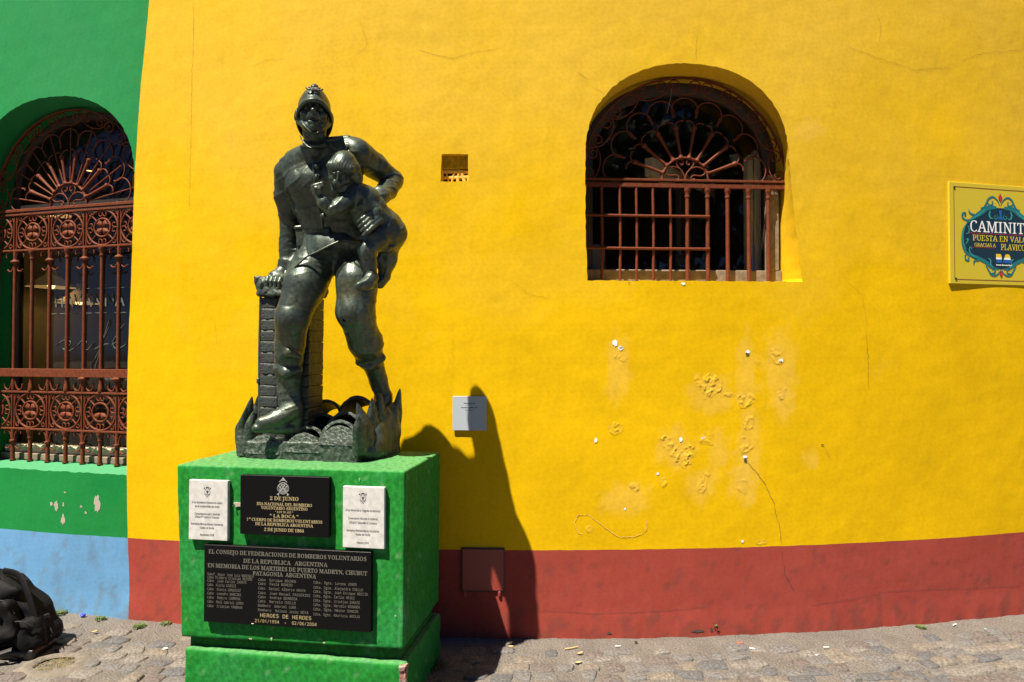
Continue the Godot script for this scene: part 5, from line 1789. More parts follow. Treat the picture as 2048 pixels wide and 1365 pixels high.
func build_statue() -> void:
	var root := thing("firefighter_statue", "dark bronze statue of a helmeted firefighter carrying a child, on the green pedestal", "statue", Vector3(-1.0143, 1.0989, -3.5935))
	root.scale = Vector3.ONE * 0.966
	var none = null
	# ---- the base of broken roof, turned a little against the pedestal
	var bt := Transform3D(Basis(Vector3.UP, -0.2356), Vector3(-0.0535, 0, 0.160))
	var base := put("rubble_base", rough_box(Vector3(0.646, 0.2, 0.385), Vector3(0, -0.005, -0.1925), 0.012, 0.01, 0.009, 3.2, func(q: Vector3, _n: Vector3) -> Color: return bronze_tone(q), func(q: Vector3) -> Vector3:
		return Vector3(q.x, q.y + (0.065 * clampf(0.5 - q.z / 0.385, 0.0, 1.0) + 0.02 * q.x) * clampf(q.y / 0.2 + 0.5, 0.0, 1.0), q.z)), M.bronze_rough, root)
	base.transform = bt
	for d in [[-0.222, 0.026, 0.004, 0.2], [0.012, 0.042, 0.004, 0.2], [0.214, 0.085, 0.004, 0.16], [-0.2, 0.075, -0.13, 0.16], [0.01, 0.075, -0.045, 0.2], [0.205, 0.112, -0.02, 0.2], [0.195, 0.15, -0.10, 0.2], [0.03, 0.135, -0.15, 0.2], [0.0, 0.2, -0.25, 0.14], [0.195, 0.225, -0.24, 0.15], [-0.2, 0.16, -0.26, 0.13]]:
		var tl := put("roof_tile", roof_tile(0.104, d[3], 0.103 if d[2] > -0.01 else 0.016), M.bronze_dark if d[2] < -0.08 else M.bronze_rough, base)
		tl.transform = Transform3D(Basis(Vector3(1, 0, 0), -0.28), Vector3(d[0], d[1], d[2]))
	var fd := Vector3(0.95, 0.1, 0.3)
	for d in [[Vector3(0.271, 0.047, 0.190), Vector3(0.267, 0.179, 0.220), Vector3(0.264, 0.233, 0.220), 0.06], [Vector3(0.298, 0.037, 0.120), Vector3(0.277, 0.184, 0.150), Vector3(0.240, 0.299, 0.150), 0.075], [Vector3(0.308, 0.026, 0.040), Vector3(0.305, 0.203, 0.070), Vector3(0.304, 0.321, 0.080), 0.07], [Vector3(0.319, 0.019, -0.040), Vector3(0.337, 0.196, 0.000), Vector3(0.336, 0.343, 0.010), 0.075], [Vector3(0.341, 0.001, -0.130), Vector3(0.395, 0.185, -0.110), Vector3(0.422, 0.362, -0.110), 0.075], [Vector3(0.309, 0.002, -0.120), Vector3(0.358, 0.161, -0.080), Vector3(0.350, 0.285, -0.080), 0.07]]:
		put("flame", blade(d[0], d[1], d[2], d[3], fd), M.bronze_rough, root)
	for d in [[Vector3(-0.385, 0.007, 0.040), Vector3(-0.402, 0.157, 0.020), Vector3(-0.379, 0.267, 0.040), 0.045], [Vector3(-0.389, 0.014, -0.040), Vector3(-0.399, 0.194, -0.020), Vector3(-0.373, 0.322, -0.020), 0.048], [Vector3(-0.425, 0.017, -0.020), Vector3(-0.443, 0.140, -0.020), Vector3(-0.419, 0.218, 0.000), 0.03], [Vector3(-0.377, 0.036, -0.080), Vector3(-0.373, 0.202, -0.080), Vector3(-0.362, 0.327, -0.080), 0.04], [Vector3(-0.359, 0.028, 0.060), Vector3(-0.352, 0.175, 0.060), Vector3(-0.341, 0.248, 0.040), 0.035]]:
		put("flame", blade(d[0], d[1], d[2], d[3], Vector3(0.5, 0.1, 0.8), 0.5), M.bronze_rough, root)
	# side face of the fire, a thick rising bank behind the flames
	put("fire_bank", sculpt(chain([Vector3(0.280, 0.043, 0.160), Vector3(0.296, 0.095, 0.060), Vector3(0.341, 0.131, -0.100), Vector3(0.360, 0.002, -0.120)], [0.04, 0.062, 0.075, 0.06], 0.05) + chain([Vector3(0.304, 0.034, 0.100), Vector3(0.331, 0.008, -0.080)], [0.06, 0.07], 0.05) + [cap(Vector3(0.296, 0.162, 0.060), Vector3(0.368, 0.228, -0.100), 0.04, 0.06, 0.05)], 0.011, func(q: Vector3) -> float: return 0.008 * n_mid.get_noise_3d(q.x * 2.5, q.y * 0.8, q.z * 2.5), bronze_tone), M.bronze, root)
	put("fire_bank", sculpt(chain([Vector3(-0.388, 0.023, 0.020), Vector3(-0.401, 0.137, -0.040), Vector3(-0.384, 0.244, -0.080)], [0.045, 0.05, 0.03], 0.04), 0.011, func(q: Vector3) -> float: return 0.008 * n_mid.get_noise_3d(q.x * 2.5, q.y * 0.8, q.z * 2.5), bronze_tone), M.bronze, root)

	# ---- the broken brick pillar he leans on
	var pt := Transform3D(Basis(Vector3.UP, -0.2356) * Basis(Vector3(0, 0, 1), -0.012), Vector3(-0.165, 0.08, -0.03))
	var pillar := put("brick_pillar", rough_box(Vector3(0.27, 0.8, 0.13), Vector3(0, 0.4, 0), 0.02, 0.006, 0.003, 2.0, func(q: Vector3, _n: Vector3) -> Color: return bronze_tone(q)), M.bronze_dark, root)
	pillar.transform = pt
	for row in 13:
		var y := 0.035 + row * 0.0595
		var xs := [[-0.097, 0.1], [0.051, 0.194]] if row % 2 == 0 else [[-0.092, 0.11], [0.027, 0.126], [0.12, 0.056]]
		for x in xs:
			var br := put("brick", rough_box(Vector3(x[1], 0.0592, 0.15 + rng.randf() * 0.006), Vector3.ZERO, 0.011, 0.0022, 0.004, 4.5 + rng.randf(), func(q: Vector3, _n: Vector3) -> Color: return bronze_tone(q * 3.0)), M.bronze_dark, pillar)
			br.position = Vector3(x[0], y, 0)
			br.rotation.z = rng.randf_range(-0.012, 0.012)
	put("cap_slab", rough_box(Vector3(0.335, 0.105, 0.2), Vector3(-0.005, 0.84, 0.0), 0.01, 0.014, 0.016, 2.6, func(q: Vector3, _n: Vector3) -> Color: return bronze_tone(q)), M.bronze_rough, pillar)
	var strip := put("iron_strip", tube_mesh(curve_pts([Vector3(-0.157, 0.06, 0.06), Vector3(-0.155, 0.25, 0.065), Vector3(-0.162, 0.5, 0.06), Vector3(-0.16, 0.79, 0.06)], 6), 0.007, 6), M.bronze, pillar)
	put("strip_knob", rough_box(Vector3(0.014, 0.03, 0.02), Vector3(-0.16, 0.325, 0.066), 0.006, 0.003, 0.001, 2.0, func(_q: Vector3, _n: Vector3) -> Color: return Color(1, 1, 1)), M.bronze, strip)

	# ---- the man
	var b := []
	# pelvis and trunk
	b.append(cap(Vector3(0.026, 1.112, 0.090), Vector3(0.155, 1.110, 0.070), 0.104, 0.102, 0.05))
	b.append(cap(Vector3(0.023, 1.206, 0.120), Vector3(0.129, 1.208, 0.120), 0.088, 0.09, 0.05))
	b.append(cap(Vector3(0.014, 1.307, 0.170), Vector3(0.167, 1.313, 0.200), 0.094, 0.092, 0.05))
	b.append(cap(Vector3(-0.006, 1.431, 0.220), Vector3(0.187, 1.459, 0.270), 0.108, 0.1, 0.06))
	b.append(cap(Vector3(-0.060, 1.516, 0.230), Vector3(0.234, 1.571, 0.280), 0.066, 0.068, 0.04))
	b.append(cap(Vector3(0.052, 1.588, 0.300), Vector3(-0.062, 1.544, 0.240), 0.046, 0.056, 0.035))
	b.append(cap(Vector3(0.073, 1.598, 0.300), Vector3(0.224, 1.601, 0.280), 0.04, 0.052, 0.035))
	b.append(cap(Vector3(0.148, 1.215, 0.130), Vector3(0.213, 1.186, 0.140), 0.082, 0.078, 0.04))
	# neck and standing collar
	b.append(cap(Vector3(0.060, 1.575, 0.310), Vector3(0.069, 1.669, 0.360), 0.056, 0.052, 0.012))
	b.append(ell(Transform3D(Basis(Vector3(1, 0, 0), 0.25), Vector3(0.064, 1.594, 0.330)), Vector3(0.068, 0.024, 0.066), 0.006))
	# right arm, straight down to the pillar
	b.append_array(chain([Vector3(-0.117, 1.493, 0.220), Vector3(-0.133, 1.372, 0.170), Vector3(-0.128, 1.240, 0.110)], [0.06, 0.053, 0.049], 0.022))
	b.append_array(chain([Vector3(-0.126, 1.234, 0.110), Vector3(-0.139, 1.136, 0.090), Vector3(-0.146, 1.028, 0.100)], [0.052, 0.051, 0.044], 0.012))
	b.append(cap(Vector3(-0.146, 1.033, 0.100), Vector3(-0.149, 1.012, 0.100), 0.05, 0.05, 0.003))
	# left arm, bent round the child
	b.append_array(chain([Vector3(0.267, 1.573, 0.280), Vector3(0.334, 1.535, 0.170), Vector3(0.407, 1.487, 0.080)], [0.073, 0.062, 0.056], 0.022))
	b.append_array(chain([Vector3(0.411, 1.483, 0.085), Vector3(0.397, 1.412, 0.170), Vector3(0.379, 1.340, 0.290)], [0.056, 0.052, 0.042], 0.012))
	b.append(cap(Vector3(0.385, 1.353, 0.285), Vector3(0.375, 1.330, 0.310), 0.048, 0.047, 0.003))
	# thighs, knees, shins
	b.append_array(chain([Vector3(0.024, 1.076, 0.100), Vector3(-0.029, 0.914, 0.170), Vector3(-0.077, 0.742, 0.220)], [0.112, 0.104, 0.084], 0.035))
	b.append_array(chain([Vector3(-0.077, 0.735, 0.220), Vector3(-0.114, 0.602, 0.150), Vector3(-0.138, 0.475, 0.090)], [0.084, 0.074, 0.074], 0.025))
	b.append_array(chain([Vector3(0.195, 1.082, 0.060), Vector3(0.239, 0.928, 0.165), Vector3(0.232, 0.777, 0.200)], [0.104, 0.1, 0.09], 0.035))
	b.append_array(chain([Vector3(0.237, 0.767, 0.200), Vector3(0.271, 0.616, 0.090), Vector3(0.276, 0.528, 0.000)], [0.088, 0.086, 0.07], 0.03))
	b.append(cap(Vector3(0.285, 0.941, 0.165), Vector3(0.285, 0.745, 0.170), 0.045, 0.045, 0.04))
	# baggy breeches gathered over the boots
	b.append_array(chain([Vector3(-0.185, 0.476, 0.140), Vector3(-0.120, 0.456, 0.170), Vector3(-0.063, 0.471, 0.150)], [0.018, 0.026, 0.018], 0.02))
	b.append_array(chain([Vector3(-0.167, 0.545, 0.170), Vector3(-0.093, 0.560, 0.220), Vector3(-0.043, 0.540, 0.200)], [0.012, 0.017, 0.013], 0.022))
	b.append_array(chain([Vector3(0.222, 0.507, 0.050), Vector3(0.286, 0.486, 0.070), Vector3(0.349, 0.533, 0.040)], [0.014, 0.018, 0.02], 0.02))
	b.append_array(chain([Vector3(0.198, 0.691, 0.220), Vector3(0.250, 0.668, 0.200), Vector3(0.304, 0.693, 0.160)], [0.008, 0.013, 0.008], 0.02))
	b.append_array(chain([Vector3(0.206, 0.597, 0.120), Vector3(0.277, 0.581, 0.130), Vector3(0.339, 0.619, 0.100)], [0.008, 0.014, 0.01], 0.02))
	# boots
	b.append_array(chain([Vector3(-0.136, 0.448, 0.080), Vector3(-0.139, 0.349, 0.060), Vector3(-0.125, 0.269, 0.070)], [0.068, 0.063, 0.058], 0.012))
	b.append_array(chain([Vector3(-0.111, 0.252, 0.080), Vector3(-0.182, 0.213, 0.120), Vector3(-0.253, 0.193, 0.155)], [0.055, 0.043, 0.034], 0.025))
	b.append_array(chain([Vector3(-0.101, 0.207, 0.060), Vector3(-0.111, 0.175, 0.060)], [0.046, 0.042], 0.012))
	b.append_array(chain([Vector3(-0.093, 0.152, 0.065), Vector3(-0.182, 0.160, 0.120), Vector3(-0.276, 0.168, 0.170)], [0.032, 0.028, 0.025], 0.004))
	b.append_array(chain([Vector3(0.285, 0.517, -0.010), Vector3(0.307, 0.410, -0.080), Vector3(0.330, 0.311, -0.110)], [0.06, 0.05, 0.046], 0.01))
	b.append_array(chain([Vector3(0.330, 0.297, -0.110), Vector3(0.295, 0.243, -0.020)], [0.046, 0.032], 0.02))
	# belt line
	b.append(ell(Transform3D(Basis(Vector3(0, 0, 1), -0.02), Vector3(0.074, 1.203, 0.120)), Vector3(0.152, 0.018, 0.103), 0.003))
	# seams cut into the cloth: armholes, front edge
	for q in [[Vector3(-0.049, 1.543, 0.280), Vector3(-0.024, 1.466, 0.310), Vector3(-0.043, 1.398, 0.280)], [Vector3(0.221, 1.614, 0.330), Vector3(0.241, 1.553, 0.350), Vector3(0.269, 1.489, 0.320)]]:
		b.append_array(chain(q, [0.004, 0.005, 0.004], 0.008, true))
	# a few deep creases: groin, knee, elbow, waist
	for q in [[Vector3(0.110, 1.034, 0.250), Vector3(0.148, 1.003, 0.190), 0.012], [Vector3(0.016, 0.811, 0.300), Vector3(0.072, 0.855, 0.250), 0.006], [Vector3(-0.088, 0.688, 0.300), Vector3(-0.009, 0.671, 0.280), 0.006], [Vector3(0.198, 0.727, 0.260), Vector3(0.290, 0.729, 0.220), 0.006], [Vector3(-0.010, 1.235, 0.270), Vector3(0.035, 1.211, 0.260), 0.007], [Vector3(-0.140, 1.233, 0.170), Vector3(-0.072, 1.212, 0.170), 0.007], [Vector3(0.218, 0.974, 0.220), Vector3(0.311, 0.922, 0.200), 0.006], [Vector3(-0.163, 0.298, 0.130), Vector3(-0.060, 0.314, 0.140), 0.005]]:
		b.append(cap(q[0], q[1], q[2], q[2] * 0.4, 0.014, true))
	var cloth := func(q: Vector3) -> float:   # gathered folds that run round the limbs, stronger in some places than in others
		var m := smoothstep(-0.15, 0.35, n_tone.get_noise_3d(q.x * 2.0 + 3.0, q.y * 1.4, q.z * 2.0))
		var f := maxf(0.0, 1.0 - 3.2 * absf(n_fold.get_noise_3d(q.x * 0.55 + q.y * 0.5, q.y * 2.1 - q.x * 0.7, q.z * 0.6)))
		var g := maxf(0.0, 1.0 - 3.6 * absf(n_fold.get_noise_3d(q.x * 1.3 + 9.0, q.y * 1.2 + q.x * 0.6, q.z * 1.2)))
		return 0.003 * n_mid.get_noise_3d(q.x * 0.8, q.y * 0.55, q.z * 0.8) - 0.0052 * m * f * f + 0.003 * g * g * (1.0 - m) + 0.0009 * n_mid.get_noise_3dv(q * 4.0)
	var man := put("firefighter_figure", sculpt(b, 0.0068, cloth, bronze_tone), M.bronze, root)
	# head
	var ht := Transform3D(Basis(Vector3.UP, 0.25) * Basis(Vector3(1, 0, 0), -0.02) * Basis(Vector3(0, 0, 1), -0.03), Vector3(0.079, 1.729, 0.395))
	put("head", sculpt(face_prims(ht, 1.03, false) + [cap(Vector3(0.073, 1.643, 0.365), Vector3(0.073, 1.709, 0.375), 0.056, 0.056, 0.02)], 0.0036, none, bronze_tone), M.bronze, man)
	# helmet: an egg-shaped shell with a rolled rim, worn far back
	var rear := Vector3(0, -0.058, -0.135).normalized()
	var up := Vector3(0, 0.135, -0.058).normalized()
	var hm := Transform3D(Basis(Vector3.UP, 0.27) * Basis(Vector3(1, 0, 0), up, -rear), Vector3(0.078, 1.705, 0.385))
	var v := PackedVector3Array(); var n := PackedVector3Array(); var idx := PackedInt32Array(); var col := PackedColorArray()
	var prof := [[0.975, -0.02], [1.09, -0.016], [1.12, -0.006], [1.1, 0.003], [1.01, 0.012], [0.99, 0.035]]
	for i in range(1, 13):
		var g := PI / 2 * i / 12.0
		prof.append([cos(g) * 0.985, 0.035 + sin(g) * 0.122])
	var outer := prof.size()
	for i in range(11, -1, -1):
		var g := PI / 2 * i / 12.0
		prof.append([cos(g) * 0.93 + 0.001, 0.025 + sin(g) * 0.11])
	prof.append([0.975, -0.02])
	for p in prof:
		for k in 41:
			var g := TAU * k / 40.0
			v.append(hm * Vector3(cos(g) * 0.08 * p[0], p[1], sin(g) * 0.138 * p[0]))
			n.append(Vector3.UP)
	for j in prof.size() - 1:
		for k in 40:
			var a := j * 41 + k
			idx.append_array(PackedInt32Array([a, a + 41, a + 42, a, a + 42, a + 1]))
	n = area_normals(v, idx, n)
	for q in v: col.append(bronze_tone(q))
	var helmet := put("helmet", mesh_of(v, n, idx, null, col), M.bronze, man)
	var bag := Bag.new()
	# badge on the front: a small wreath, crossed tools and a crown of rays in relief
	var bg := Transform3D(hm.basis * Basis(Vector3(1, 0, 0), -0.45), hm * Vector3(0, 0.066, 0.14))
	bag_tube(bag, to3(arc2(Vector2.ZERO, 0.016, 0.013, 0, TAU * 0.97, 14), bg), 0.004, 6, true)
	for s in [-1.0, 1.0]:
		bag_tube(bag, to3([Vector2(-0.03 * s, -0.014), Vector2(0.028 * s, 0.018)], bg), 0.0036, 6)
		bag_tube(bag, to3(smooth2([Vector2(0.012 * s, -0.016), Vector2(0.03 * s, -0.01), Vector2(0.038 * s, 0.004)]), bg), 0.0045, 6)
	put("helmet_badge", bag_mesh(bag), M.bronze_dark, helmet)
	put("helmet_knob", sculpt([ell(Transform3D(Basis(Vector3(1, 0, 0), 0.3), hm * Vector3(0, 0.142, 0.07)), Vector3(0.019, 0.018, 0.03), 0.01)], 0.004, none, bronze_tone), M.bronze_dark, helmet)
	put("chin_strap", tube_mesh(curve_pts([Vector3(0.026, 1.698, 0.435), Vector3(0.050, 1.655, 0.475), Vector3(0.080, 1.623, 0.485), Vector3(0.104, 1.610, 0.480), Vector3(0.132, 1.621, 0.475), Vector3(0.157, 1.667, 0.455), Vector3(0.158, 1.704, 0.425)], 6), 0.0035, 6), M.bronze, helmet)
	put("lanyard", tube_mesh(curve_pts([Vector3(0.005, 1.629, 0.375), Vector3(0.033, 1.589, 0.425), Vector3(0.059, 1.560, 0.440), Vector3(0.080, 1.549, 0.445)], 6), 0.0035, 6), M.bronze, man)
	# tunic front: overlap, buttons, shoulder straps, pouch, skirt
	put("front_seam", tube_mesh(curve_pts([Vector3(0.052, 1.553, 0.348), Vector3(0.062, 1.493, 0.348), Vector3(0.069, 1.420, 0.344), Vector3(0.066, 1.330, 0.300), Vector3(0.077, 1.261, 0.265), Vector3(0.076, 1.205, 0.225)], 6), 0.006, 6), M.bronze, man)
	for p in [Vector3(0.085, 1.483, 0.360), Vector3(0.085, 1.431, 0.358), Vector3(0.089, 1.374, 0.345), Vector3(0.092, 1.317, 0.310), Vector3(0.093, 1.254, 0.275)]:
		put("button", sculpt([ell(Transform3D(Basis(), p), Vector3(0.016, 0.016, 0.012), 0.005)], 0.004, none, bronze_tone), M.bronze, man)
	var ring := PackedVector3Array()
	for k in 24: ring.append(Vector3(0.064, 1.596, 0.330) + Vector3(cos(TAU * k / 24.0) * 0.066, -0.016 * sin(TAU * k / 24.0) - 0.006, sin(TAU * k / 24.0) * 0.064))
	put("collar", tube_mesh(ring, 0.0085, 8, true), M.bronze, man)
	for d in [[Vector3(0.128, 1.624, 0.320), Vector3(0.224, 1.631, 0.300)], [Vector3(-0.032, 1.589, 0.280), Vector3(-0.115, 1.533, 0.250)]]:
		put("shoulder_strap", sculpt([cap(d[0], d[1], 0.018, 0.026, 0.01)], 0.005, none, bronze_tone), M.bronze, man)
	put("belt_buckle", rough_box(Vector3(0.04, 0.042, 0.016), Vector3(0.096, 1.182, 0.222), 0.008, 0.005, 0.001, 2.0, func(q: Vector3, _n: Vector3) -> Color: return bronze_tone(q)), M.bronze, man)
	var pouch := put("pouch", rough_box(Vector3(0.05, 0.105, 0.06), Vector3.ZERO, 0.01, 0.01, 0.003, 2.0, func(q: Vector3, _n: Vector3) -> Color: return bronze_tone(q)), M.bronze, man)
	pouch.transform = Transform3D(Basis(Vector3(0, 0, 1), 0.1), Vector3(-0.049, 1.162, 0.160))
	put("pouch_flap", rough_box(Vector3(0.058, 0.02, 0.066), Vector3(0, 0.05, 0.003), 0.01, 0.006, 0.002, 2.0, func(q: Vector3, _n: Vector3) -> Color: return bronze_tone(q)), M.bronze, pouch)
	put("tunic_skirt", sheet([Vector3(-0.053, 1.182, 0.120), Vector3(-0.021, 1.172, 0.190), Vector3(0.028, 1.171, 0.225), Vector3(0.105, 1.170, 0.235), Vector3(0.186, 1.177, 0.220), Vector3(0.231, 1.176, 0.170)], [Vector3(-0.045, 1.068, 0.120), Vector3(-0.009, 1.055, 0.210), Vector3(0.049, 1.073, 0.245), Vector3(0.113, 1.102, 0.255), Vector3(0.201, 1.133, 0.240), Vector3(0.303, 1.103, 0.200)], 0.009, 0.0035), M.bronze, man)
	put("hem_cord", tube_mesh(curve_pts([Vector3(-0.120, 0.951, 0.170), Vector3(-0.083, 0.974, 0.220), Vector3(-0.051, 1.001, 0.250), Vector3(0.007, 1.047, 0.265), Vector3(0.062, 1.072, 0.270), Vector3(0.120, 1.102, 0.270), Vector3(0.170, 1.127, 0.260)], 6), 0.0055, 6), M.bronze, man)
	# right hand spread on the slab
	var hand := []
	hand.append_array(chain([Vector3(-0.151, 1.017, 0.100), Vector3(-0.166, 0.983, 0.120), Vector3(-0.187, 0.961, 0.150)], [0.034, 0.034, 0.028], 0.02))
	hand.append(cap(Vector3(-0.203, 0.966, 0.150), Vector3(-0.145, 0.952, 0.165), 0.022, 0.022, 0.02))
	for k in 4:
		var dx := Vector3(0.0255 * k, -0.003 * k, 0.012 * k)
		hand.append_array(chain([Vector3(-0.208, 0.966, 0.150) + dx, Vector3(-0.220, 0.950, 0.175) + dx, Vector3(-0.222, 0.931, 0.190) + dx, Vector3(-0.219, 0.910, 0.190) + dx], [0.0135, 0.0118, 0.0105, 0.0085], 0.006))
	hand.append_array(chain([Vector3(-0.127, 0.981, 0.140), Vector3(-0.120, 0.951, 0.170), Vector3(-0.130, 0.929, 0.185)], [0.016, 0.0125, 0.009], 0.008))
	put("hand", sculpt(hand, 0.0034, none, bronze_tone), M.bronze, man)
	# left hand spread on the child's hip
	hand = chain([Vector3(0.378, 1.337, 0.310), Vector3(0.382, 1.292, 0.355), Vector3(0.384, 1.250, 0.390)], [0.034, 0.034, 0.032], 0.02)
	hand.append(cap(Vector3(0.371, 1.258, 0.400), Vector3(0.405, 1.205, 0.395), 0.021, 0.019, 0.015))
	for k in 4:
		var d0 := Vector3(0.0095 * k, -0.0195 * k, 0.001 * k)
		hand.append_array(chain([Vector3(0.370, 1.255, 0.405) + d0, Vector3(0.351, 1.225, 0.440) + d0, Vector3(0.330, 1.201, 0.455) + d0 * 1.02, Vector3(0.307, 1.185, 0.450) + d0 * 1.03], [0.0135, 0.012, 0.0108, 0.0088], 0.006))
	hand.append_array(chain([Vector3(0.367, 1.312, 0.355), Vector3(0.350, 1.286, 0.405), Vector3(0.334, 1.259, 0.430)], [0.017, 0.013, 0.0095], 0.008))
	put("hand", sculpt(hand, 0.0034, none, bronze_tone), M.bronze, man)

	# ---- the child on his arm
	b = []
	b.append(cap(Vector3(0.255, 1.365, 0.415), Vector3(0.265, 1.335, 0.405), 0.04, 0.04, 0.02))
	b.append(cap(Vector3(0.274, 1.325, 0.405), Vector3(0.339, 1.325, 0.365), 0.05, 0.05, 0.03))
	b.append_array(chain([Vector3(0.304, 1.315, 0.385), Vector3(0.345, 1.250, 0.321), Vector3(0.394, 1.186, 0.258)], [0.068, 0.074, 0.086], 0.05))
	b.append(cap(Vector3(0.421, 1.240, 0.244), Vector3(0.428, 1.156, 0.210), 0.044, 0.05, 0.03))
	b.append_array(chain([Vector3(0.274, 1.316, 0.425), Vector3(0.237, 1.268, 0.467), Vector3(0.195, 1.237, 0.499)], [0.04, 0.035, 0.029], 0.015))
	b.append(cap(Vector3(0.255, 1.290, 0.453), Vector3(0.221, 1.258, 0.480), 0.038, 0.037, 0.006))
	b.append_array(chain([Vector3(0.193, 1.237, 0.499), Vector3(0.163, 1.266, 0.520), Vector3(0.138, 1.300, 0.525)], [0.03, 0.027, 0.02], 0.012))
	b.append_array(chain([Vector3(0.411, 1.183, 0.299), Vector3(0.378, 1.123, 0.360), Vector3(0.342, 1.063, 0.395)], [0.07, 0.057, 0.043], 0.02))
	b.append_array(chain([Vector3(0.339, 1.058, 0.395), Vector3(0.345, 0.997, 0.375), Vector3(0.356, 0.935, 0.380)], [0.043, 0.039, 0.029], 0.02))
	b.append_array(chain([Vector3(0.359, 0.928, 0.380), Vector3(0.348, 0.900, 0.410), Vector3(0.317, 0.882, 0.445)], [0.034, 0.03, 0.019], 0.015))
	b.append_array(chain([Vector3(0.375, 0.889, 0.375), Vector3(0.348, 0.880, 0.410), Vector3(0.311, 0.874, 0.450)], [0.016, 0.014, 0.012], 0.006))
	b.append_array(chain([Vector3(0.424, 1.150, 0.200), Vector3(0.396, 1.046, 0.160), Vector3(0.379, 0.964, 0.150)], [0.055, 0.046, 0.033], 0.03))
	b.append_array(chain([Vector3(0.379, 0.961, 0.150), Vector3(0.362, 0.917, 0.170)], [0.033, 0.024], 0.01))
	b.append(cap(Vector3(0.360, 1.235, 0.320), Vector3(0.420, 1.167, 0.250), 0.074, 0.082, 0.045))
	b.append_array(chain([Vector3(0.314, 1.129, 0.380), Vector3(0.371, 1.078, 0.395), Vector3(0.430, 1.078, 0.330), Vector3(0.479, 1.126, 0.250)], [0.012, 0.013, 0.013, 0.012], 0.006))
	b.append(cap(Vector3(0.360, 1.137, 0.390), Vector3(0.480, 1.165, 0.260), 0.026, 0.034, 0.03))
	for q in [[Vector3(0.323, 1.268, 0.446), Vector3(0.400, 1.203, 0.370), 0.008], [Vector3(0.351, 1.288, 0.431), Vector3(0.432, 1.220, 0.344), 0.008], [Vector3(0.371, 1.177, 0.372), Vector3(0.462, 1.153, 0.300), 0.01], [Vector3(0.412, 1.235, 0.370), Vector3(0.478, 1.178, 0.276), 0.01], [Vector3(0.356, 1.210, 0.394), Vector3(0.407, 1.121, 0.340), 0.008]]:
		b.append(cap(q[0], q[1], q[2] * 1.3, q[2], 0.025))
	var child := put("child_figure", sculpt(b, 0.0062, func(q: Vector3) -> float:
		var r := 0.5 + 0.5 * sin((q.x - q.y * 0.5) * 95.0 + 5.0 * n_fold.get_noise_3dv(q * 0.8))
		var m := smoothstep(-0.1, 0.2, n_tone.get_noise_3dv(q * 2.0)) * smoothstep(0.82, 0.9, q.y) * (1.0 if q.x > 0.2 else 0.2)
		return 0.003 * n_mid.get_noise_3dv(q * 1.6) - 0.008 * (0.35 + 0.65 * m) * smoothstep(0.82, 0.95, q.y) * (1.0 if q.x > 0.17 else 0.0) * r * r * r, bronze_tone), M.bronze, root)
	var ct := Transform3D(Basis(Vector3.UP, -0.06) * Basis(Vector3(1, 0, 0), 0.42) * Basis(Vector3(0, 0, 1), -0.2) * Basis.from_scale(Vector3(0.9, 1.06, 1.0)), Vector3(0.233, 1.420, 0.455))
	put("child_head", sculpt(face_prims(ct, 0.8, true), 0.0036, none, bronze_tone), M.bronze, child)
	var hair := [ell(ct * Transform3D(Basis(), Vector3(0, 0.032, -0.018)), Vector3(0.072, 0.07, 0.082), 0.02), cap(ct * Vector3(-0.056, 0.036, 0.042), ct * Vector3(0.056, 0.036, 0.042), 0.016, 0.018, 0.03), ell(ct * Transform3D(Basis(), Vector3(0, -0.036, 0.08)), Vector3(0.054, 0.066, 0.07), 0.006, true)]
	hair.append_array(chain([ct * Vector3(0.062, 0.03, -0.01), ct * Vector3(0.074, -0.012, -0.02), ct * Vector3(0.083, -0.04, -0.02)], [0.028, 0.026, 0.018], 0.025))
	hair.append(cap(ct * Vector3(-0.06, 0.02, -0.02), ct * Vector3(-0.06, -0.02, -0.02), 0.02, 0.016, 0.03))
	put("hair", sculpt(hair, 0.0042, func(q: Vector3) -> float: return 0.0007 * sin((ct.affine_inverse() * q).x * 420.0 + 7.0 * n_mid.get_noise_3dv(q)) + 0.0015 * n_mid.get_noise_3dv(q * 3.0), bronze_tone), M.bronze, child)
	hand = [cap(Vector3(0.136, 1.307, 0.525), Vector3(0.130, 1.327, 0.530), 0.022, 0.022, 0.015)]
	for k in 4:
		var d1 := Vector3(0.0115 * k, 0.004 * k, -0.002 * k)
		hand.append_array(chain([Vector3(0.113, 1.325, 0.530) + d1, Vector3(0.116, 1.339, 0.540) + d1, Vector3(0.127, 1.340, 0.553) + d1, Vector3(0.132, 1.326, 0.555) + d1], [0.0088, 0.0082, 0.0076, 0.0068], 0.004))
	hand.append_array(chain([Vector3(0.152, 1.308, 0.540), Vector3(0.151, 1.322, 0.553), Vector3(0.138, 1.327, 0.559)], [0.0095, 0.008, 0.0065], 0.004))
	put("child_hand", sculpt(hand, 0.0032, none, bronze_tone), M.bronze, child)


# ---------------------------------------------------------------- signs and the hatch on the wall
func shape_mesh(p: Array, z: float, t: Transform3D) -> ArrayMesh:   # a flat painted patch
	var st := smooth_st()
	var pa := PackedVector2Array(p)
	var tr := Geometry2D.triangulate_polygon(pa)
	for k in range(0, tr.size(), 3):
		var a := pa[tr[k]]; var b := pa[tr[k + 1]]; var c := pa[tr[k + 2]]
		if (b - a).cross(c - a) > 0:
			var s := b; b = c; c = s
		tri(st, t * Vector3(a.x, a.y, z), t * Vector3(b.x, b.y, z), t * Vector3(c.x, c.y, z))
	return done(st)


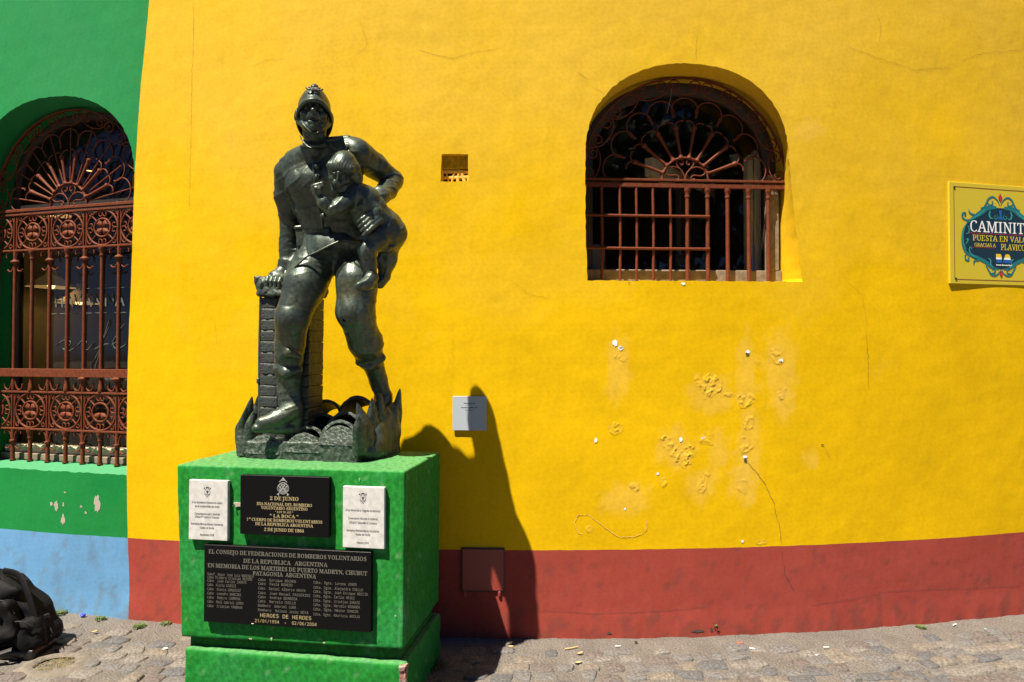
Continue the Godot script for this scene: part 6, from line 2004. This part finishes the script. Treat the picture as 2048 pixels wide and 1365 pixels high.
func brush(st: SurfaceTool, p: Array, w0: float, w1: float, z: float) -> void:   # a painted stroke that swells and thins
	var n := p.size()
	for i in n - 1:
		var a: Vector2 = p[i]
		var b: Vector2 = p[i + 1]
		var sa: Vector2 = (p[mini(i + 1, n - 1)] - p[maxi(i - 1, 0)]).normalized().orthogonal()
		var sb: Vector2 = (p[mini(i + 2, n - 1)] - p[i]).normalized().orthogonal()
		var ta := float(i) / (n - 1)
		var tb := float(i + 1) / (n - 1)
		var wa := lerpf(w0, w1, ta) * (0.5 + 0.8 * sin(PI * ta))
		var wb := lerpf(w0, w1, tb) * (0.5 + 0.8 * sin(PI * tb))
		var q := [a + sa * wa, b + sb * wb, b - sb * wb, a - sa * wa]
		var u := []
		for e in q: u.append(Vector3(e.x, e.y, z))
		if (q[1] - q[0]).cross(q[2] - q[0]) > 0: quad(st, u[3], u[2], u[1], u[0])
		else: quad(st, u[0], u[1], u[2], u[3])


func build_signs() -> void:
	# the painted street sign; half of it lies beyond the picture's edge. Its centre line is at x = 0
	var o := thing("painted_sign", "yellow painted CAMINITO sign with teal scrolled cartouche on the yellow wall", "sign")
	o.transform = wall_frame(2.878, 2.385, -0.001)
	put("board", box_mesh(Vector3(0.82, 0.632, 0.014), 0.002, Transform3D(Basis(), Vector3(0, 0, 0.0))), M.sign_yellow, o)
	var st := smooth_st()
	for q in [[-0.375, 0.287, 0.375, 0.287], [-0.375, -0.289, 0.375, -0.289], [-0.375, -0.289, -0.375, 0.287], [0.375, -0.289, 0.375, 0.287]]:
		var a := Vector2(q[0], q[1])
		var b := Vector2(q[2], q[3])
		var sd := (b - a).normalized().orthogonal() * 0.0022
		quad(st, Vector3(a.x + sd.x, a.y + sd.y, 0.0078), Vector3(b.x + sd.x, b.y + sd.y, 0.0078), Vector3(b.x - sd.x, b.y - sd.y, 0.0078), Vector3(a.x - sd.x, a.y - sd.y, 0.0078))
	put("border_line", done(st), M.sign_line, o)
	for q in [Vector3(-0.372, 0.283, 0.008), Vector3(-0.368, -0.285, 0.008), Vector3(0.372, 0.283, 0.008), Vector3(0.368, -0.285, 0.008)]:
		var bg := Bag.new()
		bag_lathe(bg, q, Vector3(0, 0, 1), [Vector2(0.008, 0), Vector2(0.007, 0.003), Vector2(0.0, 0.004)], 10)
		put("screw", bag_mesh(bg), M.dark_wood, o)
	# cartouche: a dark shield with a waisted outline
	var half := [Vector2(0.0, 0.17), Vector2(0.085, 0.168), Vector2(0.13, 0.15), Vector2(0.19, 0.115), Vector2(0.25, 0.075), Vector2(0.292, 0.025), Vector2(0.305, -0.03), Vector2(0.297, -0.085), Vector2(0.268, -0.125), Vector2(0.215, -0.155), Vector2(0.15, -0.17), Vector2(0.105, -0.19), Vector2(0.075, -0.212), Vector2(0.0, -0.216)]
	var sm := smooth2(half, 5)
	var full := sm.duplicate()
	for i in range(sm.size() - 2, 0, -1): full.append(Vector2(-sm[i].x, sm[i].y))
	put("cartouche", shape_mesh(full, 0.0082, Transform3D()), M.sign_navy, o)
	st = smooth_st()
	var st2 := smooth_st()
	for s in [-1.0, 1.0]:
		var flip := func(p: Array) -> Array:
			var r := []
			for q in smooth2(p, 6): r.append(Vector2(q.x * s, q.y))
			return r
		# acanthus rim, top volutes, side curls, bottom volutes
		brush(st, flip.call([Vector2(0.03, 0.172), Vector2(0.1, 0.165), Vector2(0.15, 0.135), Vector2(0.21, 0.1), Vector2(0.262, 0.062)]), 0.016, 0.008, 0.0088)
		brush(st, flip.call([Vector2(0.25, 0.07), Vector2(0.285, 0.03), Vector2(0.298, -0.03), Vector2(0.29, -0.085), Vector2(0.262, -0.125), Vector2(0.2, -0.152)]), 0.004, 0.009, 0.0088)
		brush(st, flip.call([Vector2(0.24, -0.13), Vector2(0.17, -0.155), Vector2(0.11, -0.18), Vector2(0.08, -0.205), Vector2(0.02, -0.218)]), 0.011, 0.006, 0.0088)
		brush(st, flip.call([Vector2(0.004, 0.185), Vector2(0.02, 0.215), Vector2(0.055, 0.238), Vector2(0.09, 0.225), Vector2(0.112, 0.19), Vector2(0.13, 0.168), Vector2(0.155, 0.162)]), 0.0035, 0.006, 0.0088)
		brush(st, flip.call([Vector2(0.1, 0.205), Vector2(0.09, 0.188), Vector2(0.07, 0.185), Vector2(0.058, 0.2), Vector2(0.066, 0.213)]), 0.005, 0.004, 0.0088)
		brush(st, flip.call([Vector2(0.2, 0.12), Vector2(0.225, 0.122), Vector2(0.243, 0.135), Vector2(0.245, 0.152)]), 0.006, 0.003, 0.0088)
		brush(st, flip.call([Vector2(0.24, 0.085), Vector2(0.272, 0.084), Vector2(0.294, 0.098), Vector2(0.292, 0.12), Vector2(0.275, 0.126), Vector2(0.27, 0.112), Vector2(0.28, 0.106)]), 0.006, 0.005, 0.0088)
		brush(st, flip.call([Vector2(0.265, -0.128), Vector2(0.278, -0.145), Vector2(0.272, -0.166), Vector2(0.252, -0.168), Vector2(0.25, -0.152), Vector2(0.26, -0.15)]), 0.005, 0.004, 0.0088)
		brush(st, flip.call([Vector2(0.17, -0.168), Vector2(0.2, -0.168), Vector2(0.212, -0.182), Vector2(0.208, -0.196)]), 0.006, 0.003, 0.0088)
		brush(st, flip.call([Vector2(0.12, -0.195), Vector2(0.1, -0.222), Vector2(0.08, -0.25), Vector2(0.05, -0.258), Vector2(0.02, -0.244), Vector2(0.004, -0.22)]), 0.006, 0.004, 0.0088)
		brush(st, flip.call([Vector2(0.085, -0.248), Vector2(0.052, -0.24), Vector2(0.048, -0.224), Vector2(0.062, -0.215), Vector2(0.07, -0.226)]), 0.005, 0.004, 0.0088)
		brush(st2, flip.call([Vector2(0.12, 0.155), Vector2(0.17, 0.12), Vector2(0.235, 0.085)]), 0.005, 0.003, 0.0093)
		brush(st2, flip.call([Vector2(0.27, 0.05), Vector2(0.292, 0.0), Vector2(0.29, -0.06), Vector2(0.27, -0.1)]), 0.003, 0.003, 0.0093)
		brush(st2, flip.call([Vector2(0.255, 0.05), Vector2(0.245, 0.02), Vector2(0.252, 0.002), Vector2(0.27, -0.002)]), 0.003, 0.003, 0.0093)
		brush(st2, flip.call([Vector2(0.27, -0.04), Vector2(0.252, -0.035), Vector2(0.262, -0.055), Vector2(0.275, -0.07)]), 0.004, 0.003, 0.0093)
		brush(st2, flip.call([Vector2(0.225, -0.1), Vector2(0.24, -0.085), Vector2(0.245, -0.11), Vector2(0.225, -0.135), Vector2(0.19, -0.15)]), 0.003, 0.004, 0.0093)
		brush(st2, flip.call([Vector2(0.03, 0.13), Vector2(0.02, 0.11), Vector2(0.035, 0.098), Vector2(0.05, 0.108), Vector2(0.042, 0.12), Vector2(0.034, 0.112)]), 0.0022, 0.0016, 0.0093)
		brush(st2, flip.call([Vector2(0.08, 0.15), Vector2(0.088, 0.125), Vector2(0.08, 0.105), Vector2(0.06, 0.1)]), 0.006, 0.004, 0.0093)
		brush(st2, flip.call([Vector2(0.1, -0.15), Vector2(0.082, -0.165), Vector2(0.082, -0.19), Vector2(0.06, -0.207)]), 0.004, 0.004, 0.0093)
	put("scrollwork", done(st), M.sign_teal, o)
	put("scroll_lights", done(st2), M.sign_light_teal, o).set_meta("kind", "stuff")
	put("column_ornament", shape_mesh([Vector2(-0.012, 0.155), Vector2(0.012, 0.155), Vector2(0.008, 0.12), Vector2(0.02, 0.095), Vector2(-0.02, 0.095), Vector2(-0.008, 0.12)], 0.0096, Transform3D()), M.sign_blue, o)
	for y in [[0.235, 0.028, 0.017], [-0.248, 0.024, 0.014]]:
		put("red_diamond", shape_mesh([Vector2(0, y[0] + y[1]), Vector2(y[2], y[0]), Vector2(0, y[0] - y[1]), Vector2(-y[2], y[0])], 0.0096, Transform3D()), M.sign_red, o)
	words(o, "CAMINITO", Vector3(0.012, 0.012, 0.009), 0.066, 0.495, M.sign_white, "serif", false, 0.0005)
	put("red_rule", shape_mesh([Vector2(-0.25, 0.004), Vector2(0.25, 0.004), Vector2(0.25, 0.0015), Vector2(-0.25, 0.0015)], 0.0096, Transform3D()), M.sign_red, o)
	words(o, "PUESTA EN VALOR", Vector3(0.014, -0.043, 0.009), 0.034, 0.465, M.sign_text, "serif", false, 0.0005)
	words(o, "GRACIAS A", Vector3(-0.122, -0.08, 0.009), 0.021, 0.165, M.sign_text, "serif", false, 0.0005)
	words(o, "PLAVICON", Vector3(0.115, -0.095, 0.009), 0.036, 0.23, M.sign_text, "serif", false, 0.0005)
	put("red_rule", shape_mesh([Vector2(-0.23, -0.0845), Vector2(-0.05, -0.0845), Vector2(-0.05, -0.0865), Vector2(-0.23, -0.0865)], 0.0096, Transform3D()), M.sign_red, o)
	# the two-letter badge: three bands cut into a B and an A
	for band in [[0.0, 0.4, M.sign_blue], [0.4, 0.6, M.sign_white], [0.6, 1.0, M.sign_text]]:
		var y0: float = -0.178 + 0.056 * band[0]
		var y1: float = -0.178 + 0.056 * band[1]
		var l0: float = 0.044 * (1.0 - band[0]) + 0.018 * band[0]
		var l1: float = 0.044 * (1.0 - band[1]) + 0.018 * band[1]
		put("badge_band", shape_mesh([Vector2(-0.04, y0), Vector2(-0.04, y1), Vector2(0.004 - (0.006 if band[0] > 0.5 else 0.0), y1), Vector2(0.006, y0)], 0.0098, Transform3D()), band[2], o)
		put("badge_band", shape_mesh([Vector2(0.054 - l0, y0), Vector2(0.054 - l1, y1), Vector2(0.054 + l1 * 0.45, y1), Vector2(0.054 + l0 * 0.8, y0)], 0.0098, Transform3D()), band[2], o)
	words(o, "Vamos Buenos Aires", Vector3(0.024, -0.195, 0.0092), 0.0085, 0.125, M.sign_white, "sans_bold", false, 0.0008)
	for ch in o.get_children():
		if not str(ch.name).begins_with("board") and not str(ch.name).begins_with("border") and not str(ch.name).begins_with("screw"): ch.position.x -= 0.018
	# small white information plate (its printed code is left out)
	var pl := thing("information_plate", "small square white information plate on the yellow wall right of the statue", "plate")
	pl.transform = wall_frame(-0.4955, 1.29, 0.012)
	put("sheet", box_mesh(Vector3(0.197, 0.198, 0.008), 0.0015), M.info_white, pl)
	# its print is too small to read: rows of word-long dark strokes
	for l in [[0.058, 0.066, 0.0045], [0.048, 0.036, 0.0025], [0.033, 0.098, 0.0042], [0.025, 0.016, 0.0022], [0.018, 0.05, 0.0028]]:
		var st3 := smooth_st()
		var x: float = -l[1] / 2.0
		while x < l[1] / 2.0 - 0.003:
			var wd := minf(rng.randf_range(0.008, 0.02), l[1] / 2.0 - x)
			add_box(st3, Vector3(wd, l[2], 0.0004), Transform3D(Basis(), Vector3(x + wd / 2.0, l[0], 0.0042)), 0.0001)
			x += wd + 0.0022
		put("print_line", done(st3), M.ink, pl).set_meta("kind", "stuff")
	# red access hatch in the plinth band
	var h := thing("access_hatch", "red painted metal access hatch set in the wall's red band", "hatch")
	h.transform = wall_frame(-0.418, 0.3875, 0.008)
	put("frame", box_mesh(Vector3(0.252, 0.252, 0.012), 0.002, Transform3D(Basis(), Vector3(0, 0, -0.004))), M.dark_hole, h)
	put("door", box_mesh(Vector3(0.238, 0.238, 0.014), 0.003, Transform3D(Basis(), Vector3(0, 0.002, 0.0))), M.hatch_red, h)
	for x in [-0.105, 0.095]: put("hinge", box_mesh(Vector3(0.016, 0.03, 0.012), 0.003, Transform3D(Basis(), Vector3(x, -0.135, 0.0))), M.hatch_red, h)


# ---------------------------------------------------------------- the black bag on the cobbles
func build_backpack() -> void:
	var o := thing("backpack", "slumped black wheeled backpack on the cobbles before the blue band", "backpack", Vector3(-2.78, 0, -3.78))
	var org := Vector3(-2.78, 0, -3.78)
	var black := func(_q: Vector3, _n: Vector3) -> Color: return Color(1, 1, 1)
	# the main sack leans back and slumps: upright at the left, falling away to the right
	var body := put("body", rough_box(Vector3(0.5, 0.42, 0.24), Vector3(0, 0.23, -0.03), 0.016, 0.06, 0.012, 0.9, black, func(q: Vector3) -> Vector3:
		var t := q.y / 0.42 + 0.5
		var fold := 0.011 * sin(q.x * 26.0 + q.y * 34.0) * (1.0 - t) + 0.014 * sin(q.y * 30.0 - q.x * 12.0) * t
		return Vector3(q.x * (1.0 - 0.42 * t * t) - 0.12 * t * t + 0.01 * sin(q.y * 40.0), q.y - 0.14 * t * maxf(0.0, q.x + 0.06), q.z * (1.0 - 0.3 * t) + fold)), M.bag_cloth, o)
	var pocket := put("front_pocket", rough_box(Vector3(0.36, 0.2, 0.09), Vector3.ZERO, 0.014, 0.03, 0.012, 1.6, black, func(q: Vector3) -> Vector3:
		return Vector3(q.x, q.y + 0.018 * sin(q.x * 14.0), q.z + 0.012 * sin(q.x * 38.0 + q.y * 22.0))), M.bag_cloth, o)
	pocket.transform = Transform3D(Basis(Vector3(0, 0, 1), 0.3) * Basis(Vector3(1, 0, 0), -0.18), Vector3(-0.03, 0.16, 0.105))
	var flap := put("top_flap", rough_box(Vector3(0.32, 0.15, 0.08), Vector3.ZERO, 0.014, 0.03, 0.012, 1.6, black, func(q: Vector3) -> Vector3:
		return Vector3(q.x, q.y - 0.5 * q.x * q.x, q.z + 0.01 * sin(q.x * 30.0 - q.y * 30.0))), M.bag_cloth, o)
	flap.transform = Transform3D(Basis(Vector3(0, 0, 1), -0.35) * Basis(Vector3(1, 0, 0), -0.3), Vector3(-0.05, 0.345, 0.045))
	var side := put("side_pocket", rough_box(Vector3(0.14, 0.17, 0.12), Vector3.ZERO, 0.014, 0.04, 0.012, 2.0, black), M.bag_cloth, o)
	side.transform = Transform3D(Basis(Vector3(0, 0, 1), 0.35) * Basis(Vector3.UP, 0.5), Vector3(0.17, 0.125, 0.06))
	var mp := put("mesh_pocket", rough_box(Vector3(0.26, 0.085, 0.03), Vector3.ZERO, 0.012, 0.014, 0.008, 2.0, black, func(q: Vector3) -> Vector3: return Vector3(q.x, q.y, q.z + 0.01 * sin(q.x * 45.0))), M.bag_mesh_cloth, o)
	mp.transform = Transform3D(Basis(Vector3(0, 0, 1), 0.42) * Basis(Vector3(1, 0, 0), -0.2), Vector3(-0.06, 0.215, 0.14))
	put("base_board", rough_box(Vector3(0.46, 0.05, 0.2), Vector3(0.0, 0.028, 0.02), 0.02, 0.012, 0.003, 2.0, black), M.buckle, o)
	for q in [[Vector3(-0.2, 0.245, 0.145), Vector3(-0.06, 0.29, 0.16), Vector3(0.07, 0.325, 0.135), Vector3(0.13, 0.25, 0.12)], [Vector3(0.1, 0.2, 0.13), Vector3(0.17, 0.215, 0.135), Vector3(0.22, 0.18, 0.11)]]:
		put("zip", tube_mesh(curve_pts(q, 6), 0.0035, 6), M.bag_mesh_cloth, o)
	put("piping", tube_mesh(curve_pts([Vector3(-0.2, 0.1, 0.17), Vector3(-0.08, 0.115, 0.185), Vector3(-0.02, 0.14, 0.19), Vector3(0.035, 0.155, 0.19), Vector3(0.06, 0.135, 0.19), Vector3(0.04, 0.1, 0.195), Vector3(0.0, 0.07, 0.195), Vector3(-0.025, 0.03, 0.18), Vector3(-0.035, 0.008, 0.16)], 6), 0.0035, 6), M.bag_piping, o)
	put("strap", tube_mesh(curve_pts([Vector3(-0.02, 0.44, 0.0), Vector3(0.08, 0.42, 0.02), Vector3(0.15, 0.33, 0.05), Vector3(0.2, 0.2, 0.06), Vector3(0.225, 0.11, 0.06)], 6), 0.018, 8, false, 0.25, Vector3(0, 0, 1)), M.bag_cloth, o)
	put("strap", tube_mesh(curve_pts([Vector3(-0.09, 0.43, 0.0), Vector3(-0.13, 0.52, -0.02), Vector3(-0.2, 0.56, -0.03), Vector3(-0.26, 0.46, -0.02)], 6), 0.014, 8, false, 0.3, Vector3(0, 0, 1)), M.bag_cloth, o)
	put("strap", tube_mesh(curve_pts([Vector3(-0.2, 0.03, 0.17), Vector3(-0.08, 0.035, 0.2), Vector3(0.03, 0.05, 0.195), Vector3(0.14, 0.075, 0.15)], 6), 0.016, 8, false, 0.3, Vector3(0, 1, 0.4)), M.bag_mesh_cloth, o)
	put("side_buckle", box_mesh(Vector3(0.03, 0.026, 0.014), 0.004, Transform3D(Basis(Vector3(0, 0, 1), 0.3), Vector3(0.235, 0.2, 0.02))), M.buckle, o)
	put("zip_pull", box_mesh(Vector3(0.028, 0.006, 0.006), 0.002, Transform3D(Basis(Vector3(0, 0, 1), -0.6), Vector3(0.115, 0.405, 0.02))), M.buckle, o)
	for x in [-0.16, 0.19]:
		var bg := Bag.new()
		bag_lathe(bg, Vector3(x - 0.015, 0.035, 0.07), Vector3(1, 0, 0), [Vector2(0.0, 0.0), Vector2(0.034, 0.0), Vector2(0.036, 0.015), Vector2(0.034, 0.03), Vector2(0.0, 0.03)], 16)
		put("wheel", bag_mesh(bg), M.buckle, o)
	for k in 5:
		var a := Vector3(0.19 + 0.012 * k, 0.05 + 0.02 * k, 0.0)
		put("fringe", tube_mesh(PackedVector3Array([a, a + Vector3(0.05, -0.012, 0.01 + 0.01 * k)]), PackedFloat32Array([0.006, 0.0015]), 5), M.bag_cloth, o)


# ---------------------------------------------------------------- weeds, litter and the old drain hole
func tuft(called: String, label: String, at: Vector3, r: float, h: float, n: int, m: Material, group: String, cat := "weed") -> void:
	var o := Node3D.new()
	o.name = numbered(called)
	add_child(o)
	o.position = at
	tag(o, label, cat, group)
	var st := smooth_st()
	for k in n:
		var g := rng.randf() * TAU
		var b := Vector3(cos(g), 0, sin(g)) * r * sqrt(rng.randf()) * 0.6
		var d := Vector3(cos(g) * rng.randf_range(0.2, 1.0), rng.randf_range(0.3, 1.0), sin(g) * rng.randf_range(0.2, 1.0)) * h * 0.7
		var s := Vector3(-sin(g), 0, cos(g)) * rng.randf_range(0.0015, 0.004)
		tri(st, b - s, b + d * 0.6 + s * 0.9, b + s)
		tri(st, b - s, b + d * 0.6 - s * 0.9, b + d * 0.6 + s * 0.9)
		tri(st, b + d * 0.6 - s * 0.9, b + d + Vector3(0, -h * 0.25, 0), b + d * 0.6 + s * 0.9)
	var lv := put("leaves", done(st), m, o)
	lv.set_meta("kind", "stuff")


func build_small_things() -> void:
	for d in [[Vector3(-2.846, 0.000, -4.324), 0.045, 0.04, "small green weed at the foot of the blue band, nearest the backpack"], [Vector3(-2.538, 0.000, -4.235), 0.04, 0.03, "small pale weed at the foot of the blue band, right of the blue cap"], [Vector3(-2.234, 0.000, -4.119), 0.05, 0.032, "yellowish weed at the foot of the wall just right of the blue band's end"], [Vector3(-2.096, 0.000, -4.165), 0.05, 0.022, "low brownish weed at the wall's foot beside the pedestal's left side"], [Vector3(2.444, 0.000, -4.105), 0.04, 0.022, "tiny flat weed among the cobbles far right by the red band"], [Vector3(-0.415, 0.000, -3.591), 0.1, 0.05, "thin weed in the shade right of the pedestal's plinth"], [Vector3(-0.466, 0.000, -3.690), 0.07, 0.04, "tuft of grass growing against the pedestal's right side"]]:
		tuft("weed", d[3], d[0], d[1], d[2], 110, M.weed, "weeds along the foot of the wall")
	tuft("weed", "small yellow-green sprout in a crack at the red band's foot", wp(0.932, 0.055, 0.01), 0.012, 0.02, 16, M.weed, "weeds along the foot of the wall")
	# old drain hole: a ring of concrete filled with dry grass
	var c: Vector3 = Vector3(-2.399, 0.000, -3.614)
	var dr := thing("drain_hole", "oval concrete ring filled with dry grass in front of the backpack", "drain", c)
	var st := smooth_st()
	for k in 36:
		var g0 := TAU * k / 36.0
		var g1 := TAU * (k + 1) / 36.0
		var ring := []
		for q in [[0.085, 0.004], [0.095, 0.016], [0.13, 0.011], [0.16, -0.004]]:
			for g in [g0, g1]:
				var w := 1.0 + 0.12 * n_mid.get_noise_2d(cos(g) * 0.3, sin(g) * 0.3)
				ring.append(Vector3(cos(g) * q[0] * w * 1.15, q[1], sin(g) * q[0] * w))
		for j in 3: quad(st, ring[j * 2], ring[j * 2 + 2], ring[j * 2 + 3], ring[j * 2 + 1])
	put("concrete_ring", done(st), M.concrete, dr)
	st = smooth_st()
	for k in 420:
		var g := rng.randf() * TAU
		var r := 0.1 * sqrt(rng.randf())
		var p := Vector3(cos(g) * r * 1.1, 0.002, sin(g) * r)
		var d := Vector3(rng.randfn(), rng.randf_range(0.05, 0.8), rng.randfn()).normalized() * rng.randf_range(0.01, 0.03)
		var s := Vector3(rng.randfn(), 0, rng.randfn()).normalized() * 0.002
		tri(st, p - s, p + d, p + s)
	var fill := put("dry_grass", done(st), M.dry_grass, dr)
	fill.set_meta("kind", "stuff")
	# litter
	var cap_ := thing("bottle_cap", "crumpled bright blue plastic cap lying at the blue band's foot", "cap", Vector3(-2.665, 0.000, -4.267))
	put("crown", sculpt([ell(Transform3D(Basis(), Vector3(0, 0.012, 0)), Vector3(0.016, 0.011, 0.013), 0.004), ball(Vector3(0.008, 0.016, 0.004), 0.007, 0.004), ball(Vector3(0.0, 0.02, 0.012), 0.006, 0.004, true)], 0.0032, func(q: Vector3) -> float: return 0.002 * n_fine.get_noise_3dv(q * 2.0), func(_q: Vector3) -> Color: return Color(1, 1, 1)), M.blue_plastic, cap_)
	var bits := [["cigarette_butt", "white cigarette butt on the cobbles beside a brick scrap", Vector3(1.223, 0.000, -3.860), 0.4, "paper"], ["cigarette_butt", "white cigarette butt on the dirt right of the pedestal's shadow", Vector3(0.591, 0.000, -3.834), 0.1, "paper"], ["cigarette_butt", "cigarette butt on the cobbles at the right, under the red band", Vector3(2.663, 0.000, -4.135), 0.5, "paper"], ["cigarette_butt", "cigarette butt lying below the middle of the red band", Vector3(1.746, 0.000, -3.821), 0.05, "paper"], ["cigarette_butt", "tan cigarette butt on the cobbles under the barred window", Vector3(1.329, 0.000, -3.802), -0.5, "paper"],
		["cigarette_butt", "pale butt in the shaded dirt right of the pedestal", Vector3(-0.484, 0.000, -3.620), 0.3, "paper"], ["stick", "long pale splinter of wood lying across the dirt near the shadow's edge", Vector3(0.327, 0.000, -3.808), 0.35, "tan_paper"], ["leaf", "small curled dry leaf at the edge of the pedestal's shadow", Vector3(-0.006, 0.000, -3.815), -0.4, "tan_paper"], ["leaf", "yellow dry leaf on the cobbles right of the shadow", Vector3(0.350, 0.000, -3.620), 0.0, "tan_paper"], ["leaf", "pale dry leaf near the splinter of wood", Vector3(0.369, 0.000, -3.733), 0.3, "tan_paper"], ["leaf", "dry leaf lying close to the wall at the far right", Vector3(3.160, 0.000, -4.340), 0.3, "tan_paper"], ["leaf", "brown dry leaf on the cobbles in the left foreground", Vector3(-2.441, 0.000, -4.017), 0.2, "tan_paper"],
		["paper_scrap", "torn white scrap of paper on the cobbles below the window", Vector3(1.654, 0.000, -3.727), 0.2, "paper"], ["paper_scrap", "pale blue scrap of plastic on the cobbles at the far right", Vector3(2.809, 0.000, -4.068), 0.4, "cyan_plastic"], ["paper_scrap", "tiny white scrap on the cobbles left of the pedestal", Vector3(-1.917, 0.000, -3.802), 0.4, "paper"], ["pebble", "dark pebble on the dirt strip right of the shadow", Vector3(0.700, 0.000, -3.886), 0.0, "dark_hole"], ["brick_scrap", "reddish scrap of brick among the cobbles beside a butt", Vector3(1.279, 0.000, -3.860), 0.05, "brick_scrap"], ["bottle_cap", "small blue cap on the dirt at the red band's foot", Vector3(2.360, 0.000, -4.204), 0.0, "blue_plastic"], ["brick_scrap", "pinkish fragment of render against the red band's foot", Vector3(0.181, 0.000, -4.017), 0.2, "brick_scrap"]]
	for d in bits:
		var m: Mesh
		match d[0]:
			"cigarette_butt": m = tube_mesh(PackedVector3Array([Vector3(-0.014, 0.004, 0), Vector3(0.0, 0.0042, 0.001), Vector3(0.015, 0.004, 0)]), 0.0038, 8)
			"stick": m = tube_mesh(PackedVector3Array([Vector3(-0.04, 0.004, 0), Vector3(0.0, 0.005, 0.004), Vector3(0.045, 0.005, -0.002)]), PackedFloat32Array([0.003, 0.0045, 0.0025]), 6)
			"leaf":
				var ls := smooth_st()
				for s in [-1.0, 1.0]:
					for k in 5:
						var a := k / 5.0
						var b := (k + 1) / 5.0
						var w0 := sin(PI * a) * 0.009
						var w1 := sin(PI * b) * 0.009
						var q := [Vector3(a * 0.04 - 0.02, 0.004 + 0.006 * a * a, 0), Vector3(b * 0.04 - 0.02, 0.004 + 0.006 * b * b, 0), Vector3(b * 0.04 - 0.02, 0.009 + 0.006 * b, s * w1), Vector3(a * 0.04 - 0.02, 0.009 + 0.006 * a, s * w0)]
						if s > 0: quad(ls, q[0], q[1], q[2], q[3])
						else: quad(ls, q[3], q[2], q[1], q[0])
				m = done(ls)
			"paper_scrap": m = rough_box(Vector3(0.024, 0.006, 0.018), Vector3(0, 0.004, 0), 0.004, 0.0025, 0.003, 6.0, func(_q: Vector3, _n: Vector3) -> Color: return Color(1, 1, 1))
			"pebble": m = rough_box(Vector3(0.016, 0.012, 0.012), Vector3(0, 0.006, 0), 0.004, 0.005, 0.002, 6.0, func(_q: Vector3, _n: Vector3) -> Color: return Color(1, 1, 1))
			"bottle_cap": m = rough_box(Vector3(0.014, 0.01, 0.012), Vector3(0, 0.006, 0), 0.004, 0.004, 0.001, 6.0, func(_q: Vector3, _n: Vector3) -> Color: return Color(1, 1, 1))
			_: m = rough_box(Vector3(0.035, 0.014, 0.02), Vector3(0, 0.008, 0), 0.005, 0.004, 0.003, 6.0, func(_q: Vector3, _n: Vector3) -> Color: return Color(1, 1, 1))
		var o := put(d[0], m, M[d[4]])
		o.position = d[2] + Vector3(0, 0.0015, 0)
		o.rotation.y = d[3]
		tag(o, d[1], {"cigarette_butt": "cigarette butt", "paper_scrap": "litter", "brick_scrap": "rubble", "bottle_cap": "cap"}.get(d[0], d[0]))
